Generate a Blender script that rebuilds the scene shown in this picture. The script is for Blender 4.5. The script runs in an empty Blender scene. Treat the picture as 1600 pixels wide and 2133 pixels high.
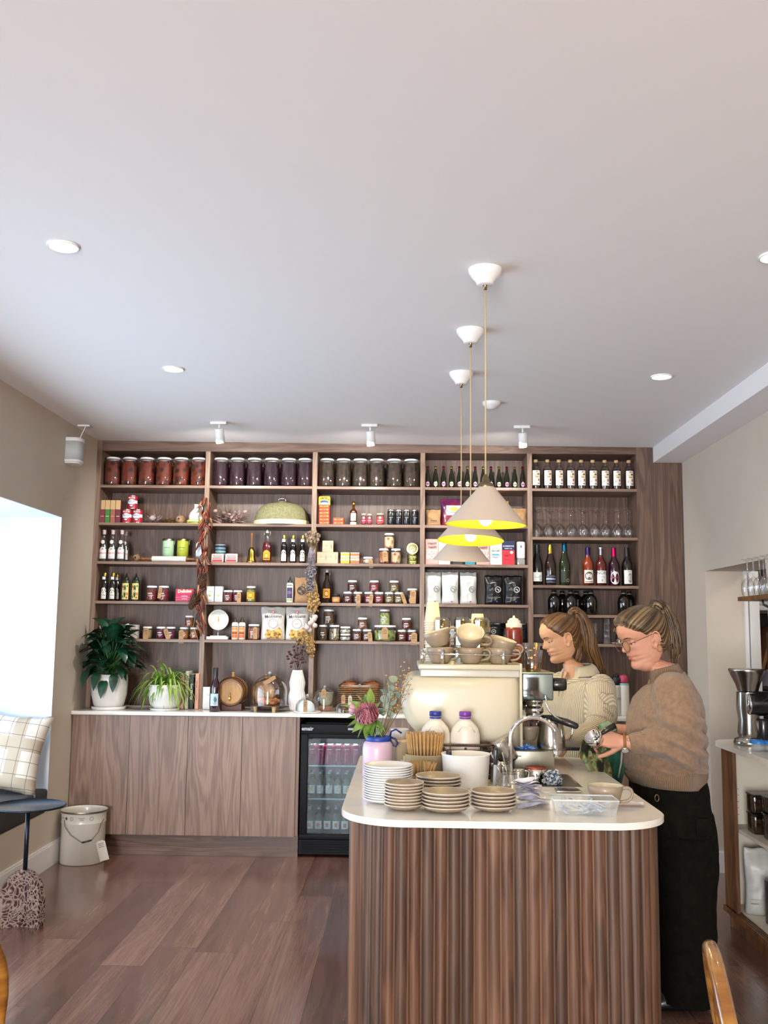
import bpy, bmesh, math, random
from mathutils import Vector, Matrix, Euler, noise
from math import sin, cos, pi, radians as R, sqrt, atan2, exp
rnd = random.Random(7)
C = bpy.context.scene.collection
sc = bpy.context.scene

# ------------------------------------------------------------------ camera
FPX = 2018.18; PITCH = R(7.019); YAW = R(1.2222); ROLL = R(-0.6066); CH = 1.475
cam_d = bpy.data.cameras.new('camera'); cam = bpy.data.objects.new('camera', cam_d); C.objects.link(cam)
cam_d.sensor_fit = 'VERTICAL'; cam_d.sensor_height = 36.0; cam_d.lens = 36.0 * FPX / 2133.0
cam_d.clip_start = 0.05; cam_d.clip_end = 60
cam.matrix_world = (Matrix.Translation((0, 0, CH)) @ Matrix.Rotation(YAW, 4, 'Z') @ Matrix.Rotation(pi/2 + PITCH, 4, 'X') @ Matrix.Rotation(-ROLL, 4, 'Z'))
sc.camera = cam
# ------------------------------------------------------------------ view and world
sc.view_settings.view_transform = 'Standard'; sc.view_settings.look = 'None'
sc.view_settings.gamma = 1.0; sc.view_settings.use_curve_mapping = False
sc.view_settings.exposure = 0.84
try:
    sc.cycles.use_denoising = True; sc.cycles.max_bounces = 8; sc.cycles.transparent_max_bounces = 24
    sc.cycles.transmission_bounces = 8; sc.cycles.glossy_bounces = 4; sc.cycles.diffuse_bounces = 4
    sc.cycles.caustics_refractive = False; sc.cycles.caustics_reflective = False
    sc.cycles.sample_clamp_indirect = 6.0; sc.cycles.use_adaptive_sampling = True; sc.cycles.adaptive_threshold = 0.02
except Exception: pass
W = bpy.data.worlds.new('world'); sc.world = W; W.use_nodes = True
W.node_tree.nodes['Background'].inputs[0].default_value = (.62, .78, 1, 1)
W.node_tree.nodes['Background'].inputs[1].default_value = 1.0

def lamp(name, kind, loc, power, color=(1, 1, 1), size=None, rot=(0, 0, 0), parent=None, **k):
    d = bpy.data.lights.new(name, kind); d.energy = power; d.color = color
    if kind == 'AREA': d.shape = 'RECTANGLE'; d.size, d.size_y = size
    elif size is not None: d.shadow_soft_size = size
    for a, b in k.items(): setattr(d, a, b)
    o = bpy.data.objects.new(name, d); C.objects.link(o); o.location = loc; o.rotation_euler = rot
    if parent: o.parent = parent
    return o
# daylight: the shop front behind the camera and the deep side window beside the bench
lamp('shop_front_daylight', 'AREA', (-1.22, -4.96, 1.35), 400, (.97, .97, 1.0), (1.7, 2.1), (pi/2+R(24), 0, 0))
lamp('side_window_daylight', 'AREA', (-2.79, 4.25, 1.25), 50, (.72, .86, 1.0), (3.4, 1.6), (pi/2+R(22), 0, -pi/2))

# ------------------------------------------------------------------ picture helpers (where a thing stands at a known depth)
def xat(px, Y, z):
    """world X of the point at depth Y, height z seen in picture column px"""
    X = 0.0
    for _ in range(4):
        u, v = proj(X, Y, z); X += (px - u) * Y / FPX
    return X
def proj(X, Y, Z):
    Z = Z - CH
    x = X*cos(YAW) + Y*sin(YAW); y = -X*sin(YAW) + Y*cos(YAW)
    yy = y*cos(PITCH) + Z*sin(PITCH); zz = -y*sin(PITCH) + Z*cos(PITCH)
    r = ROLL
    cx = x*cos(r) - zz*sin(r); cz = x*sin(r) + zz*cos(r)
    return 800 + FPX*cx/yy, 1066.5 - FPX*cz/yy
def zat(py, Y, X):
    z = 1.0
    for _ in range(4):
        u, v = proj(X, Y, z); z += (v - py) * Y / FPX
    return z

# ------------------------------------------------------------------ materials
def lin(h):
    if isinstance(h, (tuple, list)): return tuple(h)[:3] + (1,)
    h = h.lstrip('#'); v = [int(h[i:i+2], 16)/255 for i in (0, 2, 4)]
    return tuple(c/12.92 if c <= .04045 else ((c+.055)/1.055)**2.4 for c in v) + (1,)
MATS = {}
def mat(name, col='#ffffff', rough=.5, metal=0, coat=0, trans=0, emit=0, col2=None, nscale=6, stretch=(1, 1, 1), bump=0, bscale=40, bstretch=None, spec=.5, lo=.35, hi=.65, detail=4, sheen=0, alpha=1, sss=0, kind='noise', dist=0, ior=None):
    if name in MATS: return MATS[name]
    m = bpy.data.materials.new(name); m.use_nodes = True; nt = m.node_tree; N = nt.nodes; L = nt.links
    p = N['Principled BSDF']
    p.inputs['Base Color'].default_value = lin(col); p.inputs['Roughness'].default_value = rough
    p.inputs['Metallic'].default_value = metal; p.inputs['Coat Weight'].default_value = coat
    p.inputs['Transmission Weight'].default_value = trans; p.inputs['Specular IOR Level'].default_value = spec
    p.inputs['Sheen Weight'].default_value = sheen; p.inputs['Alpha'].default_value = alpha
    if ior: p.inputs['IOR'].default_value = ior
    if sss:
        p.inputs['Subsurface Weight'].default_value = sss; p.inputs['Subsurface Radius'].default_value = (.012, .005, .003)
    if emit:
        p.inputs['Emission Color'].default_value = lin(col); p.inputs['Emission Strength'].default_value = emit
    if col2 or bump:
        tc = N.new('ShaderNodeTexCoord')
    def tex(scale, st, kd):
        mp = N.new('ShaderNodeMapping'); mp.inputs['Scale'].default_value = st
        L.new(tc.outputs['Object'], mp.inputs['Vector'])
        if kd == 'voronoi':
            t = N.new('ShaderNodeTexVoronoi'); t.inputs['Scale'].default_value = scale; out = t.outputs['Distance']
        elif kd == 'cells':
            t = N.new('ShaderNodeTexVoronoi'); t.inputs['Scale'].default_value = scale; out = t.outputs['Color']
        elif kd == 'wave':
            t = N.new('ShaderNodeTexWave'); t.inputs['Scale'].default_value = scale; t.inputs['Distortion'].default_value = dist; t.inputs['Detail'].default_value = 2; out = t.outputs['Fac']
        else:
            t = N.new('ShaderNodeTexNoise'); t.inputs['Scale'].default_value = scale; t.inputs['Detail'].default_value = detail; t.inputs['Distortion'].default_value = dist; out = t.outputs['Fac']
        L.new(mp.outputs[0], t.inputs['Vector']); return out
    if col2:
        rp = N.new('ShaderNodeValToRGB'); rp.color_ramp.elements[0].position = lo; rp.color_ramp.elements[1].position = hi
        rp.color_ramp.elements[0].color = lin(col); rp.color_ramp.elements[1].color = lin(col2)
        L.new(tex(nscale, stretch, kind), rp.inputs[0]); L.new(rp.outputs[0], p.inputs['Base Color'])
    if bump:
        b = N.new('ShaderNodeBump'); b.inputs['Strength'].default_value = bump; b.inputs['Distance'].default_value = .004
        L.new(tex(bscale, bstretch or (1, 1, 1), 'noise' if kind in ('voronoi', 'cells') else kind if bstretch else 'noise'), b.inputs['Height']); L.new(b.outputs[0], p.inputs['Normal'])
    MATS[name] = m; return m
def thin_glass(name, tint='#ffffff', refl=1.0, lo=.045):
    """clear thin-walled glass: see-through with mirror reflections that grow towards the edge"""
    if name in MATS: return MATS[name]
    m = bpy.data.materials.new(name); m.use_nodes = True; nt = m.node_tree; N = nt.nodes; L = nt.links
    N.remove(N['Principled BSDF']); o = N['Material Output']
    t = N.new('ShaderNodeBsdfTransparent'); t.inputs[0].default_value = lin(tint)
    g = N.new('ShaderNodeBsdfGlossy'); g.inputs['Roughness'].default_value = .03
    lw = N.new('ShaderNodeLayerWeight'); lw.inputs[0].default_value = .35
    mr = N.new('ShaderNodeMapRange'); mr.inputs[3].default_value = lo; mr.inputs[4].default_value = .75*refl
    mx = N.new('ShaderNodeMixShader'); L.new(lw.outputs['Facing'], mr.inputs[0]); L.new(mr.outputs[0], mx.inputs[0])
    L.new(t.outputs[0], mx.inputs[1]); L.new(g.outputs[0], mx.inputs[2]); L.new(mx.outputs[0], o.inputs[0])
    MATS[name] = m; return m
def wood(name, dark, mid, light, axis='Z', rough=.45, scale=1.0, planks=None, coat=0, ring=.10):
    """walnut-like timber; grain along axis; planks = (width axis, width, length) gives each board its own tone"""
    if name in MATS: return MATS[name]
    m = bpy.data.materials.new(name); m.use_nodes = True; nt = m.node_tree; N = nt.nodes; L = nt.links
    p = N['Principled BSDF']; p.inputs['Roughness'].default_value = rough; p.inputs['Coat Weight'].default_value = coat; p.inputs['Coat Roughness'].default_value = .16
    tc = N.new('ShaderNodeTexCoord'); sx = N.new('ShaderNodeSeparateXYZ'); L.new(tc.outputs['Object'], sx.inputs[0])
    def math_(op, a, b=None):
        n = N.new('ShaderNodeMath'); n.operation = op
        for i, v in enumerate((a, b)):
            if v is None: continue
            if isinstance(v, (int, float)): n.inputs[i].default_value = v
            else: L.new(v, n.inputs[i])
        return n.outputs[0]
    ax = {'X': 0, 'Y': 1, 'Z': 2}[axis]
    o = [sx.outputs[i] for i in range(3)]
    rand = None; joint = None
    if planks:
        wa, wd, ln = planks
        i = math_('FLOOR', math_('DIVIDE', o[wa], wd))
        wn0 = N.new('ShaderNodeTexWhiteNoise'); wn0.noise_dimensions = '1D'; L.new(i, wn0.inputs['W'])
        sh = math_('ADD', math_('DIVIDE', o[ax], ln), wn0.outputs['Value'])
        j = math_('FLOOR', sh)
        wn = N.new('ShaderNodeTexWhiteNoise'); wn.noise_dimensions = '2D'
        cb = N.new('ShaderNodeCombineXYZ'); L.new(i, cb.inputs[0]); L.new(j, cb.inputs[1]); L.new(cb.outputs[0], wn.inputs['Vector'])
        rand = wn.outputs['Value']
        fx = math_('FRACT', math_('DIVIDE', o[wa], wd)); fy = math_('FRACT', sh)
        e1 = math_('LESS_THAN', fx, .012); e2 = math_('LESS_THAN', fy, .0022)
        joint = math_('MAXIMUM', e1, e2)
    cb2 = N.new('ShaderNodeCombineXYZ')
    sc_ = [9.0*scale]*3; sc_[ax] = .75*scale
    for q in range(3):
        v = math_('MULTIPLY', o[q], sc_[q])
        if rand is not None: v = math_('ADD', v, math_('MULTIPLY', rand, 37.0 + q*11))
        L.new(v, cb2.inputs[q])
    n1 = N.new('ShaderNodeTexNoise'); n1.inputs['Scale'].default_value = 1.0; n1.inputs['Detail'].default_value = 3; n1.inputs['Distortion'].default_value = .6
    L.new(cb2.outputs[0], n1.inputs['Vector'])
    rings = math_('SINE', math_('MULTIPLY', n1.outputs['Fac'], 55.0))
    fine = N.new('ShaderNodeMapping'); s3 = [150.0*scale]*3; s3[ax] = 4.0; fine.inputs['Scale'].default_value = s3
    L.new(tc.outputs['Object'], fine.inputs[0]); n2 = N.new('ShaderNodeTexNoise'); n2.inputs['Scale'].default_value = 1.0; n2.inputs['Detail'].default_value = 2
    L.new(fine.outputs[0], n2.inputs['Vector'])
    v = math_('ADD', math_('MULTIPLY', rings, ring), math_('MULTIPLY', n1.outputs['Fac'], .62))
    v = math_('ADD', v, math_('MULTIPLY', n2.outputs['Fac'], .38))
    if rand is not None: v = math_('ADD', v, math_('MULTIPLY', math_('SUBTRACT', rand, .5), .22))
    rp = N.new('ShaderNodeValToRGB'); e = rp.color_ramp.elements; e[0].position = .26; e[0].color = lin(dark); e[1].position = .74; e[1].color = lin(light)
    k = e.new(.5); k.color = lin(mid); L.new(v, rp.inputs[0])
    col = rp.outputs[0]
    if joint is not None:
        mx = N.new('ShaderNodeMix'); mx.data_type = 'RGBA'; L.new(math_('MULTIPLY', joint, .75), mx.inputs[0]); L.new(col, mx.inputs[6]); mx.inputs[7].default_value = lin('#140c08'); col = mx.outputs[2]
    L.new(col, p.inputs['Base Color'])
    b = N.new('ShaderNodeBump'); b.inputs['Strength'].default_value = .12; b.inputs['Distance'].default_value = .002; L.new(n2.outputs['Fac'], b.inputs['Height']); L.new(b.outputs[0], p.inputs['Normal'])
    MATS[name] = m; return m

# ------------------------------------------------------------------ mesh builder
class MB:
    def __init__(s): s.v = []; s.f = []; s.mi = []; s.sm = []
    def add(s, vs, fs, m=0, smooth=False, M=None):
        b = len(s.v)
        if M is not None: vs = [tuple(M @ Vector(v)) for v in vs]
        s.v += [tuple(v) for v in vs]
        for f in fs: s.f.append([b + i for i in f]); s.mi.append(m); s.sm.append(smooth)
        return s
    def box(s, x0, x1, y0, y1, z0, z1, m=0, M=None):
        vs = [(x, y, z) for x in (x0, x1) for y in (y0, y1) for z in (z0, z1)]
        return s.add(vs, [(0, 1, 3, 2), (4, 6, 7, 5), (0, 4, 5, 1), (2, 3, 7, 6), (0, 2, 6, 4), (1, 5, 7, 3)], m, False, M)
    def rbox(s, x0, x1, y0, y1, z0, z1, r=.004, m=0, M=None, smooth=True):
        """box with softened edges"""
        bm = bmesh.new(); bmesh.ops.create_cube(bm, size=1)
        for v in bm.verts: v.co = Vector(((x0+x1)/2 + v.co.x*(x1-x0), (y0+y1)/2 + v.co.y*(y1-y0), (z0+z1)/2 + v.co.z*(z1-z0)))
        bmesh.ops.bevel(bm, geom=bm.edges[:], offset=min(r, .45*min(x1-x0, y1-y0, z1-z0)), segments=3, affect='EDGES', profile=.5)
        return s.bm(bm, m, smooth, M)
    def bm(s, bm, m=0, smooth=True, M=None):
        bm.verts.index_update()
        s.add([tuple(v.co) for v in bm.verts], [[v.index for v in f.verts] for f in bm.faces], m, smooth, M); bm.free(); return s
    def lathe(s, prof, n=24, m=0, M=None, smooth=True, ripple=None, a0=0, a1=2*pi, rf=None):
        """prof: [(radius, z)] turned about Z"""
        full = abs(a1 - a0 - 2*pi) < 1e-6; cnt = n if full else n + 1
        vs = []; fs = []
        for r, z in prof:
            for i in range(cnt):
                a = a0 + (a1-a0)*i/n; rr = r*(rf(a, z) if rf else 1)
                vs.append((rr*cos(a), rr*sin(a), z))
        for j in range(len(prof)-1):
            for i in range(n):
                k = (i+1) % cnt if full else i+1
                fs.append((j*cnt+i, j*cnt+k, (j+1)*cnt+k, (j+1)*cnt+i))
        return s.add(vs, fs, m, smooth, M)
    def cyl(s, r, z0, z1, n=24, m=0, M=None, r2=None, x=0, y=0):
        r2 = r if r2 is None else r2; T = Matrix.Translation((x, y, 0)); T = T if M is None else M @ T
        s.lathe([(r, z0), (r2, z1)], n, m, T); s.lathe([(0, z0), (r, z0)], n, m, T, False); s.lathe([(r2, z1), (0, z1)], n, m, T, False); return s
    def tube(s, pts, r, n=8, m=0, M=None, closed=False, caps=True, smooth=True):
        pts = [Vector(p) for p in pts]; K = len(pts); rr = r if isinstance(r, (list, tuple)) else [r]*K
        vs = []; up = None
        for i, p in enumerate(pts):
            a = pts[i-1] if (i > 0 or closed) else p; b = pts[(i+1) % K] if (i < K-1 or closed) else p
            t = (b-a).normalized() if (b-a).length > 1e-9 else Vector((0, 0, 1))
            if up is None: up = t.orthogonal().normalized()
            else:
                up = up - t*up.dot(t); up = up.normalized() if up.length > 1e-6 else t.orthogonal().normalized()
            w = t.cross(up)
            for j in range(n):
                q = 2*pi*j/n; vs.append(p + (up*cos(q) + w*sin(q))*rr[i])
        fs = []
        for i in range(K if closed else K-1):
            k = (i+1) % K
            for j in range(n): fs.append((i*n+j, i*n+(j+1) % n, k*n+(j+1) % n, k*n+j))
        if caps and not closed: fs += [tuple(range(n))[::-1], tuple((K-1)*n+j for j in range(n))]
        return s.add(vs, fs, m, smooth, M)
    def prism(s, pts, z0, z1, m=0, M=None, smooth=False, top=True):
        """outline in XY raised along Z"""
        n = len(pts); vs = [(x, y, z0) for x, y in pts] + [(x, y, z1) for x, y in pts]
        s.add(vs, [(i, (i+1) % n, n+(i+1) % n, n+i) for i in range(n)], m, smooth, M)
        if top: s.add(vs, [tuple(range(n))[::-1], tuple(range(n, 2*n))], m, False, M)
        return s
    def grid(s, fn, nu, nv, m=0, M=None, smooth=True, thick=0):
        """surface fn(u, v) with u, v in 0..1"""
        vs = [fn(i/nu, j/nv) for j in range(nv+1) for i in range(nu+1)]
        fs = [(j*(nu+1)+i, j*(nu+1)+i+1, (j+1)*(nu+1)+i+1, (j+1)*(nu+1)+i) for j in range(nv) for i in range(nu)]
        return s.add(vs, fs, m, smooth, M)
    def ball(s, c, r, n=16, m=0, M=None, k=(1, 1, 1), nz=0, seed=0):
        h = max(6, n//2 + 2); prof = []
        vs = []; fs = []
        for j in range(h+1):
            t = pi*j/h
            for i in range(n):
                a = 2*pi*i/n; d = Vector((sin(t)*cos(a), sin(t)*sin(a), cos(t)))
                q = r*(1 + (nz*noise.noise(d*2.2 + Vector((seed, 0, 0))) if nz else 0))
                vs.append((c[0]+d.x*q*k[0], c[1]+d.y*q*k[1], c[2]+d.z*q*k[2]))
        for j in range(h):
            for i in range(n): fs.append((j*n+i, (j+1)*n+i, (j+1)*n+(i+1) % n, j*n+(i+1) % n))
        return s.add(vs, fs, m, True, M)
    def text(s, body, size, m=0, M=None, bend=None, align='CENTER', bold=0, sx=1.0, slant=0, lift=.0004):
        """flat lettering in the XZ plane facing -Y, centred at the origin; bend = radius it wraps"""
        key = (body, bold); 
        if key not in TXT:
            cu = bpy.data.curves.new('t', 'FONT'); cu.body = body; cu.size = 1; cu.align_x = 'CENTER'; cu.align_y = 'CENTER'; cu.resolution_u = 2; cu.offset = bold; cu.space_line = .8
            ob = bpy.data.objects.new('t', cu); me = bpy.data.meshes.new_from_object(ob)
            TXT[key] = ([tuple(v.co) for v in me.vertices], [tuple(p.vertices) for p in me.polygons])
            bpy.data.objects.remove(ob); bpy.data.meshes.remove(me); bpy.data.curves.remove(cu)
        V, F = TXT[key]; vs = []
        for x, y, _ in V:
            x, z = (x*sx + slant*y)*size, y*size
            if bend: vs.append(((bend+lift)*sin(x/bend), -(bend+lift)*cos(x/bend), z))
            else: vs.append((x, -lift, z))
        return s.add(vs, F, m, False, M)
    def patch(s, r, z0, z1, half, m=0, n=10, mid=0, lift=.0006, M=None):
        """label wrapped round a bottle of radius r, facing -Y, half = half width along the surface"""
        rr = r + lift; w = half/r
        s.lathe([(rr, z0), (rr, z1)], n, m, M, True, a0=-pi/2-w+mid, a1=-pi/2+w+mid); return s
    def oval(s, r, zc, hw, hh, m=0, lift=.0012, n=20, flat=False, M=None, cx=0):
        vs = []
        for i in range(n):
            x = cx + hw*cos(2*pi*i/n); z = zc + hh*sin(2*pi*i/n)
            vs.append((x, -lift, z) if flat else ((r+lift)*sin(x/r), -(r+lift)*cos(x/r), z))
        if flat: return s.add(vs, [tuple(range(n))], m, False, M)
        c = ((r+lift)*sin(cx/r), -(r+lift)*cos(cx/r), zc); return s.add(vs + [c], [(i, (i+1) % n, n) for i in range(n)], m, False, M)
    def build(s, name, mats, parent=None, loc=None, rot=None, recalc=True):
        me = bpy.data.meshes.new(name); me.from_pydata(s.v, [], s.f)
        me.polygons.foreach_set('material_index', s.mi); me.polygons.foreach_set('use_smooth', s.sm)
        for q in (mats if isinstance(mats, (list, tuple)) else [mats]): me.materials.append(q)
        me.update()
        if recalc:
            bm = bmesh.new(); bm.from_mesh(me); bmesh.ops.remove_doubles(bm, verts=bm.verts, dist=1e-6); bmesh.ops.recalc_face_normals(bm, faces=bm.faces); bm.to_mesh(me); bm.free()
        o = bpy.data.objects.new(name, me); C.objects.link(o)
        if parent: o.parent = parent
        if loc: o.location = loc
        if rot: o.rotation_euler = rot
        return o
TXT = {}

def tag(o, label=None, cat=None, group=None, kind=None):
    if label: o['label'] = label
    if cat: o['category'] = cat
    if group: o['group'] = group
    if kind: o['kind'] = kind
    return o
def thing(name, label, cat, loc=(0, 0, 0), rz=0, group=None):
    o = bpy.data.objects.new(name, None); C.objects.link(o); o.location = loc; o.rotation_euler = (0, 0, rz); o.empty_display_size = .02
    return tag(o, label, cat, group)
def struct(o): o['kind'] = 'structure'; return o
KIDS = {}
def kids(root):
    return [o for o in C.objects if o.parent == root]
PROTO = {}
def copy_tree(rec, parent=None):
    o, ch = rec; c = o.copy(); C.objects.link(c)
    if parent: c.parent = parent
    for r in ch: copy_tree(r, c)
    return c
def tree(o): return (o, [tree(k) for k in kids(o)])
def put(key, fn, loc, label, cat, group=None, rz=0, rx=0, ry=0, s=None):
    """fn() builds the first of its kind as a thing at the origin with its parts; later ones are copies of it and its parts"""
    if key not in PROTO:
        o = fn(); PROTO[key] = tree(o)
    else: o = copy_tree(PROTO[key])
    o.location = loc; o.rotation_euler = (rx, ry, rz)
    if s: o.scale = (s, s, s) if isinstance(s, (int, float)) else s
    for k in ('group',):
        if k in o: del o[k]
    return tag(o, label, cat, group)
def E(name): 
    o = bpy.data.objects.new(name, None); C.objects.link(o); o.empty_display_size = .02; return o
ORD = ['first', 'second', 'third', 'fourth', 'fifth', 'sixth', 'seventh', 'eighth', 'ninth', 'tenth', 'eleventh', 'twelfth', 'thirteenth', 'fourteenth', 'fifteenth', 'sixteenth', 'seventeenth']
TM = Matrix.Translation
def RX(a): return Matrix.Rotation(a, 4, 'X')
def RY(a): return Matrix.Rotation(a, 4, 'Y')
def RZ(a): return Matrix.Rotation(a, 4, 'Z')
# ================================================================== the room
XL, XR, CZ, YB, BACK = -2.2, 1.955, 2.81, 6.78, 7.09
FRONT = -5.0
def cz(x): return CZ - .0064*(x - XL)   # the old ceiling falls slightly towards the soffit
m_ceil = mat('ceiling_paint', '#e6e3e2', .9)
m_wall = mat('wall_paint', '#c4b8a8', .85, col2='#c9bdae', nscale=2)
m_white = mat('white_paint', '#e4e2df', .5)
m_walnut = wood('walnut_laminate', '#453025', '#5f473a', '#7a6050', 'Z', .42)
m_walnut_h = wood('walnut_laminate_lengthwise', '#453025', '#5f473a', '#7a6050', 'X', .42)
m_edge = wood('walnut_laminate_lit', '#5c4636', '#7d6453', '#967d6b', 'Z', .42)  # lighter copy of the walnut laminate; spotlight on shelf fronts put into colour
m_walnut_lit_h = wood('walnut_laminate_lit_lengthwise', '#5c4636', '#7d6453', '#967d6b', 'X', .42)
m_door = wood('cabinet_walnut', '#654c3c', '#806556', '#9a7e6c', 'Z', .42)
m_floor = wood('floor_boards', '#553a31', '#755347', '#946f60', 'Y', .25, .8, (0, .19, 1.9), ring=.035, coat=.45)
m_quartz = mat('white_stone', '#e9e5dc', .15, col2='#e0dbcf', nscale=3, lo=.4, hi=.62, dist=1.2)

b = MB(); b.box(XL-.8, XR+1.6, FRONT-.1, BACK+.02, -.1, 0); f = struct(b.build('floor', m_floor))
def slab(b, x0, x1, y0, y1, zt, m=0, zb=None):
    vs = [(x, y, z) for x in (x0, x1) for y in (y0, y1) for z in ((cz(x) if zb is None else zb), (zt if zt else cz(x)-.001))]
    return b.add(vs, [(0, 1, 3, 2), (4, 6, 7, 5), (0, 4, 5, 1), (2, 3, 7, 6), (0, 2, 6, 4), (1, 5, 7, 3)], m)
b = MB(); slab(b, XL-.02, XR+.29, FRONT-.1, BACK+.02, CZ+.1); struct(b.build('ceiling', m_ceil))
b = MB(); b.box(XL-.02, XR+1.5, BACK, BACK+.1, 0, CZ); struct(b.build('wall_back', m_wall))
# window wall: opening Y 3.4..6.13, from the bench up to 2.18
WY0, WY1, WZ0, WZ1, WD = 2.4, 6.135, .345, 2.182, .62
b = MB()
b.box(XL-WD, XL, WY1, BACK, 0, CZ); b.box(XL-WD, XL, FRONT, WY0, 0, CZ)
b.box(XL-WD, XL, WY0, WY1, WZ1, CZ); b.box(XL-WD, XL, WY0, WY1, 0, WZ0)
struct(b.build('wall_left', m_wall))
m_reveal = mat('reveal_white_paint', '#d6dde6', .7)
b = MB(); e = .004
b.box(XL-WD, XL+.001, WY1-e, WY1-.0005, WZ0, WZ1); b.box(XL-WD, XL+.001, WY0, WY0+e, WZ0, WZ1); b.box(XL-WD, XL+.001, WY0, WY1, WZ1-e, WZ1-.0005)
struct(b.build('trim_1', m_reveal))
m_pane = thin_glass('window_pane', '#f4faff', .4)
b = MB()
for y in (WY0, (WY0+WY1)/2-.03, WY1-.06): b.box(XL-WD, XL-WD+.06, y, y+.06, WZ0, WZ1)
for z in (WZ0, WZ1-.06): b.box(XL-WD, XL-WD+.06, WY0, WY1, z, z+.06)
w = struct(b.build('window_1', m_white))
b = MB(); b.box(XL-WD+.028, XL-WD+.032, WY0+.06, WY1-.06, WZ0+.06, WZ1-.06); b.build('pane', m_pane, w)
# wall on the far side of the island: stops at Y 6.33, a deep opening in front of it
b = MB(); b.box(XR, XR+.29, 6.335, BACK, 0, CZ); b.box(XR, XR+.29, 5.27, 6.335, 1.885, CZ); b.box(XR, XR+.29, FRONT, 5.27, 0, CZ); struct(b.build('wall_right', m_wall))
b = MB(); b.box(XR+.29, XR+1.5, BACK-.1, BACK, 0, 2.6); b.box(XR+1.4, XR+1.5, 4.6, BACK-.1, 0, 2.6); b.box(XR+.29, XR+1.5, 4.5, 4.6, 0, 2.6); struct(b.build('wall_beyond', m_wall))
b = MB(); b.box(XR+.29, XR+1.5, 4.5, BACK, 2.6, 2.65); struct(b.build('ceiling_beyond', m_ceil))
b = MB(); b.box(1.752, XR-.0, FRONT, YB, 2.675, CZ+.01); struct(b.build('beam_soffit', m_ceil))
# shop front behind the camera
F0 = FRONT-.1
b = MB(); b.box(XL, XR, F0, FRONT, 0, .45); b.box(XL, XR, F0, FRONT, 2.6, CZ); b.box(XL, -2.1, F0, FRONT, .45, 2.6); b.box(-.35, XR, F0, FRONT, .45, 2.6); struct(b.build('wall_front', m_walnut))  # unseen wall; its walnut finish is made up to darken reflections
b = MB()
for x in (-2.1, -1.25, -.41): b.box(x, x+.06, F0+.02, F0+.08, .45, 2.6)
for z in (.45, 2.54): b.box(-2.1, -.35, F0+.02, F0+.08, z, z+.06)
struct(b.build('window_2', m_white))
# baseboards
def base(name, x0, x1, y0, y1, h=.14):
    b = MB(); b.box(x0, x1, y0, y1, 0, h-.012); b.box(x0 if x0 < 0 else x0+.004, x1-.004 if x0 < 0 else x1, y0, y1, h-.012, h); struct(b.build(name, m_white))
base('baseboard_left', XL, XL+.016, FRONT, 6.55)
base('baseboard_right', XR-.016, XR, 6.33, 6.6, .125)
b = MB(); b.box(XR-.016, XR+.29, 6.319, 6.335, 0, .125); struct(b.build('baseboard_recess', m_white))
# white architrave at the far side of the recess and the room beyond
b = MB(); b.box(XR+.245, XR+.262, 6.31, 6.3345, .125, 1.885); b.box(XR+.27, XR+.33, 6.3, 6.3345, .0, 1.885); struct(b.build('door_1', m_white))

# ------------------------------------------------------------------ wall of shelves
DIV = [-1.403, -.639, .127, .882]
SH = [2.49, 2.22, 1.945, 1.667, 1.405]; SH5 = [2.487, 2.143, 1.806, 1.603, 1.403]; CT = .93
t = thing('bookcase', 'wall of walnut shelving in five bays filling the end wall', 'shelving', (0, YB, 0))
def part(name, m, *bx, parent=None):
    b = MB()
    for q in bx: b.box(*q)
    return b.build(name, m, parent or t)
d = BACK - YB - .001
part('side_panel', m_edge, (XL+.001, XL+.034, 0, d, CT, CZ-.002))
b = MB(); slab(b, XL+.034, 1.632, 0, .02, None, zb=2.735); b.box(XL+.034, 1.632, .02, d, 2.735, 2.75); b.build('top_panel', m_walnut_h, t)
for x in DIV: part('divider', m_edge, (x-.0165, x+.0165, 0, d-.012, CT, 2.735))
part('filler_panel', m_walnut, (1.632, 1.7515, 0, d, CT, cz(1.75)-.001)); part('end_panel', m_walnut, (1.752, 1.945, 0, d, 0, 2.673))
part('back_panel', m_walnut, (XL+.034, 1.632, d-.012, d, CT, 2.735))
edges = [XL+.034] + DIV + [1.632]
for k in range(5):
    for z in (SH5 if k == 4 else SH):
        part('shelf', m_walnut_lit_h, (edges[k]+(.0165 if k else 0), edges[k+1]-(.0165 if k < 4 else 0), .002, d-.012, z-.019, z))
# base cabinets under the back counter
CF = 6.52
def cabinet(x0, x1, cuts, label):
    global t
    t = thing('base_cabinet', label, 'cabinet', (0, CF, 0)); dd = BACK-CF-.001
    part('carcass', m_door, (x0, x1, .02, dd, .14, .905))
    part('plinth', m_walnut_h, (x0, x1, .05, dd, 0, .14))
    for a, c in zip(cuts, cuts[1:]): part('door', m_door, (a+.0015, c-.0015, 0, .019, .137, .902))
    return t
cabinet(XL+.002, -.684, [XL+.004, -1.811, -1.422, -1.061, -.703], 'long run of four walnut doors under the back counter beside the fridge')
cabinet(-.18, 1.75, [-.18, .3, .78, 1.26, 1.75], 'walnut cupboards under the back counter behind the two women')
b = MB(); b.rbox(XL+.001, 1.751, 6.49, YB-.001, .906, CT, .003); b.box(XL+.034, 1.631, YB-.001, BACK-.014, .906, CT-.0005)
tag(b.build('countertop', m_quartz), 'long white stone worktop running below the wall shelves', 'worktop')

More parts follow.
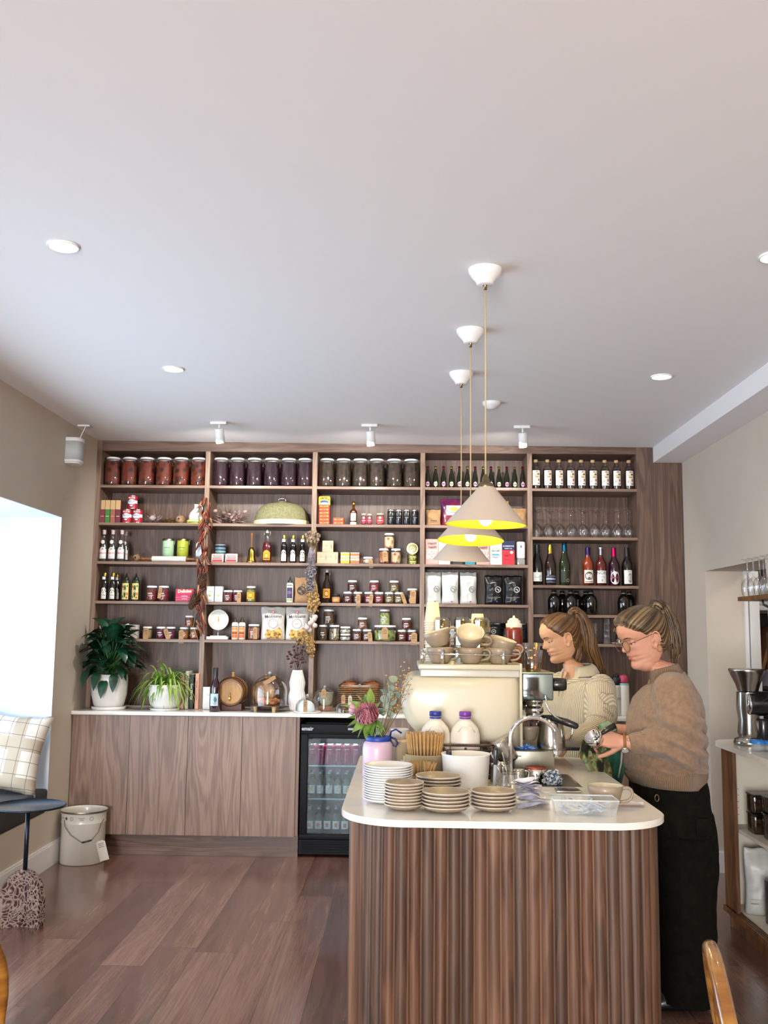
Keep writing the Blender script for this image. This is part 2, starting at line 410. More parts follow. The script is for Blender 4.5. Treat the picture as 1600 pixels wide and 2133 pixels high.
# ------------------------------------------------------------------ ceiling things
m_emit = mat('lit_diffuser', '#fff3d8', emit=9)
def fn():
    o = E('downlight'); b = MB(); b.lathe([(.052, 0), (.056, -.006), (.05, -.008), (.046, -.002)], 28); b.build('trim_ring', m_white, o)
    b = MB(); b.lathe([(0, -.003), (.047, -.003)], 28); b.build('diffuser', m_emit, o); return o
DL = [(-1.202, 3.23, 'nearer the front on the window side'), (-1.194, 4.83, 'deeper in the room on the window side'), (1.312, 4.873, 'beyond the island near the soffit'), (1.285, 3.27, 'cut by the edge of the view near the soffit')]
for x, y, w_ in DL:
    put('downlight', fn, (x, y, cz(x)), 'round lit recessed ceiling light ' + w_, 'ceiling light', 'recessed ceiling lights')
    lamp('downlight_lamp', 'SPOT', (x, y, CZ-.02), 14, (1, .86, .66), .05, spot_size=R(120), spot_blend=.8)
def fn():
    o = E('spotlight'); b = MB(); b.rbox(-.052, .052, -.016, .016, -.018, 0, .003); b.build('mounting_bar', m_white, o)
    b = MB(); b.cyl(.006, -.045, -.018, 10, x=.005); b.build('stem', m_white, o)
    M = TM((.005, 0, -.045)) @ RY(R(-5)) @ RX(R(14))
    b = MB(); b.lathe([(0, 0), (.026, 0), (.0285, -.004), (.0285, -.095), (.025, -.095), (.024, -.08), (0, -.08)], 24, 0, M); b.build('lamp_head', m_white, o); return o
for x, y, w_ in ((-1.202, 6.1, 'nearest the speaker'), (-.23, 6.12, 'above the middle of the shelves'), (.747, 6.11, 'past the pendants towards the soffit')):
    put('spotlight', fn, (x, y, cz(x)), 'small white cylinder spotlight on the ceiling ' + w_, 'spotlight', 'ceiling spotlights')
    lamp('spotlight_lamp', 'SPOT', (x, y-.01, CZ-.15), 36, (1, .95, .88), .03, spot_size=R(150), spot_blend=.9, rot=(R(52), 0, 0))
# pendants
m_shade = mat('shade_linen', '#cbb8a4', .8, bump=.1, bscale=300); m_shade_in = mat('shade_inside_yellow', '#f4e23c', .5)
m_porc = mat('white_porcelain', '#efece8', .3, coat=.3); m_brass = mat('aged_brass', '#8d7d5c', .3, 1); m_cord = mat('cream_cord', '#c9b183', .9)
m_bulb = mat('lit_bulb', '#fff2c8', emit=12)
PEND = [(.288, 3.42, 1093, 'nearest of the three over the island'), (.284, 4.14, 1126, 'middle of the three over the island'), (.285, 4.85, 1167, 'lowest seen and deepest of the three')]
for i, (x, y, py, w_) in enumerate(PEND):
    zr = zat(py, y, x)
    o = thing('pendant_light', 'yellow-lined cone pendant lamp, ' + w_, 'pendant lamp', (x, y, zr), 0, 'pendant lamps over the island')
    tilt = RY(R(1.5)) @ RX(R((0, -4.5, 7)[i])); H = .135
    dz = cz(x) - zr
    b = MB(); b.lathe([(.062, 0), (.061, -.012), (.05, -.03), (.034, -.048), (.031, -.058), (.026, -.06), (0, -.06)], 32, 0, TM((0, 0, dz))); b.build('ceiling_rose', m_porc, o)
    b = MB(); b.lathe([(.008, -.06), (.006, -.078), (0, -.078)], 12, 0, TM((0, 0, dz))); b.build('cord_grip', m_brass, o)
    b = MB(); b.tube([(0, 0, dz-.07), (.001, 0, dz*.6), (0, 0, H+.02)], .0028, 8); b.build('cord', m_cord, o)
    b = MB(); b.lathe([(.028, H-.004), (.03, H+.006), (.024, H+.014), (.014, H+.018), (.011, H+.035), (.005, H+.045), (0, H+.045)], 20); b.build('gallery', m_brass, o)
    b = MB(); b.lathe([(.028, H), (.143, 0)], 56, 0, tilt); b.lathe([(.143, 0), (.1415, -.001), (.0275, H-.003)], 56, 1, tilt); b.lathe([(.028, H), (.0, H)], 56, 0, tilt); b.lathe([(.0275, H-.003), (.0, H-.003)], 56, 1, tilt); b.build('lamp_shade', [m_shade, m_shade_in], o, recalc=False)
    b = MB(); b.ball((0, 0, .022 if i < 2 else .05), .024, 20, 0, None, (1, 1, 1.1)); b.lathe([(.014, .05), (.014, H-.01)], 16, 0); b.build('bulb', m_bulb, o)
    lamp('pendant_lamp', 'POINT', (x, y, zr+.005), 4.6, (1, .8, .4), .03)
# smoke detector and speaker
b = MB(); b.lathe([(.052, 0), (.052, -.012), (.045, -.022), (.03, -.03), (.022, -.038), (0, -.04)], 32)
tag(b.build('smoke_detector', m_white, None, (.497, 5.483, cz(.497))), 'small round white smoke detector on the ceiling behind the pendants', 'smoke detector')
m_grille = mat('grey_speaker_grille', '#b9bcba', .8, bump=.3, bscale=900)
spx, spy = xat(151, 6.2, 2.6), 6.2
o = thing('speaker', 'white wall speaker with grey mesh front high by the window corner', 'speaker', (spx, spy, 2.535)); o.scale = (1.13, 1.13, 1.13)
def sq(r, n=40, p=2.6): return [(r*1.0*abs(cos(a))**(2/p)*(1 if cos(a) >= 0 else -1), r*abs(sin(a))**(2/p)*(1 if sin(a) >= 0 else -1)) for a in [2*pi*i/n for i in range(n)]]
b = MB(); b.prism(sq(.059), .02, .13, smooth=True); b.build('grille', m_grille, o)
b = MB(); b.prism(sq(.061), .128, .15, smooth=True); b.build('top_cap', m_white, o); b = MB(); b.prism(sq(.061), .008, .022, smooth=True); b.prism(sq(.054), 0, .008, smooth=True); b.build('base_cap', m_white, o)
b = MB(); b.rbox((XL+.002-spx)/1.13, -.03, .0, .03, .04, .11, .003); b.build('wall_bracket', m_white, o)
b = MB(); b.tube([(.03, .02, .15), (.036, .04, .19), (.048, .05, .225), (.055, .04, .238)], .0026, 8); b.rbox(.01, .08, .03, .06, .232, .2418, .002); b.build('cable', m_white, o)
# ================================================================== island
m_reed = wood('reeded_walnut', '#3c2819', '#573a28', '#704f38', 'Z', .5, 1.0)
def rr_outline(x0, x1, y0, y1, rl, rt, step=None):
    """rounded rectangle outline, near corners radius rl (x) , far corners rt; counter-clockwise from near left"""
    P = []
    for cx, cy, r, a in ((x0+rl, y0+rl, rl, pi), (x1-rl, y0+rl, rl, 1.5*pi), (x1-rt, y1-rt, rt, 0), (x0+rt, y1-rt, rt, .5*pi)):
        n = 20
        for i in range(n+1):
            q = a + .5*pi*i/n; P.append((cx + r*cos(q), cy + r*sin(q)))
    return P
IX0, IX1, IY0, IY1 = -.188, .803, 2.905, 4.42
top = rr_outline(IX0, IX1, IY0, IY1, .2, .08)
bm = bmesh.new(); vs = [bm.verts.new((x, y, CT)) for x, y in top]; fc = bm.faces.new(vs)
ex = bmesh.ops.extrude_face_region(bm, geom=[fc]); bmesh.ops.translate(bm, verts=[v for v in ex['geom'] if isinstance(v, bmesh.types.BMVert)], vec=(0, 0, -.02))
bmesh.ops.bevel(bm, geom=[e_ for e_ in bm.edges if abs(e_.verts[0].co.z-e_.verts[1].co.z) < 1e-5], offset=.002, segments=2, affect='EDGES')
b = MB(); b.bm(bm, 0, False)
tag(b.build('island_countertop', m_quartz), 'white stone island worktop with rounded corners carrying plates and coffee machine', 'worktop')
# reeded body: walk the outline and push it out in flutes
body = rr_outline(IX0+.035, IX1-.033, IY0+.03, IY1-.03, .17, .05)
L_ = [0]
for a, c in zip(body, body[1:] + body[:1]): L_.append(L_[-1] + math.dist(a, c))
def along(s_):
    s_ %= L_[-1]
    for i in range(len(body)):
        if L_[i+1] >= s_:
            a, c = Vector(body[i]), Vector(body[(i+1) % len(body)]); f_ = (s_-L_[i])/max(1e-9, L_[i+1]-L_[i]); dd = (c-a).normalized(); return a.lerp(c, f_), Vector((dd.y, -dd.x))
nf = round(L_[-1]/.0385); pts = []; per = 9; fl = []
for k in range(nf):
    h_ = rnd.choice((.012, .01, .0135))
    for i in range(per):
        u = i/per; p_, n_ = along((k+u)/nf*L_[-1]); q = p_ + n_*(h_*sin(pi*u)**.7 if i else -.0015); pts.append((q.x, q.y)); fl.append(k)
o = thing('island_counter', 'island base clad in vertical reeded walnut strips', 'counter', (0, 0, 0))
b = MB(); n_ = len(pts); tone = [rnd.choice((0, 0, 1, 1, 2, 3)) for _ in range(nf)]
vs = [(x, y, 0) for x, y in pts] + [(x, y, .909) for x, y in pts]
for i in range(n_):
    b.add([vs[i], vs[(i+1) % n_], vs[n_+(i+1) % n_], vs[n_+i]], [(0, 1, 2, 3)], tone[fl[i]], True)
reeds = [m_reed, wood('reeded_walnut_dark', '#322117', '#4a3324', '#5f4431', 'Z', .5, 1.2), wood('reeded_walnut_pale', '#4c3524', '#6a4b36', '#84634a', 'Z', .5, .9), wood('reeded_walnut_red', '#402718', '#5c3b26', '#755038', 'Z', .5, 1.3)]
b.build('reeded_cladding', reeds, o)
b = MB(); b.prism([(x*.97+.01, y*.985+.05) for x, y in body], .02, .905); b.build('carcass', m_walnut, o)
# ================================================================== builders shared by the shelf goods
def P(h, rough=.5, coat=0, metal=0): return mat('finish_%s_%d_%d_%d' % (h.strip('#'), rough*100, coat*10, metal), h, rough, metal, coat)
m_glass = thin_glass('clear_glass'); m_gglass = thin_glass('green_glass', '#7c8c48'); m_steel = mat('brushed_steel', '#b9b6b0', .22, 1); m_chrome = mat('chrome', '#dcdcdc', .06, 1)
m_kraft = mat('kraft_paper', '#b08a60', .8, col2='#a47f57', nscale=60); m_twine = mat('twine', '#b59a6c', .9)
class Deco:
    """prints on a package: patches, ovals, bars and lettering, front facing -Y"""
    def __init__(s, r=None, y=0): s.b = MB(); s.mats = []; s.r = r; s.y = y
    def mi(s, h):
        m = P(h, .55)
        if m not in s.mats: s.mats.append(m)
        return s.mats.index(m)
    def run(s, specs):
        M0 = TM((0, s.y, 0))
        for i, q in enumerate(specs):
            k = q[0]; lift = .0006 + .0002*i
            if k == 'p':   # patch z0 z1 half colour [centre offset along surface]
                mid = q[5] if len(q) > 5 else 0
                if s.r: s.b.patch(s.r, q[1], q[2], q[3], s.mi(q[4]), mid=mid/s.r, lift=lift)
                else: s.b.add([(mid-q[3], -lift, q[1]), (mid+q[3], -lift, q[1]), (mid+q[3], -lift, q[2]), (mid-q[3], -lift, q[2])], [(0, 1, 2, 3)], s.mi(q[4]), False, M0)
            elif k == 'o':   # oval zc hw hh colour [x]
                s.b.oval(s.r, q[1], q[2], q[3], s.mi(q[4]), lift, flat=not s.r, M=M0 if not s.r else None, cx=q[5] if len(q) > 5 else 0)
            elif k == 't':   # text size z colour [x] [rotation] [bold]
                x = q[5] if len(q) > 5 else 0; ro = q[6] if len(q) > 6 else 0; bo = q[7] if len(q) > 7 else .015
                if s.r: s.b.text(q[1], q[2], s.mi(q[4]), RZ(x/s.r) @ TM((0, 0, q[3])), bend=s.r, bold=bo, lift=lift+.0004)
                else: s.b.text(q[1], q[2], s.mi(q[4]), M0 @ TM((x, 0, q[3])) @ RY(ro), bold=bo, lift=lift+.0004)
            elif k == 'ring':  # circle outline zc radius colour
                n = 22; rr, w_ = q[2], q[2]*.12; vs = []; x0 = q[4] if len(q) > 4 else 0
                for j in range(n):
                    for w2 in (rr-w_, rr+w_):
                        x = x0 + w2*cos(2*pi*j/n); z = q[1] + w2*sin(2*pi*j/n)
                        vs.append(((s.r+lift)*sin(x/s.r), -(s.r+lift)*cos(x/s.r), z) if s.r else (x, s.y-lift, z))
                s.b.add(vs, [(2*j, 2*j+1, (2*j+3) % (2*n), (2*j+2) % (2*n)) for j in range(n)], s.mi(q[3]))
        return s
    def build(s, name, o): return s.b.build(name, s.mats, o, recalc=False)
def deco(o, specs, r=None, y=0, name='label'):
    return Deco(r, y).run(specs).build(name, o) if specs else None
def tagpart(o, x, y, z, w=.026, h=.055, tilt=0, lines=3, mt=None):
    """card price tag on twine tied to its jar, face towards -Y; z = hole height"""
    M = TM((x, y, z)) @ RY(tilt); b = MB()
    pts = [(-w/2, -h), (w/2, -h), (w/2, -.006), (w/4, .004), (-w/4, .004), (-w/2, -.006)]
    vs = [(a, -.0006, c) for a, c in pts] + [(a, .0006, c) for a, c in pts]; n = 6
    b.add(vs, [tuple(range(6)), tuple(range(6, 12))[::-1]] + [(i, (i+1) % n, n+(i+1) % n, n+i) for i in range(n)], 0, False, M)
    for i in range(lines):
        zz = -.016 - i*.0105; b.add([(-w*.32, -.001, zz), (w*(.32-.1*(i % 2)), -.001, zz+.0012), (w*.3, -.001, zz+.004), (-w*.32, -.001, zz+.003)], [(0, 1, 2, 3)], 1, False, M)
    t_ = b.build('price_tag', [mt or m_kraft, P('#3a2c20')], o)
    b = MB(); b.tube([(x, y-.001, z), (x+.002, y+.004, z+.012), (x-.004, y+.012, z+.016)], .0008, 5); b.build('twine', m_twine, t_)
def jar(r, h, c1, c2, lid='#e9e7e3', tg=None, marks=True, sc_=70, rn=.86, kd='voronoi', lb=None, fill=.93, lo=.2, hi=.6):
    def fn():
        o = E('preserve_jar'); sh = h-.016-.22*r
        b = MB(); b.lathe([(0, .001), (r*.86, .001), (r*.97, .006), (r, .014), (r, sh), (r*.95, sh+.1*r), (r*rn, sh+.2*r), (r*rn, h-.006)], 28); b.build('glass', m_glass, o)
        b = MB(); q = .955*r; b.lathe([(0, .004), (q*.86, .004), (q*.97, .009), (q, .016), (q, sh*fill), (q*.97, sh*fill+.004), (0, sh*fill+.005)], 24)
        b.build('contents', mat('contents_%s_%s_%d' % (c1.strip('#'), c2.strip('#'), sc_), c1, .55, col2=c2, nscale=sc_, spec=.25, kind=kd, lo=lo, hi=hi), o)
        b = MB(); q = r*rn+.0015; b.lathe([(q, h-.013), (q+.001, h-.012), (q+.001, h-.003), (q-.001, h), (0, h)], 28); b.build('lid', P(lid, .35), o)
        if marks:
            z = h*.48; deco(o, [('p', z, z+.006, r*.42, '#d8d2cc', -r*.1), ('p', z-.012, z-.0085, r*.5, '#cfc8c2'), ('p', z-.019, z-.0165, r*.3, '#cfc8c2')], r, name='printed_label')
        if lb: deco(o, lb, r)
        if tg: tagpart(o, tg[0], -r-.004, tg[1], *(tg[2:]))
        return o
    return fn
def bottle(prof, glass, cap, specs, r, liquid=None, n=24, name='wine_bottle', cp=None, foil=None):
    """prof: outline of the glass; cap: (profile, material); specs: prints on the label"""
    def fn():
        o = E(name)
        b = MB(); b.lathe([(0, .001)] + prof, n); b.build('glass', glass, o)
        if liquid:
            m, top = liquid; b = MB(); b.lathe([(0, .004)] + [(max(.001, q-.0015), z) for q, z in prof if z < top] + [(0, top)], n); b.build('drink', m, o)
        if cap: b = MB(); b.lathe(cap[0], n); b.build('cap', cap[1], o)
        if foil: b = MB(); b.lathe(foil[0], n); b.build('foil', foil[1], o)
        deco(o, specs, r)
        return o
    return fn
def wprof(r, h, rn=.0145, sh=.55, nk=.74):
    return [(r*.92, .001), (r, .006), (r, h*sh), (r*.93, h*(sh+.06)), (r*.66, h*(sh+.13)), (rn*1.25, h*nk), (rn, h*(nk+.06)), (rn, h-.002), (rn*.9, h), (0, h)]
def hock(r, h, rn=.0145): return [(r*.92, .001), (r, .006), (r, h*.46), (r*.9, h*.56), (r*.62, h*.68), (rn*1.1, h*.82), (rn, h*.88), (rn, h-.002), (0, h)]
def champ(r, h, rn=.015): return [(r*.92, .001), (r, .006), (r, h*.5), (r*.9, h*.58), (r*.6, h*.7), (rn*1.15, h*.8), (rn, h*.86), (rn, h-.002), (0, h)]
def capp(rn, h, z0, over=.0012): q = rn+over; return [(q, z0), (q, h-.001), (q-.001, h+.001), (0, h+.001)]
def carton(name, w, d, h, body, specs, top=None, lean=0, r=.0015, gable=0):
    """printed box or carton, one mesh"""
    def fn():
        b = MB(); D = Deco(None, -d/2).run(specs)
        if gable:
            b.box(-w/2, w/2, -d/2, d/2, 0, h-gable, 0)
            b.add([(-w/2, -d/2, h-gable), (w/2, -d/2, h-gable), (w/2, d/2, h-gable), (-w/2, d/2, h-gable), (-w/2, 0, h-.008), (w/2, 0, h-.008)], [(0, 1, 5, 4), (2, 3, 4, 5), (1, 2, 5), (3, 0, 4)], 1)
            b.box(-w/2, w/2, -.001, .001, h-.009, h, 1)
        else:
            b.rbox(-w/2, w/2, -d/2, d/2, 0, h, r, 0, smooth=False)
            if top: b.box(-w/2-.0003, w/2+.0003, -d/2-.0003, d/2+.0003, h*(1-top[0]), h+.0003, 1)
        ms = [P(body, .5), P(top[1] if top else body, .5)]; k = len(ms)
        b.v, base_ = b.v + D.b.v, len(b.v)
        b.f += [[base_+i for i in f] for f in D.b.f]; b.mi += [k+i for i in D.b.mi]; b.sm += D.b.sm
        return b.build(name, ms+D.mats, recalc=False)
    return fn
def pouch(name, w, h, d, m, specs, crimp=.03, seed=1, y0=None):
    """filled paper or foil bag with a crimped top, front and back bulging"""
    def fn():
        o = E(name); b = MB(); nz_ = Vector((seed*3.1, 0, 0))
        def prof(v): return min(1, .75+v*3)*(1 if v < .72 else max(.06, 1-(v-.72)/.24)**.8)
        def side(sg):
            def g(u, v):
                e_ = 1-abs(2*u-1)**4; q = prof(v)*(.42+.58*e_) if v < .97 else .05
                wr = noise.noise(Vector((u*5, v*7, sg*4))+nz_)*.006*min(1, v*4+.2) + noise.noise(Vector((u*14, v*3, sg*9))+nz_)*.0025*(v > .5)
                k = 1-.06*sin(pi*min(1, v*1.15))
                return ((u-.5)*w*k*(1+.02*sin(9*v+seed)), sg*(d/2*q + wr*e_), v*h*(1+(.01*sin(12*u+seed) if v > .9 else 0)))
            return g
        b.grid(side(-1), 16, 22, 0); b.grid(side(1), 16, 22, 0)
        for u in (0, 1):
            A = [side(-1)(u, j/22) for j in range(23)]; B = [side(1)(u, j/22) for j in range(23)]
            b.add(A+B, [(j, j+1, 24+j, 23+j) for j in range(22)], 0, True)
        A = [side(-1)(i/16, 0) for i in range(17)]; B = [side(1)(i/16, 0) for i in range(17)]; b.add(A+B, [(j, j+1, 18+j, 17+j) for j in range(16)], 0)
        A = [side(-1)(i/16, 1) for i in range(17)]; B = [side(1)(i/16, 1) for i in range(17)]; b.add(A+B, [(j, j+1, 18+j, 17+j) for j in range(16)], 0)
        b.build('bag', m, o); deco(o, specs, None, -(d/2+.0045) if y0 is None else y0, 'print')
        return o
    return fn
def at_shelf(px, z, dy=.06): return (xat(px, YB+dy, z), YB+dy, z+.0012)
def c1(X): return 190 + X/3.404
def c2(X): return 650 + X/3.404
def c3(X): return 1090 + X/4.706
MM = 3.39e-3
# ================================================================== top shelf
z = SH[0]
BAY = ['first bay', 'second bay', 'middle bay', 'fourth bay', 'fifth bay']
for k, (xs, c, cc, lbl, sc_) in enumerate([
    ([c1(v) for v in (150, 268, 390, 513, 634, 760)], '#180808', '#6e2c16', 'big jar of orange and red pickled pieces', 24),
    ([c1(v) for v in (917, 1035, 1155, 1277, 1399, 1516)], '#12040c', '#2e0a1e', 'big jar of dark purple pickled cabbage', 60),
    ([c2(v) for v in (104, 221, 340, 458, 582, 703)], '#140e08', '#3a2a1a', 'big jar of pale brown preserved bulbs', 30)]):
    for i, px in enumerate(xs):
        put('big_jar_%d' % k, jar(.0585, .208, c, cc, sc_=sc_, marks=False, rn=.8, fill=.97), at_shelf(px, z, .085), '%s, %s along the top shelf' % (lbl, ORD[i]), 'jar', 'big pickle jars on the top shelf', rz=i*.7)
for i in range(13):
    pk = i % 2 == 0
    pr = [(.0185, .001), (.0195, .005), (.0195, .07), (.017, .088), (.011, .115), (.0085, .135), (.0085, .158), (0, .158)]
    put('small_bottle_%d' % pk, bottle(pr, m_gglass, ([(.0095, .143), (.0095, .1595), (0, .16)], P('#b3234c' if pk else '#b9a45a', .35, 0, 1)), [('o', .03, .0135, .016, '#d6a9c4' if pk else '#e6e2c8'), ('o', .03, .006, .008, '#a3507c' if pk else '#8f9a5c')], .0195, liquid=(mat('drink_olive', '#4c4a18', .2, coat=.5), .12), name='small_bottle'),
        at_shelf(891 + 16.5*i, z, .07), 'small green bottle with %s cap, %s of thirteen on the top shelf' % ('pink' if pk else 'gold', ORD[i]), 'bottle', 'small green bottles on the top shelf')
z = SH5[0]
pr = [(.031, .001), (.0325, .005), (.0325, .145), (.029, .16), (.017, .172), (.0145, .18), (.0145, .205), (0, .205)]
for i, X in enumerate((125, 240, 352, 465, 572, 685, 803, 917, 1040)):
    put('spirit_bottle', bottle(pr, m_glass, ([(.013, .195), (.015, .2), (.015, .215), (0, .216)], P('#c9a97c', .7)),
        [('p', .028, .135, .029, '#ece9e2'), ('o', .125, .012, .006, '#c7622f', .003), ('o', .108, .01, .005, '#4d5a2c', .014), ('p', .098, .102, .016, '#e0b43a', .002), ('o', .088, .013, .005, '#d59a3a', .004), ('o', .066, .006, .009, '#a8652c', .016), ('o', .04, .008, .004, '#b8442e', .014), ('t', 'y', .02, .06, '#8b9aa8', -.012)], .0325,
        liquid=(mat('spirit_dark', '#2a221d', .1, coat=.8), .15), name='spirit_bottle'), at_shelf(c3(X), z, .07), 'clear corked bottle with orange and yellow print, %s of nine in its row' % ORD[i], 'bottle', 'spirit bottles on the top shelf')

# ================================================================== second shelf
z = SH[1]
for i, (X, c) in enumerate(((85, '#7b2238'), (121, '#2f7a28'), (158, '#9a5b48'), (195, '#6b1f33'))):
    cn = ('maroon', 'green', 'rust brown', 'wine red')[i]
    put('tea_box_%d' % i, carton('tea_box', .034, .06, .163, c, [('p', .097, .163, .0172, '#c8a878'), ('p', .045, .05, .012, '#d8b898' if i % 2 else '#c99a86')]), at_shelf(c1(X), z, .07), 'slim upright box with tan top and %s lower half' % cn, 'box', 'slim two-tone boxes')
def can(h=.1, r=.034):
    def fn():
        o = E('tin_can'); b = MB(); b.lathe([(0, .002), (r-.002, 0), (r, .003), (r-.001, .006), (r-.001, h-.006), (r, h-.003), (r-.001, h), (r-.003, h-.003), (0, h-.003)], 28); b.build('can', m_steel, o)
        r2 = r; b = MB(); b.lathe([(r2, .006), (r2, .04)], 28, 0); b.lathe([(r2, .04), (r2, .062)], 28, 1); b.lathe([(r2, .062), (r2, h-.006)], 28, 0)
        b.build('paper_wrap', [P('#b3203a', .4), P('#dfe6ea', .4)], o)
        deco(o, [('o', .05, .025, .02, '#e8eef2'), ('t', 'POLPA', .016, .054, '#4a7fb0'), ('t', 'MUTTI', .017, .08, '#f0e2d8', 0, 0, .03), ('o', .025, .018, .011, '#8e1230'), ('o', .025, .011, .006, '#cfd8e8')], r2)
        return o
    return fn
for X, zz, w_ in ((253, 0, 'bottom one by the slim boxes'), (327, 0, 'bottom one away from the slim boxes'), (292, .1, 'on top of the pyramid')):
    put('can', can(), at_shelf(c1(X), z+zz, .06), 'red and white tomato tin, ' + w_, 'tin can', 'tomato tins stacked in a pyramid')
# dried protea bunch, leaves, pod
def twig_ball(n, spread, ln, mt, name, seed=3, rr=.0022, up=.4, w=.007):
    q = random.Random(seed); b = MB()
    for i in range(n):
        a = q.uniform(0, 2*pi); e_ = q.uniform(-.2, 1)*up; L = ln*q.uniform(.5, 1)
        d_ = Vector((cos(a)*cos(e_)*spread[0], sin(a)*cos(e_)*spread[1], abs(sin(e_)+q.uniform(0, .7))*spread[2]))
        d_ = d_.normalized()*L; s_ = Vector((q.uniform(-1, 1)*w, q.uniform(-1, 1)*w, q.uniform(0, 1)*w))
        p = [s_, s_+d_*.4+Vector((0, 0, .003)), s_+d_]; sd = d_.cross(Vector((q.random()-.5, q.random()-.5, 1))).normalized()*rr*q.uniform(1, 2.2)
        b.add([p[0]-sd*.4, p[0]+sd*.4, p[1]+sd, p[1]-sd, p[2]], [(0, 1, 2, 3), (3, 2, 4)], 0, True)
    return b
m_dry1 = mat('dried_pink_brown', '#8d6f68', .9, col2='#bba59b', nscale=60); m_dry2 = mat('dried_olive_brown', '#5f4a2c', .9, col2='#9a7c4e', nscale=50); m_dry3 = mat('dried_pod', '#7a5c42', .9, col2='#a58462', nscale=40, bump=.4)
m_dry4 = mat('dried_straw', '#8f6f42', .9, col2='#b8965e', nscale=60); m_dryd = mat('dried_dark_leaves', '#4a3e3a', .9, col2='#7d6d66', nscale=50)
o = thing('dried_protea', 'dried spiky protea flower heads lying on the second shelf', 'dried flowers', at_shelf(c1(450), z, .1))
b = twig_ball(190, (1, .6, .75), .1, m_dry1, 'x', 3, .0045); b.build('spiky_petals', m_dry1, o)
b = MB(); b.ball((-.005, -.05, .038), .022, 14, 0, None, (1.1, .9, .9), .2); b.build('flower_head', mat('dried_grey_bud', '#8c7d78', .9, col2='#b8aaa3', nscale=90), o)
b = twig_ball(120, (1, .6, .8), .075, m_dry2, 'x', 9, .008, .6); b.build('brown_leaves', m_dry2, o, (.105, -.02, 0))
o = thing('dried_pod', 'round dried brown seed pod on the second shelf beside the white jug', 'seed pod', at_shelf(c1(630), z, .07))
b = MB(); b.ball((0, 0, .031), .034, 20, 0, None, (1, 1, .92), .15); b.build('pod', m_dry3, o); b = MB(); b.ball((-.003, -.031, .034), .007, 10, 0); b.build('opening', P('#2c1d14', .9), o)
o = thing('round_tin', 'yellow fish tin lying flat under the white jug', 'tin', at_shelf(c1(737), z, .08)); b = MB(); b.lathe([(0, 0), (.058, 0), (.06, .002), (.06, .025), (.058, .027), (0, .026)], 32); b.build('tin', P('#e2cf2c', .35), o)
deco(o, [('p', .005, .013, .04, '#4d7c3c'), ('p', .015, .022, .04, '#f2ecc0')], .06)
o = thing('white_jug', 'white ceramic bottle jug with loop handle standing on a yellow tin', 'jug', at_shelf(c1(742), z+.027, .08)); m_cer = mat('white_ceramic', '#e4e0da', .3, coat=.3)
b = MB(); b.lathe([(0, 0), (.044, 0), (.05, .006), (.051, .03), (.042, .055), (.024, .075), (.014, .088), (.013, .108), (.017, .115), (.013, .116), (.011, .1), (0, .098)], 32); b.build('body', m_cer, o)
b = MB(); b.tube([(.012, 0, .104), (.03, 0, .11), (.042, 0, .1), (.044, 0, .08), (.038, 0, .06)], .0045, 8); b.build('handle', m_cer, o)
# bay two: dried flowers and domed cover
o = thing('dried_bouquet', 'loose heap of pale dried leaves and flowers beside the green dome', 'dried flowers', at_shelf(c1(985), z, .11))
twig_ball(170, (1.5, .7, .7), .11, m_dry1, 'x', 21, .008, .6, .05).build('dried_leaves', m_dry1, o); twig_ball(120, (1, .6, 1), .14, m_dryd, 'x', 23, .0022, 1.0, .04).build('thin_stems', m_dryd, o, (-.03, 0, 0))
q = random.Random(5)
for i in range(9):
    b = MB(); b.ball((0, 0, 0), .014, 10, 0, None, (1.1, .8, .9), .4, i); b.build('flower_head', mat('dried_rose_bud', '#9d6f6c', .9, col2='#c7a59b', nscale=90), o, (q.uniform(-.11, .12), q.uniform(-.06, 0), q.uniform(.03, .1)))
b = twig_ball(26, (1, .5, .2), .075, m_dry1, 'x', 33, .009, .2); b.build('overhanging_leaves', m_dry1, o, (.09, -.075, .004))
o = thing('food_dome', 'wide green woven food dome with cream rim filling half a shelf', 'food cover', at_shelf(c1(1350), z, .135)); m_dome = mat('green_mesh_dome', '#74724f', .85, col2='#8b8966', nscale=90, bump=.5, bscale=300, spec=.2)
b = MB(); Md = Matrix.Diagonal((1, .78, 1, 1)); b.lathe([(.195, .03), (.192, .06), (.178, .1), (.15, .135), (.11, .155), (.05, .166), (0, .168)], 48, 0, Md); b.build('dome', m_dome, o)
b = MB(); b.lathe([(.2, 0), (.2, .03), (.195, .033), (.19, .03), (.19, 0)], 48, 0, Md); b.build('rim', P('#d9cfa8', .6), o)
b = MB(); b.cyl(.03, .166, .172, 20); b.build('handle_plate', P('#8f8c6a', .5), o); b = MB(); b.tube([(-.026, 0, .168), (-.026, 0, .19), (-.014, 0, .196), (.014, 0, .196), (.026, 0, .19), (.026, 0, .168)], .0028, 8); b.build('handle', m_steel, o)
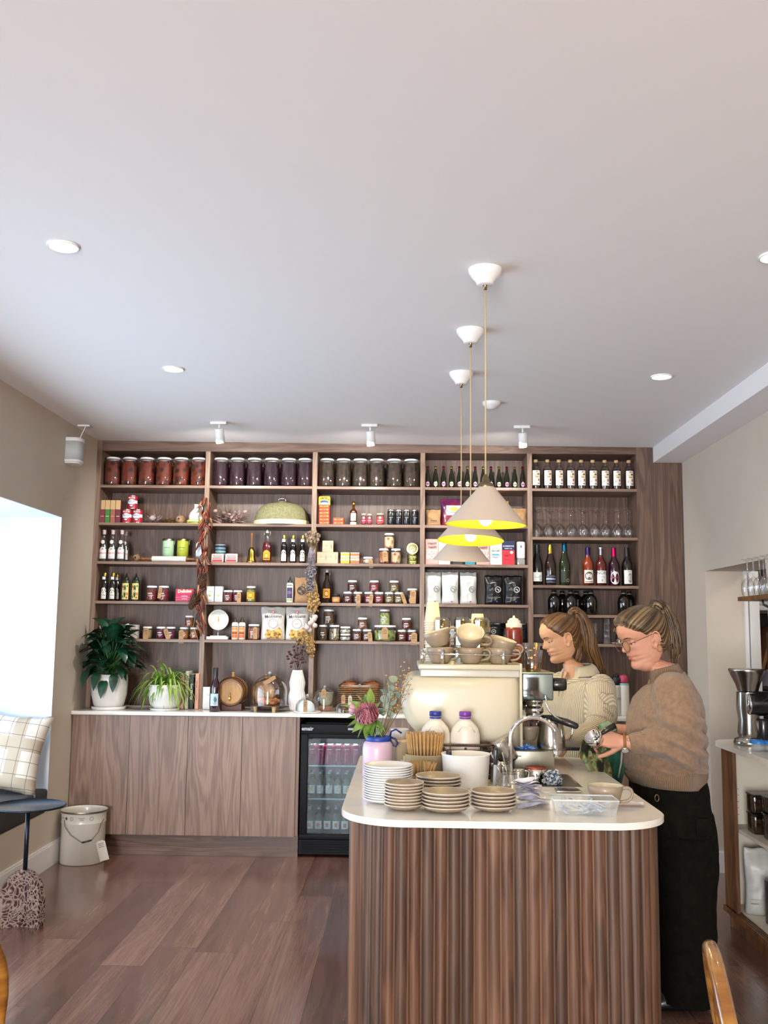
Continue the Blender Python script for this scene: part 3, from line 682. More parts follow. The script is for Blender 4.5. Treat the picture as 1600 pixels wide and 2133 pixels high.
# bay three
def sard(red='#c41f2c'):
    return carton('sardine_tin', .078, .06, .0235, red, [('p', .003, .0205, .037, '#c92a30'), ('p', .0075, .0165, .03, '#e7b23a'), ('t', 'ORTIZ', .013, .012, '#b01c24', 0, 0, .04), ('p', .0225, .0235, .038, '#f0d070')], r=.006)
for i in range(6): put('sardine', sard(), at_shelf(c2(88), z + .0237*i, .06), 'red and yellow flat fish tin, %s up in the tall stack' % ORD[i], 'tin', 'fish tins stacked below a yellow card')
for i in range(2): put('sardine', sard(), at_shelf(c2(189), z + .0237*i, .06), 'red and yellow flat fish tin, %s one of a pair beside the tall stack' % ('lower', 'upper')[i], 'tin', 'pair of fish tins')
def fn():
    b = MB(); pts = []
    for a in range(0, 181, 20): pts.append((.037*cos(R(a))*1.0 if False else (.041-.012)*(1 if a < 90 else -1)*(1 if a != 90 else 0) + .012*cos(R(a)), .05 + .012*sin(R(a))))
    pts = [(-.041, 0), (.041, 0)] + pts; Mx = RX(pi/2)
    b.prism(pts, -.0015, .0015, 0, Mx); o = b.build('display_card', P('#e8c62c', .5))
    D = Deco(None, -.002).run([('o', .02, .03, .013, '#2a4da0'), ('o', .01, .034, .007, '#dfe8f2'), ('t', 'ORTIZ', .018, .046, '#1c1a14', -.004, 0, .04), ('o', .038, .006, .006, '#7a5a2a', .03)]); D.build('print', o); return o
o = fn(); o.location = at_shelf(c2(88), z+.1425, .05); tag(o, 'yellow printed display card standing on the tall stack of fish tins', 'card')
pr = [(.022, .001), (.024, .004), (.0275, .09), (.026, .1), (.012, .115), (.009, .12), (.009, .15), (0, .15)]
o = bottle(pr, mat('amber_glass', '#4c2408', .08, coat=1), ([(.01, .145), (.011, .147), (.011, .168), (0, .17)], P('#a8863a', .3, 0, 1)), [('p', .03, .085, .02, '#e4e0d2'), ('o', .085, .012, .012, '#e4e0d2'), ('o', .072, .006, .007, '#b8b098'), ('p', .04, .042, .014, '#8a8274'), ('p', .002, .02, .024, '#c9c5bc')], .0265, name='liqueur_bottle')()
o.location = at_shelf(c2(293), z, .06); tag(o, 'amber liqueur bottle with white shield label and gold stopper', 'bottle')
for i, (X, r_, h_) in enumerate(((367, .018, .082), (408, .018, .08), (483, .029, .084))):
    o = jar(r_, h_, '#6b1420' if i < 2 else '#c98a5a', '#a33a3a', lid='#b0a48c', marks=False, lb=[('p', .014, .05, r_*1.1, '#a82440' if i < 2 else '#c4383c'), ('o', .05, .008, .008, '#e8d8d0'), ('p', .028, .032, r_*.7, '#f0e6e0')])()
    o.location = at_shelf(c2(X), z, .05); tag(o, ('small narrow jar with dark red label by the amber bottle', 'small narrow jar with dark red label in front of a bigger gap', 'short round jar with bright red label and tan lid')[i], 'jar', 'red labelled jars on the second shelf')
for i, X in enumerate((560, 614, 671, 730)):
    def fn():
        o = E('black_jar'); b = MB(); r_ = .0265; b.lathe([(0, 0), (r_-.002, 0), (r_, .003), (r_, .098), (r_-.002, .103), (0, .103)], 28); b.build('body', P('#14161a', .25, .5), o)
        b = MB(); b.lathe([(r_-.001, .102), (r_-.001, .111), (r_-.003, .113), (0, .113)], 28); b.build('lid', P('#c9c7c2', .3, 0, 1), o); deco(o, [('p', .052, .056, .014, '#8d8a86')], r_); return o
    put('black_jar', fn, at_shelf(c2(X), z, .06), 'plain black round tin with silver lid, %s of four' % ORD[i], 'tin', 'black tins on the second shelf')
# bay four
put('kraft_pouch', pouch('kraft_bag', .105, .115, .06, m_kraft, [('t', 'TANILA', .014, .035, '#3a2a1c', 0, 0, .03), ('p', .022, .024, .03, '#5a4630')], seed=2), at_shelf(c2(860), z, .07), 'small brown paper bag with dark lettering on the second shelf', 'bag')
put('snack_bag', pouch('snack_bag', .15, .2, .06, mat('glossy_red_film', '#8c2238', .3, coat=.5, col2='#3c1c48', nscale=12), [('p', .08, .15, .055, '#c9c6d2', .02), ('o', .125, .03, .018, '#b9b04a', .02), ('t', 'PRINCE', .016, .1, '#4a3a5c', .02), ('p', .02, .06, .05, '#6a1830', .02)], seed=5), at_shelf(c2(985), z, .12), 'large shiny red and violet snack bag behind the small paper bag', 'bag')
put('yellow_bag', pouch('yellow_bag', .09, .2, .05, P('#d29b2c', .4, .3), [('p', .15, .18, .03, '#8c3a1c'), ('p', .1, .12, .03, '#e8c860')], seed=8), at_shelf(c2(1352), z, .2), 'yellow and brown bag standing at the back behind the first pendant', 'bag')
put('kraft_pouch2', pouch('kraft_bag', .12, .13, .07, m_kraft, [('p', .04, .043, .03, '#4a3626')], seed=11), at_shelf(c2(1462), z, .08), 'crumpled brown paper bag by the fifth bay', 'bag')
# wine glasses upside down, fifth bay
def wineglass(h=.198, rb=.036):
    def fn():
        o = E('wine_glass'); b = MB()
        b.lathe([(rb*.74, 0), (rb*.9, .02), (rb, .045), (rb*.93, .068), (rb*.6, .088), (rb*.2, .1), (.0045, .106), (.0035, .13), (.0035, h-.02), (.006, h-.008), (.03, h-.0015), (.031, h), (0, h)], 28)
        b.build('glass', m_glass, o); return o
    return fn
for i, X in enumerate((130, 245, 355, 468, 583, 697, 803, 918, 1028)):
    put('wineglass', wineglass(), at_shelf(c3(X), SH5[1], .055), 'upturned wine glass, %s along the front row of the fifth bay' % ORD[i], 'wine glass', 'upturned wine glasses on the shelf')
    put('wineglass', wineglass(), at_shelf(c3(X)+4, SH5[1], .16), 'upturned wine glass, %s along the rear row of the fifth bay' % ORD[i], 'wine glass', 'upturned wine glasses on the shelf')

# ================================================================== third shelf
z = SH[2]
pr = [(.026, .001), (.0285, .004), (.0285, .1), (.02, .118), (.021, .132), (.02, .145), (.0125, .165), (.011, .18), (.011, .218), (0, .218)]
fn_soda = bottle(pr, m_glass, ([(.012, .195), (.0125, .215), (.014, .219), (.014, .226), (0, .228)], P('#c9b5b4', .4)), [('p', .02, .088, .026, '#e6e0de'), ('o', .088, .018, .014, '#e6e0de'), ('t', 'SEIDLITZ', .012, .058, '#c44a4e', 0, 0, .03), ('o', .088, .008, .006, '#b88a86'), ('o', .138, .013, .014, '#dcd8d4'), ('p', .028, .031, .018, '#a8a2a0')], .029, liquid=(mat('clear_soda', '#3c4540', .15, coat=.4), .14), name='soda_bottle')
for i, (X, dy) in enumerate(((85, .06), (147, .06), (211, .06), (238, .15))):
    put('soda', fn_soda, at_shelf(c1(X), z, dy), 'clear soda bottle with white label, %s' % ('at the end by the window', 'in the middle of the front three', 'last of the front three', 'half hidden behind the others')[i], 'bottle', 'clear bottles with white labels')
o = thing('twig_nest', 'small dried pod in a nest of twigs beside the clear bottles', 'dried decoration', at_shelf(c1(318), z, .06))
b = MB(); b.ball((0, 0, .028), .026, 16, 0, None, (1, 1, .95), .3, 3); b.build('pod', m_dry3, o); b = MB(); b.ball((0, -.024, .03), .007, 8); b.build('opening', P('#2c1d14', .9), o); twig_ball(60, (1, .5, .4), .075, m_dry2, 'x', 41, .0014, .6).build('twigs', m_dry2, o)
twig_ball(7, (.3, .2, 1.4), .085, m_dry2, 'x', 45, .001, 1.2).build('upright_twigs', m_dry2, o, (.005, 0, .03))
o = thing('rolling_pin', 'white rolling pin with brown wooden handles lying along the shelf', 'rolling pin', at_shelf(c1(552), z+.0205, .035)); Mr = RY(pi/2)
b = MB(); b.lathe([(0, -.121), (.018, -.121), (.02, -.118), (.02, .118), (.018, .121), (0, .121)], 24, 0, Mr); b.build('roller', mat('marble_roller', '#e2ddd4', .4, col2='#cfc7bb', nscale=9), o)
for s_ in (-1, 1):
    b = MB(); b.lathe([(0, .121), (.012, .121), (.013, .13), (.008, .15), (.011, .185), (.011, .195), (.005, .203), (.004, .21), (0, .211)], 16, 0, RY(pi/2*s_)); b.build('handle', mat('brown_turned_wood', '#7a4a24', .5), o)
def tincan(c, c2_, txt):
    def fn():
        o = E('clip_tin'); r_ = .041; b = MB(); b.lathe([(0, 0), (r_, 0), (r_, .155), (r_*.97, .158), (0, .158)], 32); b.build('body', P(c, .4), o)
        b = MB(); b.lathe([(r_+.001, .155), (r_+.0015, .168), (r_-.003, .172), (0, .172)], 32); b.build('lid', P(c2_, .35, 0, 1), o)
        b = MB(); b.tube([(r_+.002, -.008, .165), (r_+.008, -.01, .16), (r_+.008, -.01, .13), (r_+.001, -.008, .125)], .0014, 6); b.build('clip', m_steel, o)
        deco(o, [('t', txt, .0105, .105, '#3f5a40', 0, 0, .01), ('p', .09, .091, .022, '#4c6448'), ('p', .082, .083, .018, '#4c6448')] + [('o', .03+.004*(k % 2), .009, .016, '#5f7c58', -.03+.015*k) for k in range(5)], r_); return o
    return fn
o = tincan('#a9cba4', '#9aa890', 'SANNERS')(); o.location = at_shelf(c1(542), z, .12); tag(o, 'mint green round tin with a clip lid behind the rolling pin', 'tin', 'clip lid tins')
o = tincan('#a9b238', '#b3b06a', 'SOFTNERS')(); o.location = at_shelf(c1(646), z, .12); tag(o, 'lime yellow round tin with a clip lid behind the rolling pin', 'tin', 'clip lid tins')
def dispenser(h=.15):
    def fn():
        o = E('dispenser'); b = MB(); b.rbox(-.027, .027, -.024, .024, h*.26, h, .012); b.build('body', P('#dcdbd8', .35, .3), o); b = MB(); b.rbox(-.025, .025, -.022, .022, 0, h*.26, .004); b.build('base', P('#8f9190', .2, .5), o)
        deco(o, [('o', h*.78, .006, .009, '#3a3d40'), ('o', h*.78, .0035, .006, '#8d9398')], None, -.024, 'sensor'); return o
    return fn
put('dispenser_w', dispenser(.15), at_shelf(c1(768), z, .07), 'white upright dispenser with grey base next to the chilli garland', 'dispenser')
# bay two
for i, (zz, c) in enumerate(((0, '#3c4a58'), (.022, '#5c8c8a'), (.044, '#4b6d84'), (.066, '#37485a'))):
    o = thing('round_tin', ('dark slate', 'teal', 'steel blue', 'navy')[i] + ' shallow round tin in the stack of four behind the flat red tin', 'tin', at_shelf(c1(916), z+zz*1.05+.045, .13), 0, 'stack of shallow round tins') if i else thing('round_tin', 'deep round tin at the bottom of the stack behind the flat red tin', 'tin', at_shelf(c1(916), z, .13), 0, 'stack of shallow round tins')
    b = MB(); hh = .021 if i else .067; b.lathe([(0, 0), (.036, 0), (.038, .002), (.038, hh-.002), (.036, hh), (0, hh)], 28); b.build('tin', P(c, .35), o); b = MB(); b.lathe([(.0385, hh-.006), (.0385, hh-.003)], 28); b.build('rim_band', P('#c3c9c8', .3), o)
def flat_tin(): return carton('flat_tin', .088, .02, .064, '#d9cfc4', [('p', .006, .02, .036, '#b3262e'), ('p', .024, .029, .034, '#a8242c'), ('p', .032, .036, .036, '#2a3a6a'), ('t', 'PALACIOS', .014, .045, '#a8242c', 0, 0, .04), ('p', .059, .0605, .04, '#a8242c'), ('p', .003, .0042, .04, '#a8242c')], r=.008)
for X, w_ in ((895, 'behind, leaning on the round tins'), (993, 'in front of the brass bell')):
    put('flat_tin', flat_tin(), at_shelf(c1(X), z, .045 if X > 900 else .06), 'flat red and cream printed tin standing on edge ' + w_, 'tin', 'flat red tins', rx=R(-6))
o = thing('hand_bell', 'brass hand bell with turned wooden handle', 'bell', at_shelf(c1(1135), z, .06))
b = MB(); b.lathe([(.035, 0), (.037, .003), (.031, .02), (.0255, .05), (.023, .085), (.016, .102), (.008, .11), (0, .112)], 32); b.build('bell', mat('brass', '#a98f3c', .25, 1), o)
b = MB(); b.lathe([(.006, .108), (.008, .125), (.0055, .15), (.009, .19), (.01, .208), (.006, .215), (0, .216)], 16); b.build('handle', mat('brown_turned_wood'), o)
pr = [(.03, .001), (.033, .004), (.033, .11), (.027, .14), (.016, .165), (.013, .18), (.013, .215), (0, .215)]
def swing(glass, drink, lab, top=.16):
    def fn():
        o = bottle(pr, glass, ([(.011, .213), (.011, .225), (.008, .235), (0, .237)], P('#e0d8c8', .3)), lab, .033, liquid=drink, name='swing_top_bottle')()
        b = MB(); 
        for s_ in (-1, 1): b.tube([(s_*.013, 0, .19), (s_*.022, -.004, .2), (s_*.021, -.004, .22), (s_*.006, 0, .23)], .0013, 6)
        b.build('wire_bail', m_steel, o); return o
    return fn
lab_y = [('p', .02, .075, .027, '#d59a1c'), ('o', .075, .02, .014, '#d59a1c'), ('o', .05, .014, .02, '#8c4a14'), ('o', .05, .01, .015, '#f0c84a'), ('p', .027, .033, .022, '#5a2a10')]
o = swing(m_glass, (mat('red_drink', '#5c0712', .15, coat=.8), .158), lab_y)(); o.location = at_shelf(c1(1245), z, .06); tag(o, 'swing-top bottle of dark red drink with yellow label', 'bottle')
pr_v = [(.0215, .001), (.0235, .004), (.0235, .115), (.02, .13), (.0115, .15), (.0105, .16), (.0105, .198), (0, .198)]
fn_vin = bottle(pr_v, mat('black_glass', '#0c0a08', .08, coat=1), ([(.012, .175), (.012, .197), (.010, .2), (0, .2)], P('#c2a04a', .35, 0, 1)), [('p', .014, .062, .0185, '#e8e4da'), ('o', .075, .0155, .018, '#e8e4da'), ('t', 'Collina', .009, .04, '#3a3630', 0, 0, .02), ('o', .06, .007, .007, '#b9ae98'), ('p', .024, .026, .013, '#8a857a'), ('p', .15, .17, .011, '#e2ded2')], .0235, name='vinegar_bottle')
for i, X in enumerate((1365, 1430, 1498)): put('vinegar', fn_vin, at_shelf(c1(X), z, .06), 'black vinegar bottle with gold cap, %s past the bell on the third shelf' % ORD[i], 'bottle', 'black vinegar bottles')
# bay three
def kbox(): return carton('soap_box', .077, .06, .08, '#cbb493', [('p', .03, .034, .024, '#e4d6bc', -.008), ('p', .04, .052, .0015, '#8a7658', -.01), ('t', 'organic', .011, .04, '#7d6a4c', .026, pi/2, .02)])
for X, zz, w_ in ((75, 0, 'lower, partly behind the dried bunch'), (146, 0, 'lower, beside the yellow box'), (112, .08, 'set on top of the other two')):
    put('kbox', kbox(), at_shelf(c2(X), z+zz, .06), 'plain tan cube box, ' + w_, 'box', 'tan cube boxes', rz=.06 if zz else 0)
for X, c, cn in ((235, '#e3a51e', 'golden yellow'), (304, '#d8642a', 'orange')):
    put('fbox'+cn, carton('tea_carton', .062, .045, .078, c, [('t', 'FANCY', .019, .046, '#f6e8c8', 0, 0, .05), ('t', 'HANKS', .019, .027, '#f6e8c8', 0, 0, .05), ('p', .072, .0775, .031, '#eadfc6')]), at_shelf(c2(X), z, .05), cn + ' small carton with cream lettering on the third shelf', 'box', 'bright small cartons')
JARS = []
def addjar(X, zz, r_, h_, c, cc, label, tg=None, cf=c2, dy=.055, lid='#e9e7e3', sc_=70, **k):
    o = jar(r_, h_, c, cc, lid=lid, tg=tg, sc_=sc_, **k)(); x, y, q = at_shelf(cf(X), zz, dy); o.location = (x, y, q); tag(o, label, 'jar', 'glass jars of preserves'); return o
KT = (.024, .05)
addjar(397, z, .036, .048, '#9c8c78', '#d6c8b0', 'low clear jar with a tag hanging over the shelf edge', (.018, .03, .028, .062, -.12))
addjar(510, z, .037, .108, '#5c1418', '#a86a4a', 'jar of red pickle with a brown tag on the third shelf', (.006, .086, .036, .07, -.08), sc_=45, marks=False)
addjar(594, z, .036, .108, '#8c3a1c', '#c9b48c', 'jar of mixed vegetable pickle on the third shelf, lower one without tag', sc_=40, marks=False)
addjar(547, z+.109, .036, .108, '#a8541c', '#d9c49a', 'jar of mixed vegetable pickle balanced on top of two others', sc_=40, marks=False)
for i in range(2):
    o = thing('gold_tin', 'flat gold tin, %s one of the two below the upright gold tin' % ('lower', 'upper')[i], 'tin', at_shelf(c2(714), z+.034*i, .06), 0, 'gold tins'); b = MB(); b.lathe([(0, 0), (.038, 0), (.04, .002), (.0385, .004), (.0385, .028), (.04, .03), (.038, .033), (0, .032)], 32); b.build('tin', mat('gold_tin', '#9a8a3c', .3, 1), o); deco(o, [('p', .007, .026, .036, '#4c5a2c'), ('p', .012, .02, .022, '#c9bf78')], .0385)
o = thing('gold_tin', 'round gold tin standing upright on edge on two flat ones', 'tin', at_shelf(c2(712), z+.0675+.043, .06), 0, 'gold tins'); Mr = RX(pi/2)
b = MB(); b.lathe([(0, -.012), (.041, -.014), (.043, -.012), (.043, .012), (.041, .015), (.037, .0135), (.033, .015), (.0, .0145)], 36, 0, Mr @ RZ(0)); b.build('tin', mat('pale_gold_lid', '#b9b27c', .3, 1, col2='#cfc99a', nscale=20), o); deco(o, [('ring', 0, .024, '#8a8450')] + [('o', .006*cos(a)-.002, .003, .009, '#8a8450', .009*sin(a)) for a in (0, 1.2, 2.4, 3.6, 5)], None, -.0155)
# bay four cartons
def soy(c, cn, tx):
    return carton('milk_carton', .092, .06, .178, c, tx, gable=.0)
pinkt = [('t', 'Happy', .024, .148, '#3a2c2c', 0, -.1, .02), ('t', 'happy', .024, .122, '#3a2c2c', .004, -.1, .02), ('t', 'SOY', .04, .088, '#f6e2dc', 0, 0, .04), ('t', 'BOY', .04, .052, '#f6e2dc', 0, 0, .04), ('p', .012, .016, .04, '#e0b0a6')]
put('pink', soy('#dd9d92', '', pinkt), at_shelf(c2(850), z, .06), 'pink drink carton with white lettering at the divider side of the pendants', 'carton', 'drink cartons')
put('white_c', carton('milk_carton', .08, .06, .178, '#dcdcd6', [('ring', .1, .02, '#9fb0ac'), ('t', 'MILK LAB', .014, .09, '#4c5a60'), ('p', .06, .066, .026, '#5aa5b4')]), at_shelf(c2(938), z, .062), 'white drink carton partly behind the pendant shades', 'carton', 'drink cartons')
put('black_c', carton('milk_carton', .07, .06, .15, '#23262c', [('p', .04, .08, .028, '#e4e2da')]), at_shelf(c2(1030), z, .062), 'black drink carton behind the lowest pendant shade', 'carton', 'drink cartons')
put('teal_c', carton('milk_carton', .07, .06, .15, '#1f8a9c', [('p', .04, .08, .028, '#e4e2da')]), at_shelf(c2(1120), z, .062), 'teal drink carton behind the lowest pendant shade', 'carton', 'drink cartons')
put('pink', soy('', '', pinkt), at_shelf(c2(1210), z, .06), 'pink drink carton with white lettering on the fifth bay side of the pendants', 'carton', 'drink cartons')
put('milk_w', carton('milk_carton', .084, .06, .15, '#d9dad4', [('p', .0, .15, .003, '#b9bdb6', -.036), ('t', 'MILK LAB', .014, .098, '#3c4448', -.006, 0, .03), ('p', .066, .077, .026, '#4aa3b4', -.004), ('t', 'ALMOND', .009, .053, '#5c676a', -.006), ('ring', .085, .034, '#b4bcb8')], top=(.12, '#c9cbc4')), at_shelf(c2(1302), z, .06), 'white almond milk carton with small teal band beside the red and navy pack', 'carton', 'drink cartons')
put('altern', carton('milk_carton', .088, .06, .168, '#d32433', [('p', .105, .1675, .0435, '#17224a'), ('t', 'ALTERNATIVE', .0125, .132, '#cfd6ea', 0, 0, .03), ('t', 'DAIRY CO', .011, .115, '#cfd6ea', 0, 0, .02), ('t', 'OAT', .022, .066, '#8c0f20', -.008, 0, .03), ('o', .088, .011, .011, '#e8dcd8', .022), ('t', 'BAR ISTA', .009, .04, '#8c0f20', -.008)], top=(.12, '#1e3a8c')), at_shelf(c2(1390), z, .06), 'navy and red drink carton beside the white grinder', 'carton', 'drink cartons')
put('grinder_w', dispenser(.168), at_shelf(c2(1480), z, .07), 'tall cream electric grinder with clear base at the end of the carton shelf', 'grinder', s=(1.12, 1.1, 1))
# wines, fifth bay
z = SH5[2]
def wine(px, h, prof, glass, cap, specs, label, r_=.0385, **k):
    o = bottle(prof(r_, h), glass, cap, specs, r_, **k)(); o.location = at_shelf(px, z, .06); tag(o, label, 'wine bottle', 'wine bottles in the fifth bay'); return o
g_blk = mat('black_glass'); g_green = mat('dark_green_glass', '#1a2408', .07, coat=1); g_purple = mat('purple_wine_glass', '#2a0416', .07, coat=1); g_red = mat('red_wine_glass', '#5c140e', .08, coat=1, col2='#3a0a0a', nscale=10); g_org = mat('orange_wine_glass', '#8c3410', .08, coat=1, col2='#3c0e08', nscale=8)
wine(c3(138), .283, champ, g_blk, (capp(.016, .284, .2, .002), P('#15171a', .4)), [('p', .026, .09, .033, '#dedfd8'), ('o', .05, .012, .022, '#aebfb8', .018), ('t', 'Chandra', .011, .055, '#8a8f8a', -.006)], 'sparkling wine bottle all black with white label, beside the fourth divider', n=28)
wine(c3(268), .285, champ, mat('brown_wine_glass', '#241408', .07, coat=1), (capp(.016, .286, .19, .002), P('#c9ad4c', .3, 0, 1)), [('p', .02, .065, .0375, '#16223c'), ('t', 'BENGALA', .017, .044, '#d8dbe4', 0, 0, .03), ('p', .02, .023, .0375, '#8894a8'), ('p', .062, .065, .0375, '#8894a8')], 'sparkling wine bottle with gold foil and navy label')
wine(c3(408), .298, hock, g_green, (capp(.0145, .299, .243, .0015), P('#1d6c90', .35, 0, 1)), [('p', .02, .1, .034, '#23281c'), ('ring', .035, .01, '#a8aca0', .018)], 'tall slim green wine bottle with bright blue cap')
wine(c3(638), .267, wprof, g_org, (capp(.0145, .268, .215, .0015), P('#4a3474', .35, 0, 1)), [('p', .018, .108, .035, '#e6ddcd'), ('ring', .068, .026, '#4c4440'), ('o', .082, .015, .011, '#3a3634'), ('o', .068, .011, .014, '#e6ddcd'), ('p', .07, .072, .01, '#4c4440'), ('o', .052, .01, .009, '#6a605a'), ('p', .024, .029, .028, '#6a605a')], 'orange wine bottle with purple cap and drawn face label')
wine(c3(765), .268, wprof, g_red, (capp(.0165, .269, .262, .002), P('#d8d4d0', .3, 0, 1)), [('p', .018, .105, .036, '#e4e2dc'), ('t', 'NON', .032, .088, '#4a4a4c', 0, 0, .0), ('t', 'Pear & Wine', .008, .064, '#7a7a7c', -.004), ('p', .055, .056, .026, '#8a8a8c'), ('t', '5', .022, .036, '#4a4a4c')], 'pinkish red bottle with big grey lettering and a white crown cap', foil=([(.0152, .215), (.0155, .262)], P('#8f8a90', .3, 0, 1)))
wine(c3(893), .265, wprof, g_purple, (capp(.0145, .266, .208, .0015), P('#cf1e62', .35, 0, 1)), [('o', .055, .034, .046, '#e8e2e0'), ('t', 'George', .022, .058, '#c22f4a', 0, -.3, .03), ('o', .034, .004, .004, '#c22f4a', .014)], 'dark wine bottle with bright pink cap and oval white label')
wine(c3(1022), .268, wprof, g_blk, (capp(.0145, .269, .21, .0015), P('#16181c', .4)), [('p', .014, .11, .03, '#e2ded6'), ('o', .056, .016, .033, '#8f8c84', .012), ('o', .058, .009, .022, '#b9b6ac', .014), ('t', 'Pinot', .009, .1, '#6a6a6a', .006)], 'black wine bottle with plain cap and grey round print on white label')
# ================================================================== fourth shelf
z = SH[3]
for X, dy, w_ in ((90, .06, 'beside the wall panel'), (150, .06, 'second in from the wall panel'), (180, .13, 'mostly hidden behind another')):
    put('vinegar', fn_vin, at_shelf(c1(X), z, dy), 'black vinegar bottle on the fourth shelf, ' + w_, 'bottle', 'black vinegar bottles')
def squeeze(r_, h_, body, lab, noz='#141a14', shoulder=None):
    def fn():
        o = E('squeeze_bottle'); hb = h_*.76; b = MB(); b.lathe([(0, 0), (r_*.94, 0), (r_, .004), (r_, hb-.012), (r_*.8, hb-.002), (r_*.5, hb), (0, hb)], 24); b.build('bottle', P(body, .35, .3), o)
        b = MB(); b.lathe([(r_*.62, hb-.002), (r_*.62, hb+.012), (r_*.34, hb+.018), (.0025, h_-.002), (0, h_)], 16); b.build('nozzle', P(noz, .4), o); deco(o, lab, r_); return o
    return fn
lab_o = [('p', .012, .125, .026, '#d8c67a'), ('o', .068, .009, .045, '#1d3a1c'), ('o', .1, .006, .01, '#b8342c', -.014), ('o', .03, .006, .01, '#3f7a34', -.015), ('o', .05, .005, .012, '#c7502c', .016), ('o', .105, .005, .008, '#3f7a34', .015), ('o', .024, .006, .008, '#b8342c', .012), ('t', 'QOO', .02, .068, '#e8e0a8', 0, pi/2, .04)]
for i, X in enumerate((243, 313)): put('sq_green', squeeze(.0285, .2, '#1c2c18', lab_o), at_shelf(c1(X), z, .06), 'dark green squeeze bottle with colourful patterned label, %s one of the pair' % ('first', 'second')[i], 'squeeze bottle', 'patterned squeeze bottles')
addjar(428, z, .0385, .108, '#3a0c0e', '#7a2c2c', 'jar of dark red beetroot without a tag on the fourth shelf', cf=c1)
addjar(512, z, .0385, .108, '#3a0c0e', '#7a2c2c', 'jar of dark red beetroot wearing a brown tag on the fourth shelf', (-.012, .094, .024, .075, .12), cf=c1)
put('red_box', carton('fish_box', .128, .05, .088, '#b3164a', [('p', .052, .07, .05, '#c92a5a'), ('t', 'Delicius', .03, .072, '#efe2b0', 0, -.04, .04), ('p', .028, .0295, .062, '#e8a0b8'), ('t', 'anchovy', .013, .038, '#f0c8d0', 0, 0, .02), ('p', .012, .0135, .062, '#e8a0b8'), ('t', 'anchovy', .011, .02, '#f0c8d0', 0, 0, .02)]), at_shelf(c1(666), z, .05), 'crimson box with cream lettering beside the hanging pine cones', 'box')
for X, w_ in ((846, 'nearer the divider'), (906, 'nearer the dark jars')):
    put('card_can', carton('drink_box', .054, .05, .108, '#d6dad8', [('p', .02, .095, .022, '#e6eae8'), ('o', .05, .011, .014, '#9cc06a'), ('o', .054, .006, .008, '#e6eae8'), ('p', .07, .075, .015, '#9aa6a8'), ('p', .006, .015, .022, '#aeb8ba')]), at_shelf(c1(X), z, .05), 'small white drink box with green leaf mark, ' + w_, 'box', 'white drink boxes')
addjar(970, z, .033, .082, '#4c0c14', '#7c2c34', 'dark red jam jar without tag beside the white boxes', cf=c1)
addjar(1038, z, .033, .082, '#4c0c14', '#7c2c34', 'dark red jam jar with brown tag beside the olive jar', (.014, .065, .028, .07, 0), cf=c1)
addjar(1132, z, .033, .112, '#5c6426', '#8c8c3a', 'tall jar of green olives with orange label', cf=c1, marks=False, lb=[('p', .02, .07, .03, '#d9982a'), ('o', .048, .016, .02, '#3f4c1c'), ('o', .048, .011, .015, '#e3b43c')])
put('sq_white', squeeze(.0235, .184, '#e2e0da', [('p', .03, .105, .02, '#3c3450'), ('p', .012, .026, .018, '#8fa86a'), ('p', .06, .08, .014, '#6a5a7c'), ('p', .118, .124, .018, '#5a6a3c')]), at_shelf(c1(1407), z, .05), 'white squeeze bottle with dark purple label and black nozzle', 'squeeze bottle')
put('kraft_print', pouch('kraft_bag', .1, .178, .05, m_kraft, [('ring', .085, .027, '#2a211a'), ('o', .095, .012, .009, '#2a211a', -.01), ('o', .078, .01, .012, '#2a211a', .01), ('o', .068, .007, .006, '#2a211a', -.012), ('ring', .12, .012, '#2a211a', .014)], seed=14), at_shelf(c1(1492), z, .07), 'brown paper bag with black circular drawing beside the second divider', 'bag')
# bay three
o = swing(mat('brown_swing_glass', '#241208', .08, coat=1), None, [('p', .035, .1, .027, '#c98a2c'), ('o', .065, .016, .022, '#2c1d12'), ('o', .065, .011, .016, '#d8a44a')])(); o.location = at_shelf(c2(103), z, .07); tag(o, 'brown swing-top bottle with orange label next to the hanging wheat', 'bottle')
o = jar(.03, .062, '#c97a3a', '#e0a468', lid='#1a1a1c', marks=False, lb=[('p', .01, .04, .028, '#d98a4c'), ('p', .02, .024, .016, '#f0d8c0')])(); o.location = at_shelf(c2(170), z, .05); tag(o, 'small orange jar with black lid on the fourth shelf', 'jar')
T4 = [(253, '#2a0c0e', '#5a2420', 'black cherry', 'front jar under the first pair top'), (323, '#2a0c0e', '#5a2420', '', ''), (403, '#5a1216', '#8c3234', '', ''), (473, '#5a1216', '#8c3234', '', ''), (548, '#4a3a1e', '#7a6638', '', ''), (615, '#4a3a1e', '#7a6638', '', '')]
tg_ = {323: (.006, .058, .03, .09, 0), 403: (.02, .06, .026, .085, .1), 615: (.022, .068, .024, .072, -.35)}
nm = {253: 'lower nearer the orange jar', 323: 'lower with a cream tag', 403: 'lower with a hanging tag', 473: 'lower without a tag', 548: 'lower without a tag', 615: 'lower with a tilted tag'}
cl = {253: 'black cherry preserve', 323: 'black cherry preserve', 403: 'red berry jam', 473: 'red berry jam', 548: 'olive brown relish', 615: 'olive brown relish'}
for X, c, cc, _, _ in T4: addjar(X, z, .0335, .079, c, cc, 'small jar of %s, %s' % (cl[X], nm[X]), tg_.get(X))
for X, k in ((286, 253), (440, 403), (582, 548)):
    c, cc = [(a[1], a[2]) for a in T4 if a[0] == k][0]; addjar(X, z+.079, .0335, .081, c, cc, 'small jar of %s stacked on top of a pair' % cl[k])
addjar(712, z, .039, .106, '#1c1010', '#40201c', 'bigger dark jar with brown tag by the third divider', (.004, .09, .042, .088, .03))
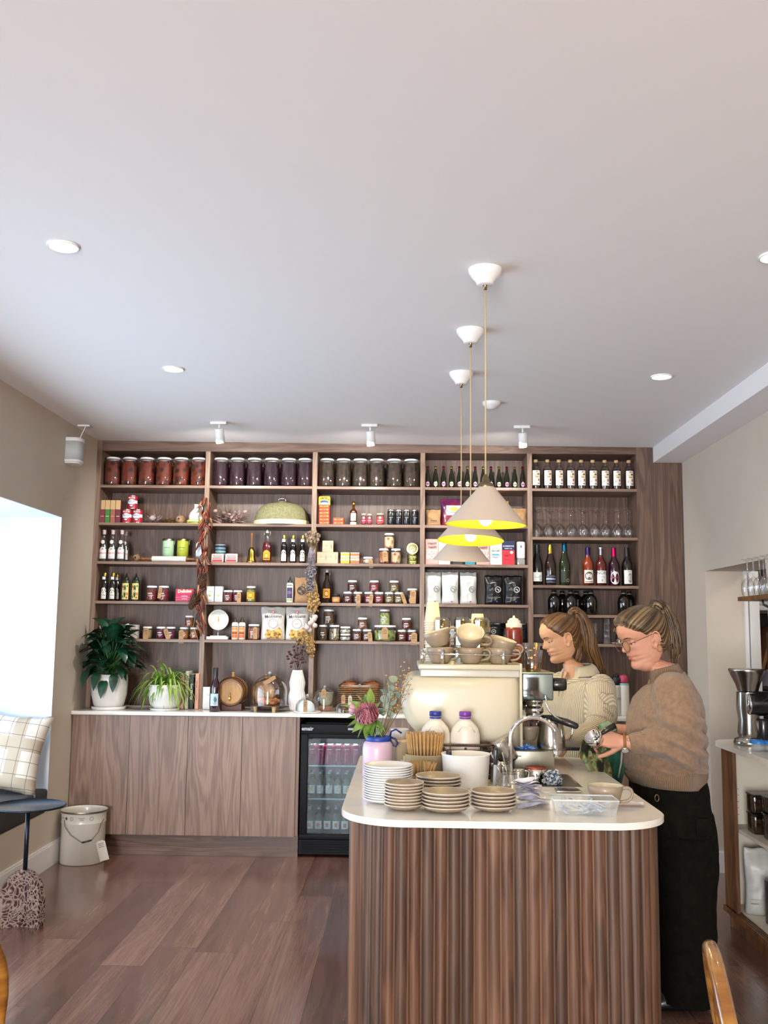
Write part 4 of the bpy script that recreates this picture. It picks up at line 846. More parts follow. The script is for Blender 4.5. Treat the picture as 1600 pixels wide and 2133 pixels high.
# bay four: coffee bags
m_silver = mat('silver_foil_paper', '#bdbdb7', .45, .1, col2='#c9c9c4', nscale=14); m_blackfoil = mat('black_foil', '#17181a', .32, .2)
lg = lambda col, x=.025: [('ring', .105, .019, col, x), ('o', .108, .007, .0035, col, x-.003), ('o', .1, .0035, .008, col, x+.006)]
for i, (X, w_, dy) in enumerate(((856, 'against the third divider', .07), (978, 'overlapping its neighbours', .06), (1107, 'nearest the black bags', .07))):
    put('silver_bag', pouch('coffee_bag', .118, .225, .07, m_silver, lg('#6a6a68') + [('p', .045, .047, .02, '#a8a49c', -.025), ('o', .018, .006, .006, '#b0443c', .012)], seed=21), at_shelf(c2(X), z, dy), 'white foil coffee bag on the fourth shelf, ' + w_, 'coffee bag', 'white coffee bags', rz=(.05, -.04, .03)[i])
for i, (X, w_) in enumerate(((1288, 'nearer the white bags'), (1425, 'nearer the fourth divider'))):
    put('black_bag', pouch('coffee_bag', .125, .205, .075, m_blackfoil, lg('#b9b9b6') + [('p', .05, .052, .045, '#a8a8a8', -.002), ('p', .042, .0435, .035, '#808080', -.008), ('o', .022, .005, .005, '#3a4c9a', .018), ('p', .02, .022, .014, '#8a8a8a', -.03)], seed=25), at_shelf(c2(X), z, .07), 'black foil coffee bag with white roundel on the fourth shelf, ' + w_, 'coffee bag', 'black coffee bags', rz=(.04, -.05)[i])
# growlers
z = SH5[3]
pr_g = [(.038, .001), (.043, .005), (.0435, .1), (.038, .12), (.02, .142), (.015, .15), (.015, .165), (0, .165)]
for X, dy, w_ in ((303, .06, 'front, over the younger woman'), (385, .16, 'rear, between the first two'), (468, .06, 'front, second along'), (525, .16, 'rear, behind the second'), (618, .16, 'rear, half hidden by the third'), (665, .06, 'front, third along'), (988, .06, 'front, alone by the side panel'), (1045, .16, 'rear, by the side panel')):
    put('growler', bottle(pr_g, g_blk, ([(.0165, .155), (.0165, .17), (0, .171)], P('#1a1a1a', .4)), [], .0435, name='growler', foil=([(.0155, .148), (.0168, .15), (.0155, .153)], P('#8f8f8c', .3))), at_shelf(c3(X), z, dy), 'squat black glass flagon with short neck, ' + w_, 'flagon', 'black flagons')

# ================================================================== fifth shelf
z = SH[4]
o = thing('mortar', 'white stone mortar bowl with its pestle behind the big plant', 'mortar', at_shelf(c1(140), z, .1)); b = MB(); b.lathe([(0, 0), (.04, 0), (.045, .008), (.07, .03), (.082, .06), (.084, .088), (.078, .09), (.07, .06), (.04, .03), (0, .024)], 36); b.build('bowl', m_cer, o)
b = MB(); b.lathe([(0, 0), (.014, .004), (.012, .03), (.009, .08), (.013, .13), (.008, .14), (0, .141)], 16, 0, TM((.0, 0, .035)) @ RY(R(62))); b.build('pestle', m_cer, o)
put('w_box', carton('salt_box', .1, .05, .096, '#ded8d0', [('t', 'sea salt', .016, .068, '#b8a29c', 0, 0, .01), ('t', 'Murray', .02, .046, '#b8605c', 0, -.05, .02), ('p', .02, .022, .03, '#b8a29c'), ('ring', .078, .006, '#c08c88', .03)]), at_shelf(c1(282), z, .06), 'square white box with faint red script beside the mortar', 'box')
addjar(397, z, .034, .084, '#6a5236', '#a89068', 'jar of pale seeds with a pale card in front', (.002, .07, .036, .075, .05), cf=c1)
addjar(493, z, .034, .084, '#3a0c24', '#6a2444', 'purple jam jar nearer the seed jar', cf=c1)
addjar(563, z, .034, .084, '#3a0c24', '#6a2444', 'purple jam jar with a slanting tag', (-.03, .065, .032, .07, -.35), cf=c1)
addjar(658, z, .0335, .082, '#7a3a16', '#b06a34', 'orange marmalade jar with a long tag over the edge', (-.012, .06, .034, .09, 0), cf=c1)
addjar(732, z, .0335, .082, '#7a3a16', '#b06a34', 'orange marmalade jar at the first divider', cf=c1)
addjar(697, z+.083, .0325, .081, '#6a3418', '#a05c34', 'orange marmalade jar on top of the other two', cf=c1)
# bay two
o = thing('kitchen_scale', 'white round disc scale on a stem with small cross hands', 'scale', at_shelf(c1(898), z, .06)); b = MB(); b.lathe([(0, -.008), (.07, -.01), (.0725, -.008), (.0725, .008), (.07, .011), (.066, .009), (0, .008)], 48, 0, TM((0, 0, .137)) @ RX(pi/2)); b.build('dial', m_cer, o)
deco(o, [('p', .1365, .1385, .032, '#5a4c3c', -.022), ('p', .12, .158, .003, '#b09a6a', .002), ('p', .136, .139, .012, '#b09a6a', .004), ('ring', .137, .058, '#d2cec6')], None, -.0115, 'hands')
b = MB(); b.cyl(.004, .02, .07, 10); b.build('stem', m_chrome, o); b = MB(); b.rbox(-.075, .075, -.04, .04, 0, .02, .003); b.rbox(-.05, .06, -.03, .03, .0205, .026, .002); b.build('base', m_cer, o)
for i, X in enumerate((1018, 1068)): put('sq_or', squeeze(.0235, .16, '#e2d8cc', [('p', .01, .085, .0225, '#d98a4a'), ('p', .04, .052, .018, '#8c2f1c'), ('p', .062, .066, .018, '#f0dcc0'), ('p', .02, .03, .02, '#c7504a'), ('p', .088, .094, .022, '#6a5a2c')], '#2c1d14'), at_shelf(c1(X), z, .05), 'white squeeze bottle with orange label, %s of the pair by the disc scale' % ('first', 'second')[i], 'squeeze bottle', 'orange squeeze bottles')
addjar(1152, z, .041, .108, '#5c2010', '#a0502c', 'reddish chutney jar with tag beside the pasta bags', (.016, .085, .03, .08, 0), cf=c1)
m_pasta = mat('pasta_pieces', '#9a6a2c', .6, col2='#d9b05c', nscale=70, kind='cells'); m_bagw = mat('white_pasta_bag', '#d8d4cc', .35, .1, coat=.2, col2='#c6c1b8', nscale=10)
def pasta():
    o = pouch('pasta_bag', .168, .23, .075, m_bagw, [('o', .195, .01, .01, '#a83434'), ('o', .195, .004, .004, '#e8d8d0'), ('t', 'Molisana', .034, .165, '#3c3a3a', 0, -.07, .01), ('ring', .115, .032, '#a8a49c'), ('t', 'rigatoni', .014, .115, '#6a665f', 0, 0, .0)], seed=31)()
    b = MB(); pts = [(-.04, .078), (-.01, .066), (.02, .07), (.045, .09), (.06, .072), (.066, .03), (.05, .012), (0, .008), (-.045, .014), (-.055, .04)]
    b.add([(x, -.0425-.0035*(.02 < zz < .075), zz) for x, zz in pts], [tuple(range(len(pts)))], 0, False); b.build('window_of_pasta', m_pasta, o)
    q = random.Random(4)
    for i in range(14):
        x, zz, a = q.uniform(-.045, .05), q.uniform(.016, .062), q.uniform(0, pi); b = MB(); b.tube([(x-.012*cos(a), -.046, zz-.012*sin(a)), (x, -.048, zz+.001), (x+.012*cos(a), -.046, zz+.012*sin(a))], .0036, 6); b.build('pasta', m_pasta, o)
    return o
for i, X in enumerate((1288, 1463)): put('pasta', pasta, at_shelf(c1(X), z, .07), 'white pasta bag with script lettering and clear patch, %s' % ('beside the chutney jar', 'beside the garlic bunch')[i], 'pasta bag', 'pasta bags', rz=(.08, -.04)[i])
# bay three
addjar(118, z+.109, .038, .108, '#2c1c10', '#5c4226', 'tall brown preserve jar stacked beside the garlic')
addjar(78, z, .031, .108, '#2c1c10', '#5c4226', 'tall brown preserve jar below, beside the garlic')
addjar(157, z, .037, .108, '#3a2a1a', '#9a8a68', 'tall brown jar with slanting white print', marks=False, lb=[('p', .03, .08, .004, '#d8d2c4', .006), ('p', .035, .085, .002, '#d8d2c4', .014)])
for i in range(2): addjar(236, z+.05*i, .038, .049, '#4a5040', '#cfd0bc', '%s flat jar of white cheese in oil' % ('lower', 'upper')[i], marks=False, sc_=55)
addjar(320, z, .0335, .081, '#3a1c12', '#6a4030', 'brown chutney jar without tag, lower')
addjar(390, z, .0335, .08, '#3a1c12', '#6a4030', 'brown chutney jar with slanting tag, lower', (.018, .06, .03, .08, -.12))
addjar(358, z+.081, .034, .081, '#4c2818', '#85543c', 'brown chutney jar standing on two others')
addjar(518, z, .0785, .11, '#3c4a1c', '#8c9a50', 'very wide jar of green pickles wearing a brown tag', (0, .09, .044, .075, .02), sc_=34, rn=.93, marks=False)
addjar(515, z+.111, .0375, .11, '#5a6a30', '#a3ac6a', 'tall jar of green pickles on top of the wide one', sc_=60)
addjar(637, z, .0335, .079, '#3a0e0a', '#6a2416', 'dark red sauce jar without tag, lower')
addjar(707, z, .0335, .079, '#3a0e0a', '#6a2416', 'dark red sauce jar with tag at the third divider', (.016, .058, .042, .085, 0))
addjar(670, z+.08, .0335, .082, '#3a0e0a', '#6a2416', 'dark red sauce jar on top of two')
# bay four behind the machine
for i, (X, w_) in enumerate(((840, 'by the third divider'), (960, 'behind the paper cups'), (1048, 'behind the cup pyramid'))):
    put('silver_bag2', pouch('coffee_bag', .105, .115, .07, m_silver, [('p', .085, .095, .04, '#b9b9b4'), ('p', .02, .06, .04, '#9fa5aa')], seed=27), at_shelf(c2(X), z, .1), 'short white coffee bag on the lowest shelf, ' + w_, 'coffee bag', 'white coffee bags')
for X, dy, w_ in ((1195, .14, 'rear'), (1285, .07, 'front, with its roundel showing'), (1385, .14, 'rear, behind the red sauce bottle'), (1470, .07, 'front, by the fourth divider')):
    put('black_bag2', pouch('coffee_bag', .11, .135, .07, m_blackfoil, [('ring', .075, .014, '#c0c0bc'), ('o', .076, .006, .003, '#c0c0bc')], seed=29), at_shelf(c2(X), z, dy), 'black coffee bag on the lowest shelf, ' + w_, 'coffee bag', 'black coffee bags')
# bay five: stacked tumblers, little gold figure bottle
z = SH5[4]
def tumbler(h=.09, r_=.036, rt=.03, fl=0):
    def fn():
        o = E('glass_tumbler'); b = MB(); rf = (lambda a, zz: 1 + .02*cos(fl*a)) if fl else None
        b.lathe([(r_, 0), (r_*.99, .004), (rt*1.02, h-.004), (rt, h), (0, h)], 32, rf=rf); b.lathe([(0, h-.008), (rt*.9, h-.008), (r_*.93, .002), (r_, 0)], 32, rf=rf); b.build('glass', m_glass, o); return o
    return fn
for X, n_, w_ in ((690, 3, 'first stack above the ponytail'), (820, 4, 'taller stack beside it')):
    for k in range(n_): put('tumbler', tumbler(.06, .032, .027), at_shelf(c3(X)+.0, z+.043*k, .07), 'upturned small tumbler, %s up in the %s' % (ORD[k], w_), 'glass', 'stacked tumblers on the lowest shelf')
o = thing('gold_bottle', 'small dark bottle with gold figure stopper on a white saucer', 'bottle', at_shelf(c3(935), z, .07)); b = MB(); b.lathe([(0, .006), (.02, .006), (.021, .01), (.021, .055), (.009, .075), (.008, .11), (0, .11)], 20); b.build('glass', g_blk, o)
b = MB(); b.lathe([(.011, .075), (.007, .09), (.011, .105), (.006, .12), (.009, .128), (.004, .14), (0, .141)], 14); b.build('stopper', mat('brass'), o); b = MB(); b.lathe([(0, 0), (.03, 0), (.052, .008), (.05, .009), (.03, .004), (0, .004)], 28); b.build('saucer', m_cer, o)
b = MB(); b.box(-.006, .006, -.0225, -.0215, .01, .05); b.build('label', P('#d8cfa8'), o)

# ================================================================== hanging garlands
def hook_y(): return YB - .035
xg = xat(428, YB-.03, 2.2)
o = thing('chilli_garland', 'string of dried red chillies and two pine cones hanging on the first divider', 'garland', (xg, YB-.045, 1.45))
b = MB(); zt = zat(1015, YB-.04, xg)-1.45; b.tube([(.0, .035, zt), (.004, .0, zt-.08), (-.004, 0, .35), (-.015, 0, .1)], .0018, 6); b.tube([(-.004, 0, .35), (-.04, 0, .2), (-.06, -.01, .0), (-.085, 0, -.02)], .0014, 6); b.build('string', m_twine, o)
m_ch = [mat('dried_chilli', '#38100a', .45, col2='#6e2412', nscale=30), mat('dried_chilli_pale', '#6e3a20', .6, col2='#a0704a', nscale=30)]
q = random.Random(12); cm = []
for k in range(2):
    for j in range(2):
        b = MB(); L = .07+.02*j; b.tube([(0, 0, 0), (.003, 0, -.01), (.006*(1-2*j), .002, -L*.5), (-.004, 0, -L)], [.0025, .008, .007, .0012], 7); ob = b.build('chilli', m_ch[k], o); cm.append(ob)
for i in range(76):
    ob = cm[i] if i < 4 else cm[q.choice((0, 1, 0, 1, 2, 3))].copy()
    if i >= 4: C.objects.link(ob)
    seg = i/75; cl_ = (zt-.12) - (zt-.12+.02)*seg + q.uniform(-.02, .02)
    bun = q.choice((0, 1)); xx = (-.012*seg) + q.uniform(-.03, .03)*(.4+abs(sin(seg*11)))
    ob.location = (xx, q.uniform(-.03, .012), cl_ + .05); ob.rotation_euler = (q.uniform(-.5, .5), q.uniform(-.75, .75), q.uniform(0, 6)); ob.scale = (1, 1, q.uniform(.8, 1.25))
def cone_mesh():
    b = MB(); q = random.Random(8); H = .125
    for j in range(13):
        t_ = j/12; r_ = .03*sin(pi*(.12+.8*t_))**.8; n_ = 9
        for i in range(n_):
            a = 2*pi*(i+.5*(j % 2))/n_; zc = -H*t_; ca, sa = cos(a), sin(a)
            b.add([(ca*r_*.5-sa*.006, sa*r_*.5+ca*.006, zc-.004), (ca*r_*.5+sa*.006, sa*r_*.5-ca*.006, zc-.004), (ca*(r_+.006)+sa*.005, sa*(r_+.006)-ca*.005, zc+.006), (ca*(r_+.009), sa*(r_+.009), zc+.011), (ca*(r_+.006)-sa*.005, sa*(r_+.006)+ca*.005, zc+.006)], [(0, 1, 2, 3, 4)], 0, False)
    b.ball((0, 0, -H/2), .022, 12, 0, None, (1, 1, 2.6)); return b
m_cone = mat('pine_cone', '#4c3424', .8, col2='#7c5a40', nscale=40)
for (px_, py_, tilt) in ((417, 1198, .15), (403, 1236, .3)):
    X_ = xat(px_, YB-.07, 1.5); cone_mesh().build('pine_cone', m_cone, o, (X_-xg+.01, -.02, zat(py_, YB-.07, X_)-1.45+.01), (0, tilt, 0))
# dried flower bunches and garlic on the second divider
xd = xat(650, YB-.04, 1.7)
o = thing('dried_flower_garland', 'long hanging bunch of grey and straw dried flowers on the second divider', 'garland', (xd, YB-.06, 1.3))
def zz(py): return zat(py, YB-.06, xd) - 1.3
b = MB(); b.tube([(0, .05, zz(1102)), (0, 0, zz(1120)), (0, 0, zz(1345))], .0022, 6); b.build('string', m_twine, o)
def bunch(name, py0, py1, w_, mt, seed, n_, rr=.002, headr=.007, heads=30, mh=None, dx=0, down=True):
    q = random.Random(seed); b = MB(); z0, z1 = zz(py0), zz(py1)
    for i in range(n_):
        a = q.uniform(0, 2*pi); w2 = w_*sqrt(q.random()); e = Vector((cos(a)*w2+dx, sin(a)*w2*.45-.01, z1+(z0-z1)*q.uniform(0, .45))); s_ = Vector((dx, -.005, z0))
        mid = (s_+e)/2 + Vector((cos(a)*w2*.25, 0, 0)); b.tube([s_, mid, e], [rr*.5, rr*.7, rr*.3], 4)
        if heads:
            for k in range(2):
                f_ = e + Vector((q.uniform(-.008, .008), q.uniform(-.008, .008), q.uniform(-.01, .02))); b.ball(f_, headr*q.uniform(.6, 1.3), 7, 1, None, (1, 1, 1.3), .3, i+k)
    b.build(name, [mt, mh or mt], o)
m_lav = mat('dried_lavender_grey', '#5a5358', .95, col2='#8c8488', nscale=50); m_wheat = mat('dried_wheat', '#86663c', .9, col2='#b8965e', nscale=70)
bunch('dark_flower_heads', 1150, 1112, .046, m_dry2, 3, 60, headr=.009, mh=mat('dried_brown_heads', '#54463a', .9, col2='#968268', nscale=70))
bunch('lavender_bunch', 1118, 1235, .034, m_lav, 4, 130, rr=.0035, headr=.005, dx=-.008)
bunch('wheat_bunch', 1200, 1272, .042, m_wheat, 6, 90, headr=.0075, dx=.01)
bunch('lower_straw_bunch', 1305, 1368, .026, m_wheat, 8, 60, rr=.003, headr=.006, dx=.0)
bunch('side_straw_bunch', 1312, 1340, .05, m_dry4, 10, 60, headr=.006, dx=-.045)
q = random.Random(2)
for i in range(7):
    b = MB(); b.lathe([(0, -.016), (.01, -.017), (.018, -.006), (.017, .006), (.006, .018), (.003, .03), (0, .032)], 14, rf=lambda a, zq: 1+.05*cos(6*a))
    b.build('garlic_bulb', mat('garlic_skin', '#cfc3b6', .6, col2='#a88c94', nscale=40, lo=.45, hi=.75), o, (q.uniform(-.028, .03), -.03+q.uniform(-.01, .02), zz(1285)+(zz(1312)-zz(1285))*i/6), (q.uniform(-.6, .6), q.uniform(-.8, .8), 0))

# ================================================================== on the back counter
z = CT
def leaf(b, base, d_, L, w_, mt=0, droop=.5, fold=.25, n=6, twist=0, zmin=-9):
    """one leaf blade rising from base along d_ and arching over"""
    d_ = Vector(d_).normalized(); side = d_.cross(Vector((0, 0, 1))); side = side.normalized() if side.length > .05 else Vector((1, 0, 0)); p = Vector(base); dirv = d_.copy(); vs = []
    side = Matrix.Rotation(twist, 3, d_) @ side
    for i in range(n+1):
        t_ = i/n; ww = w_*(sin(pi*(t_**.75))**.9 if 0 < t_ < 1 else .02); up = side.cross(dirv).normalized()
        vs += [tuple(p - side*ww + up*ww*fold), tuple(p), tuple(p + side*ww + up*ww*fold)]
        dirv = (dirv + Vector((0, 0, -droop/n))).normalized(); p = p + dirv*L/n; p.z = max(p.z, zmin)
    fs = []
    for i in range(n): a = 3*i; fs += [(a, a+1, a+4, a+3), (a+1, a+2, a+5, a+4)]
    b.add(vs, fs, mt, True)
px0 = xat(226, 6.66, z); m_pot = mat('white_ceramic_pot', '#dedad3', .35, coat=.2)
o = thing('potted_plant', 'large dark green leafy plant in a white pot at the window end of the counter', 'plant', (px0, 6.66, z))
b = MB(); b.lathe([(0, .012), (.085, .012), (.1, .03), (.118, .1), (.122, .19), (.12, .235), (.113, .237), (.112, .2), (0, .2)], 44); b.build('pot', m_pot, o)
b = MB(); b.lathe([(0, 0), (.105, 0), (.112, .004), (.114, .02), (.108, .022), (.106, .012), (0, .01)], 44); b.build('saucer', m_pot, o)
b = MB(); b.lathe([(0, .215), (.112, .212)], 20); b.build('soil', P('#2c2018', .95), o)
m_leaf = mat('peace_lily_leaf', '#0a2216', .35, col2='#1c4a30', nscale=9, coat=.2)
q = random.Random(17); b = MB(); bs = MB()
for i in range(120):
    a = q.uniform(0, 2*pi); e_ = q.uniform(-.1, 1.25) if i % 3 else q.uniform(.7, 1.35); rr_ = q.uniform(.06, .29); Hh = q.uniform(.0, .26) + .04*e_
    d_ = (cos(a)*cos(e_), sin(a)*cos(e_)*.55, sin(e_)); bp = Vector((cos(a)*rr_*.62*cos(e_), sin(a)*rr_*.35-.02, .22+max(.0, Hh)+.03*sin(e_)))
    if bp.x < -.13 and px0 + bp.x < XL + .1: bp.x = -.08
    leaf(b, bp, d_, q.uniform(.1, .165), q.uniform(.028, .043), 0, q.uniform(.9, 2.3), .22, twist=q.uniform(-.5, .5))
    bs.tube([(q.uniform(-.03, .03), q.uniform(-.03, .03), .2), (bp.x*.5, bp.y*.5, .22+(bp.z-.2)*.6), tuple(bp)], .0022, 4)
for (x_, zt_) in ((-.1, .27), (-.04, .25), (.06, .24), (.0, .2)):
    leaf(b, (x_, -.11, zt_), (x_*2, -.5, .1), .15, .03, 0, 3.2, .2)
b.build('leaves', m_leaf, o); bs.build('stems', P('#3c6a34', .5), o)
px1 = xat(343, 6.66, z); o = thing('potted_plant', 'light green spider plant trailing over a white pot', 'plant', (px1, 6.66, z))
b = MB(); b.lathe([(0, .01), (.07, .01), (.1, .04), (.113, .1), (.112, .17), (.106, .172), (.104, .14), (0, .14)], 40); b.build('pot', m_pot, o); b = MB(); b.lathe([(0, 0), (.095, 0), (.1, .012), (.094, .013), (0, .008)], 40); b.build('saucer', m_pot, o)
q = random.Random(23); b = MB(); m_sp = mat('spider_plant_leaf', '#4c7a1e', .45, col2='#a3bd55', nscale=14, stretch=(1, 1, .3))
for i in range(170):
    a = q.uniform(0, 2*pi); e_ = q.uniform(.5, 1.4); d_ = (cos(a)*cos(e_), sin(a)*cos(e_)*.75, sin(e_)); leaf(b, (q.uniform(-.05, .05), q.uniform(-.05, .05), .16), d_, q.uniform(.17, .31), q.uniform(.0045, .0075), 0, q.uniform(2.2, 4.2), .3, 9, zmin=.004)
b.build('leaves', m_sp, o)
for (X, w_, h_, c, txt, tc, dsc) in ((377, .03, .235, '#c9a28c', '', '', 'pale pink'), (387.5, .022, .255, '#c2c0ae', '', '', 'pale sage grey'), (397.5, .026, .235, '#1a1c22', 'East We Eat', '#e4e0d8', 'black with white lettering'), (408.5, .024, .24, '#d49a80', '', '', 'peach pink')):
    sp = [('t', txt, .022, h_*.5, tc, 0, pi/2, .02)] if txt else [('p', h_*.6, h_*.8, .003, '#8a6a5c'), ('p', h_*.25, h_*.4, .002, '#8a6a5c')]
    o = thing('cookbook', 'upright cookbook with %s spine beside the spider plant' % dsc, 'book', at_shelf(X, z, -.04), -.03 if dsc[0] == 'p' else 0, 'cookbooks on the counter')
    b = MB(); b.rbox(-w_/2, w_/2, 0, .17, 0, h_, .002); b.build('cover', P(c, .5), o); b = MB(); b.box(-w_/2+.003, w_/2-.003, .01, .168, .002, h_+.0005); b.box(-w_/2+.003, w_/2-.003, .01, .1705, .004, h_-.004); b.build('pages', P('#d8d0c0', .8), o); deco(o, sp, None, 0, 'spine_print')
def fn():
    o = E('menu_card'); b = MB(); b.rbox(-.034, .034, -.002, .002, .008, .15, .001); b.build('card', P('#dcdad5', .5), o); b = MB(); b.rbox(-.03, .03, -.02, .02, 0, .008, .002); b.build('foot', P('#c9c7c2', .3), o); deco(o, [('p', .095, .097, .012, '#5a5a5a', .01)], None, -.002, 'print'); return o
put('card', fn, at_shelf(432, z, -.02), 'blank-looking white counter card behind the dark wine bottle', 'card')
o = bottle(wprof(.036, .288), g_purple, (capp(.0145, .289, .23, .0015), P('#1a1c24', .4)), [('p', .04, .12, .028, '#b9cfd8'), ('o', .075, .014, .03, '#8fa4ac', .006), ('o', .08, .01, .016, '#4c6a80', .008)], .036)(); o.location = (xat(447, 6.57, z), 6.57, z); tag(o, 'dark wine bottle with pale blue label standing on the back counter', 'wine bottle')
m_oak = mat('oak_barrel', '#6a4426', .45, col2='#8c6238', nscale=8, stretch=(1, .2, 1), coat=.3); m_hoop = mat('barrel_hoop', '#4c3420', .4, .4); m_cask = mat('cask_head', '#9a6c34', .45, col2='#b98a4c', nscale=6, stretch=(6, 1, 1), coat=.3)
def cask():
    o = E('wine_cask'); Mb = TM((0, 0, .125)) @ RX(pi/2); b = MB(); b.lathe([(.075, -.1), (.088, -.1), (.1, -.05), (.104, 0), (.1, .05), (.088, .1), (.075, .1)], 40, 0, Mb); b.build('staves', m_oak, o)
    for a in (-.092, -.06, .06, .092): b = MB(); r_ = .1045-(abs(a)**2)*1.4; b.lathe([(r_, a-.008), (r_+.002, a), (r_, a+.008)], 40, 0, Mb); b.build('hoop', m_hoop, o)
    for s_ in (-.092, .092): b = MB(); b.lathe([(0, s_), (.076, s_)], 40, 0, Mb); b.build('head', m_cask, o)
    b = MB(); b.cyl(.006, .09, .13, 10, 0, TM((0, 0, .088)) @ RX(pi/2)); b.cyl(.005, .07, .11, 10, 0, TM((0, -.122, 0))); b.cyl(.003, .1, .125, 8, 0, TM((0, -.122, 0))); b.build('tap', mat('brass'), o)
    b = MB(); b.lathe([(.01, .22), (.008, .25), (.011, .255), (0, .257)], 12); b.build('bung', P('#b98a54', .6), o)
    b = MB(); b.rbox(-.075, .075, -.075, -.05, 0, .05, .003); b.rbox(-.075, .075, .05, .075, 0, .05, .003); b.rbox(-.07, .07, -.06, .06, 0, .014, .002); b.build('cradle', P('#4c2a20', .5), o); return o
put('cask', cask, (xat(484, 6.71, z), 6.71, z), 'small oak cask with brass tap beside the dark wine bottle', 'cask', 'small oak casks')
put('cask', cask, (xat(553, 6.86, z), 6.86, z), 'small oak cask seen through the biggest glass dome', 'cask', 'small oak casks', s=.92)
def cloche(r_, h_, kn=.012, stand=None):
    o = E('glass_cloche'); z0 = 0
    if stand == 'legs':
        z0 = .045; b = MB(); b.lathe([(0, z0-.006), (r_+.006, z0-.006), (r_+.008, z0-.003), (r_+.006, z0), (0, z0)], 36); b.build('glass_board', mat('dark_board', '#4c3426', .3, coat=.5), o)
        for k in range(3): a = -pi/2-.0+k*2*pi/3+.5; b = MB(); b.lathe([(.011, 0), (.015, z0-.006)], 12, 0, TM((r_*.75*cos(a), r_*.75*sin(a), 0))); b.build('leg', P('#c9a878', .6), o)
    elif stand: b = MB(); b.lathe([(0, 0), (r_*1.05, 0), (r_*1.2, .008), (r_*1.18, .011), (r_*1.0, .006), (0, .006)], 36); b.build('plate', m_cer, o); z0 = .008
    pr = [(r_, z0), (r_, z0+h_-r_*.9)] + [(r_*cos(t_), z0+h_-r_*.9+r_*.9*sin(t_)) for t_ in [R(v) for v in (15, 30, 45, 60, 72, 82, 90)]]
    b = MB(); b.lathe(pr, 44); b.build('dome', m_glass, o); b = MB(); b.ball((0, 0, z0+h_+kn*.8), kn, 14); b.lathe([(.004, z0+h_-.002), (.005, z0+h_+.004)], 10); b.build('knob', mat('glass_knob', '#e8eef0', .05, coat=1, trans=.7), o); return o
o = cloche(.122, .2, .013, 'legs'); o.location = (xat(560, 6.64, z), 6.64, z); tag(o, 'biggest glass dome on a wooden-legged stand in front of a cask', 'cake dome'); tagpart(o, .05, -.11, .235, .026, .085, 1.0, 0)
for i, (x_, y_, c) in enumerate(((-.02, -.02, '#8c4a24'), (.04, .02, '#a8642e'), (.03, -.04, '#7a3a1c'), (-.05, .03, '#96562a'))):
    t2 = thing('pastry', 'flaky brown pastry under the biggest glass dome, %s' % ('in front by the cask head', 'at the back by the vase', 'in front by the vase', 'at the back by the bottle')[i], 'pastry', (o.location.x+x_, 6.64+y_, z+.0455), i*1.1, 'pastries under the dome'); b = MB(); b.ball((0, 0, .02), .034, 14, 0, None, (1.3, .8, .6), .5, i); b.build('crust', mat('pastry_crust%d' % i, c, .5, col2='#c98a4c', nscale=26), t2)
o = thing('ribbed_vase', 'tall white pleated vase on the back counter', 'vase', (xat(618, 6.72, z), 6.72, z)); b = MB()
b.lathe([(0, 0), (.042, .002), (.05, .02), (.058, .06), (.056, .1), (.046, .14), (.052, .19), (.042, .235), (.033, .27), (.032, .275), (.028, .27), (.03, .2), (0, .19)], 72, rf=lambda a, zq: 1+.08*cos(20*a)); b.build('body', m_cer, o)
q = random.Random(31); m_dk = mat('dried_dark_red_stem', '#3a1c1c', .9, col2='#5c3430', nscale=40)
t2 = thing('dried_branch', 'dark red dried seed branches standing in the white pleated vase', 'dried flowers', (o.location.x, 6.72, z+.27)); b = MB(); b2 = MB()
for i in range(5):
    a = q.uniform(-.3, .35); L = q.uniform(.12, .24); p = [Vector((0, 0, -.06)), Vector((a*.04, 0, 0)), Vector((a*.12+.01, q.uniform(-.02, .02), L*.5)), Vector((a*.3+.01, q.uniform(-.03, .03), L))]; b.tube(p, [.002, .002, .0018, .001], 5)
    for k in range(9): f_ = p[1].lerp(p[3], .25+.75*k/8); b2.ball(f_+Vector((q.uniform(-.022, .022), q.uniform(-.02, .02), q.uniform(-.01, .01))), q.uniform(.006, .011), 8, 0, None, (1, 1, .8), .5, k)
b.build('stems', m_dk, t2); b2.build('seed_heads', m_dk, t2)
o = cloche(.078, .098, .01, True); o.location = (xat(640, 6.58, z), 6.58, z); tag(o, 'low glass dome on a white plate by the fridge end', 'cake dome'); tagpart(o, -.005, -.081, .085, .026, .075, .02)
t2 = thing('white_cheese', 'pale blue-white round cheese under the low glass dome', 'cheese', (o.location.x-.008, 6.58, z+.0085)); b = MB(); b.lathe([(0, 0), (.058, 0), (.06, .01), (.052, .045), (.03, .068), (0, .075)], 32); b.build('rind', mat('white_rind', '#c9dfe8', .6, col2='#e4f0f4', nscale=20), t2)
o = cloche(.082, .155, .01, None); o.location = (xat(676, 6.74, z), 6.74, z); tag(o, 'tall glass dome with tan tag over a stoneware crock', 'cake dome'); tagpart(o, 0, -.088, .15, .03, .055, 0)
t2 = thing('stoneware_crock', 'speckled grey-green crock on a wooden block under the tall dome', 'crock', (o.location.x+.01, 6.74, z+.001)); b = MB(); b.rbox(-.045, .045, -.035, .035, 0, .035, .003); b.build('block', mat('brown_turned_wood'), t2); b = MB(); b.lathe([(0, .036), (.034, .036), (.043, .06), (.05, .12), (.053, .125), (.047, .126), (.04, .06), (0, .05)], 32); b.build('crock', mat('speckled_stoneware', '#8c8c74', .5, col2='#a6a68c', nscale=120), t2)
o = cloche(.058, .07, .008, None); o.location = (xat(716, 6.62, z), 6.62, z); tag(o, 'smallest glass dome in front of the bread basket', 'cake dome'); tagpart(o, -.0, -.062, .118, .026, .055, 0); tagpart(o, .045, -.062, .112, .026, .055, 0, mt=P('#b9b59a', .7))
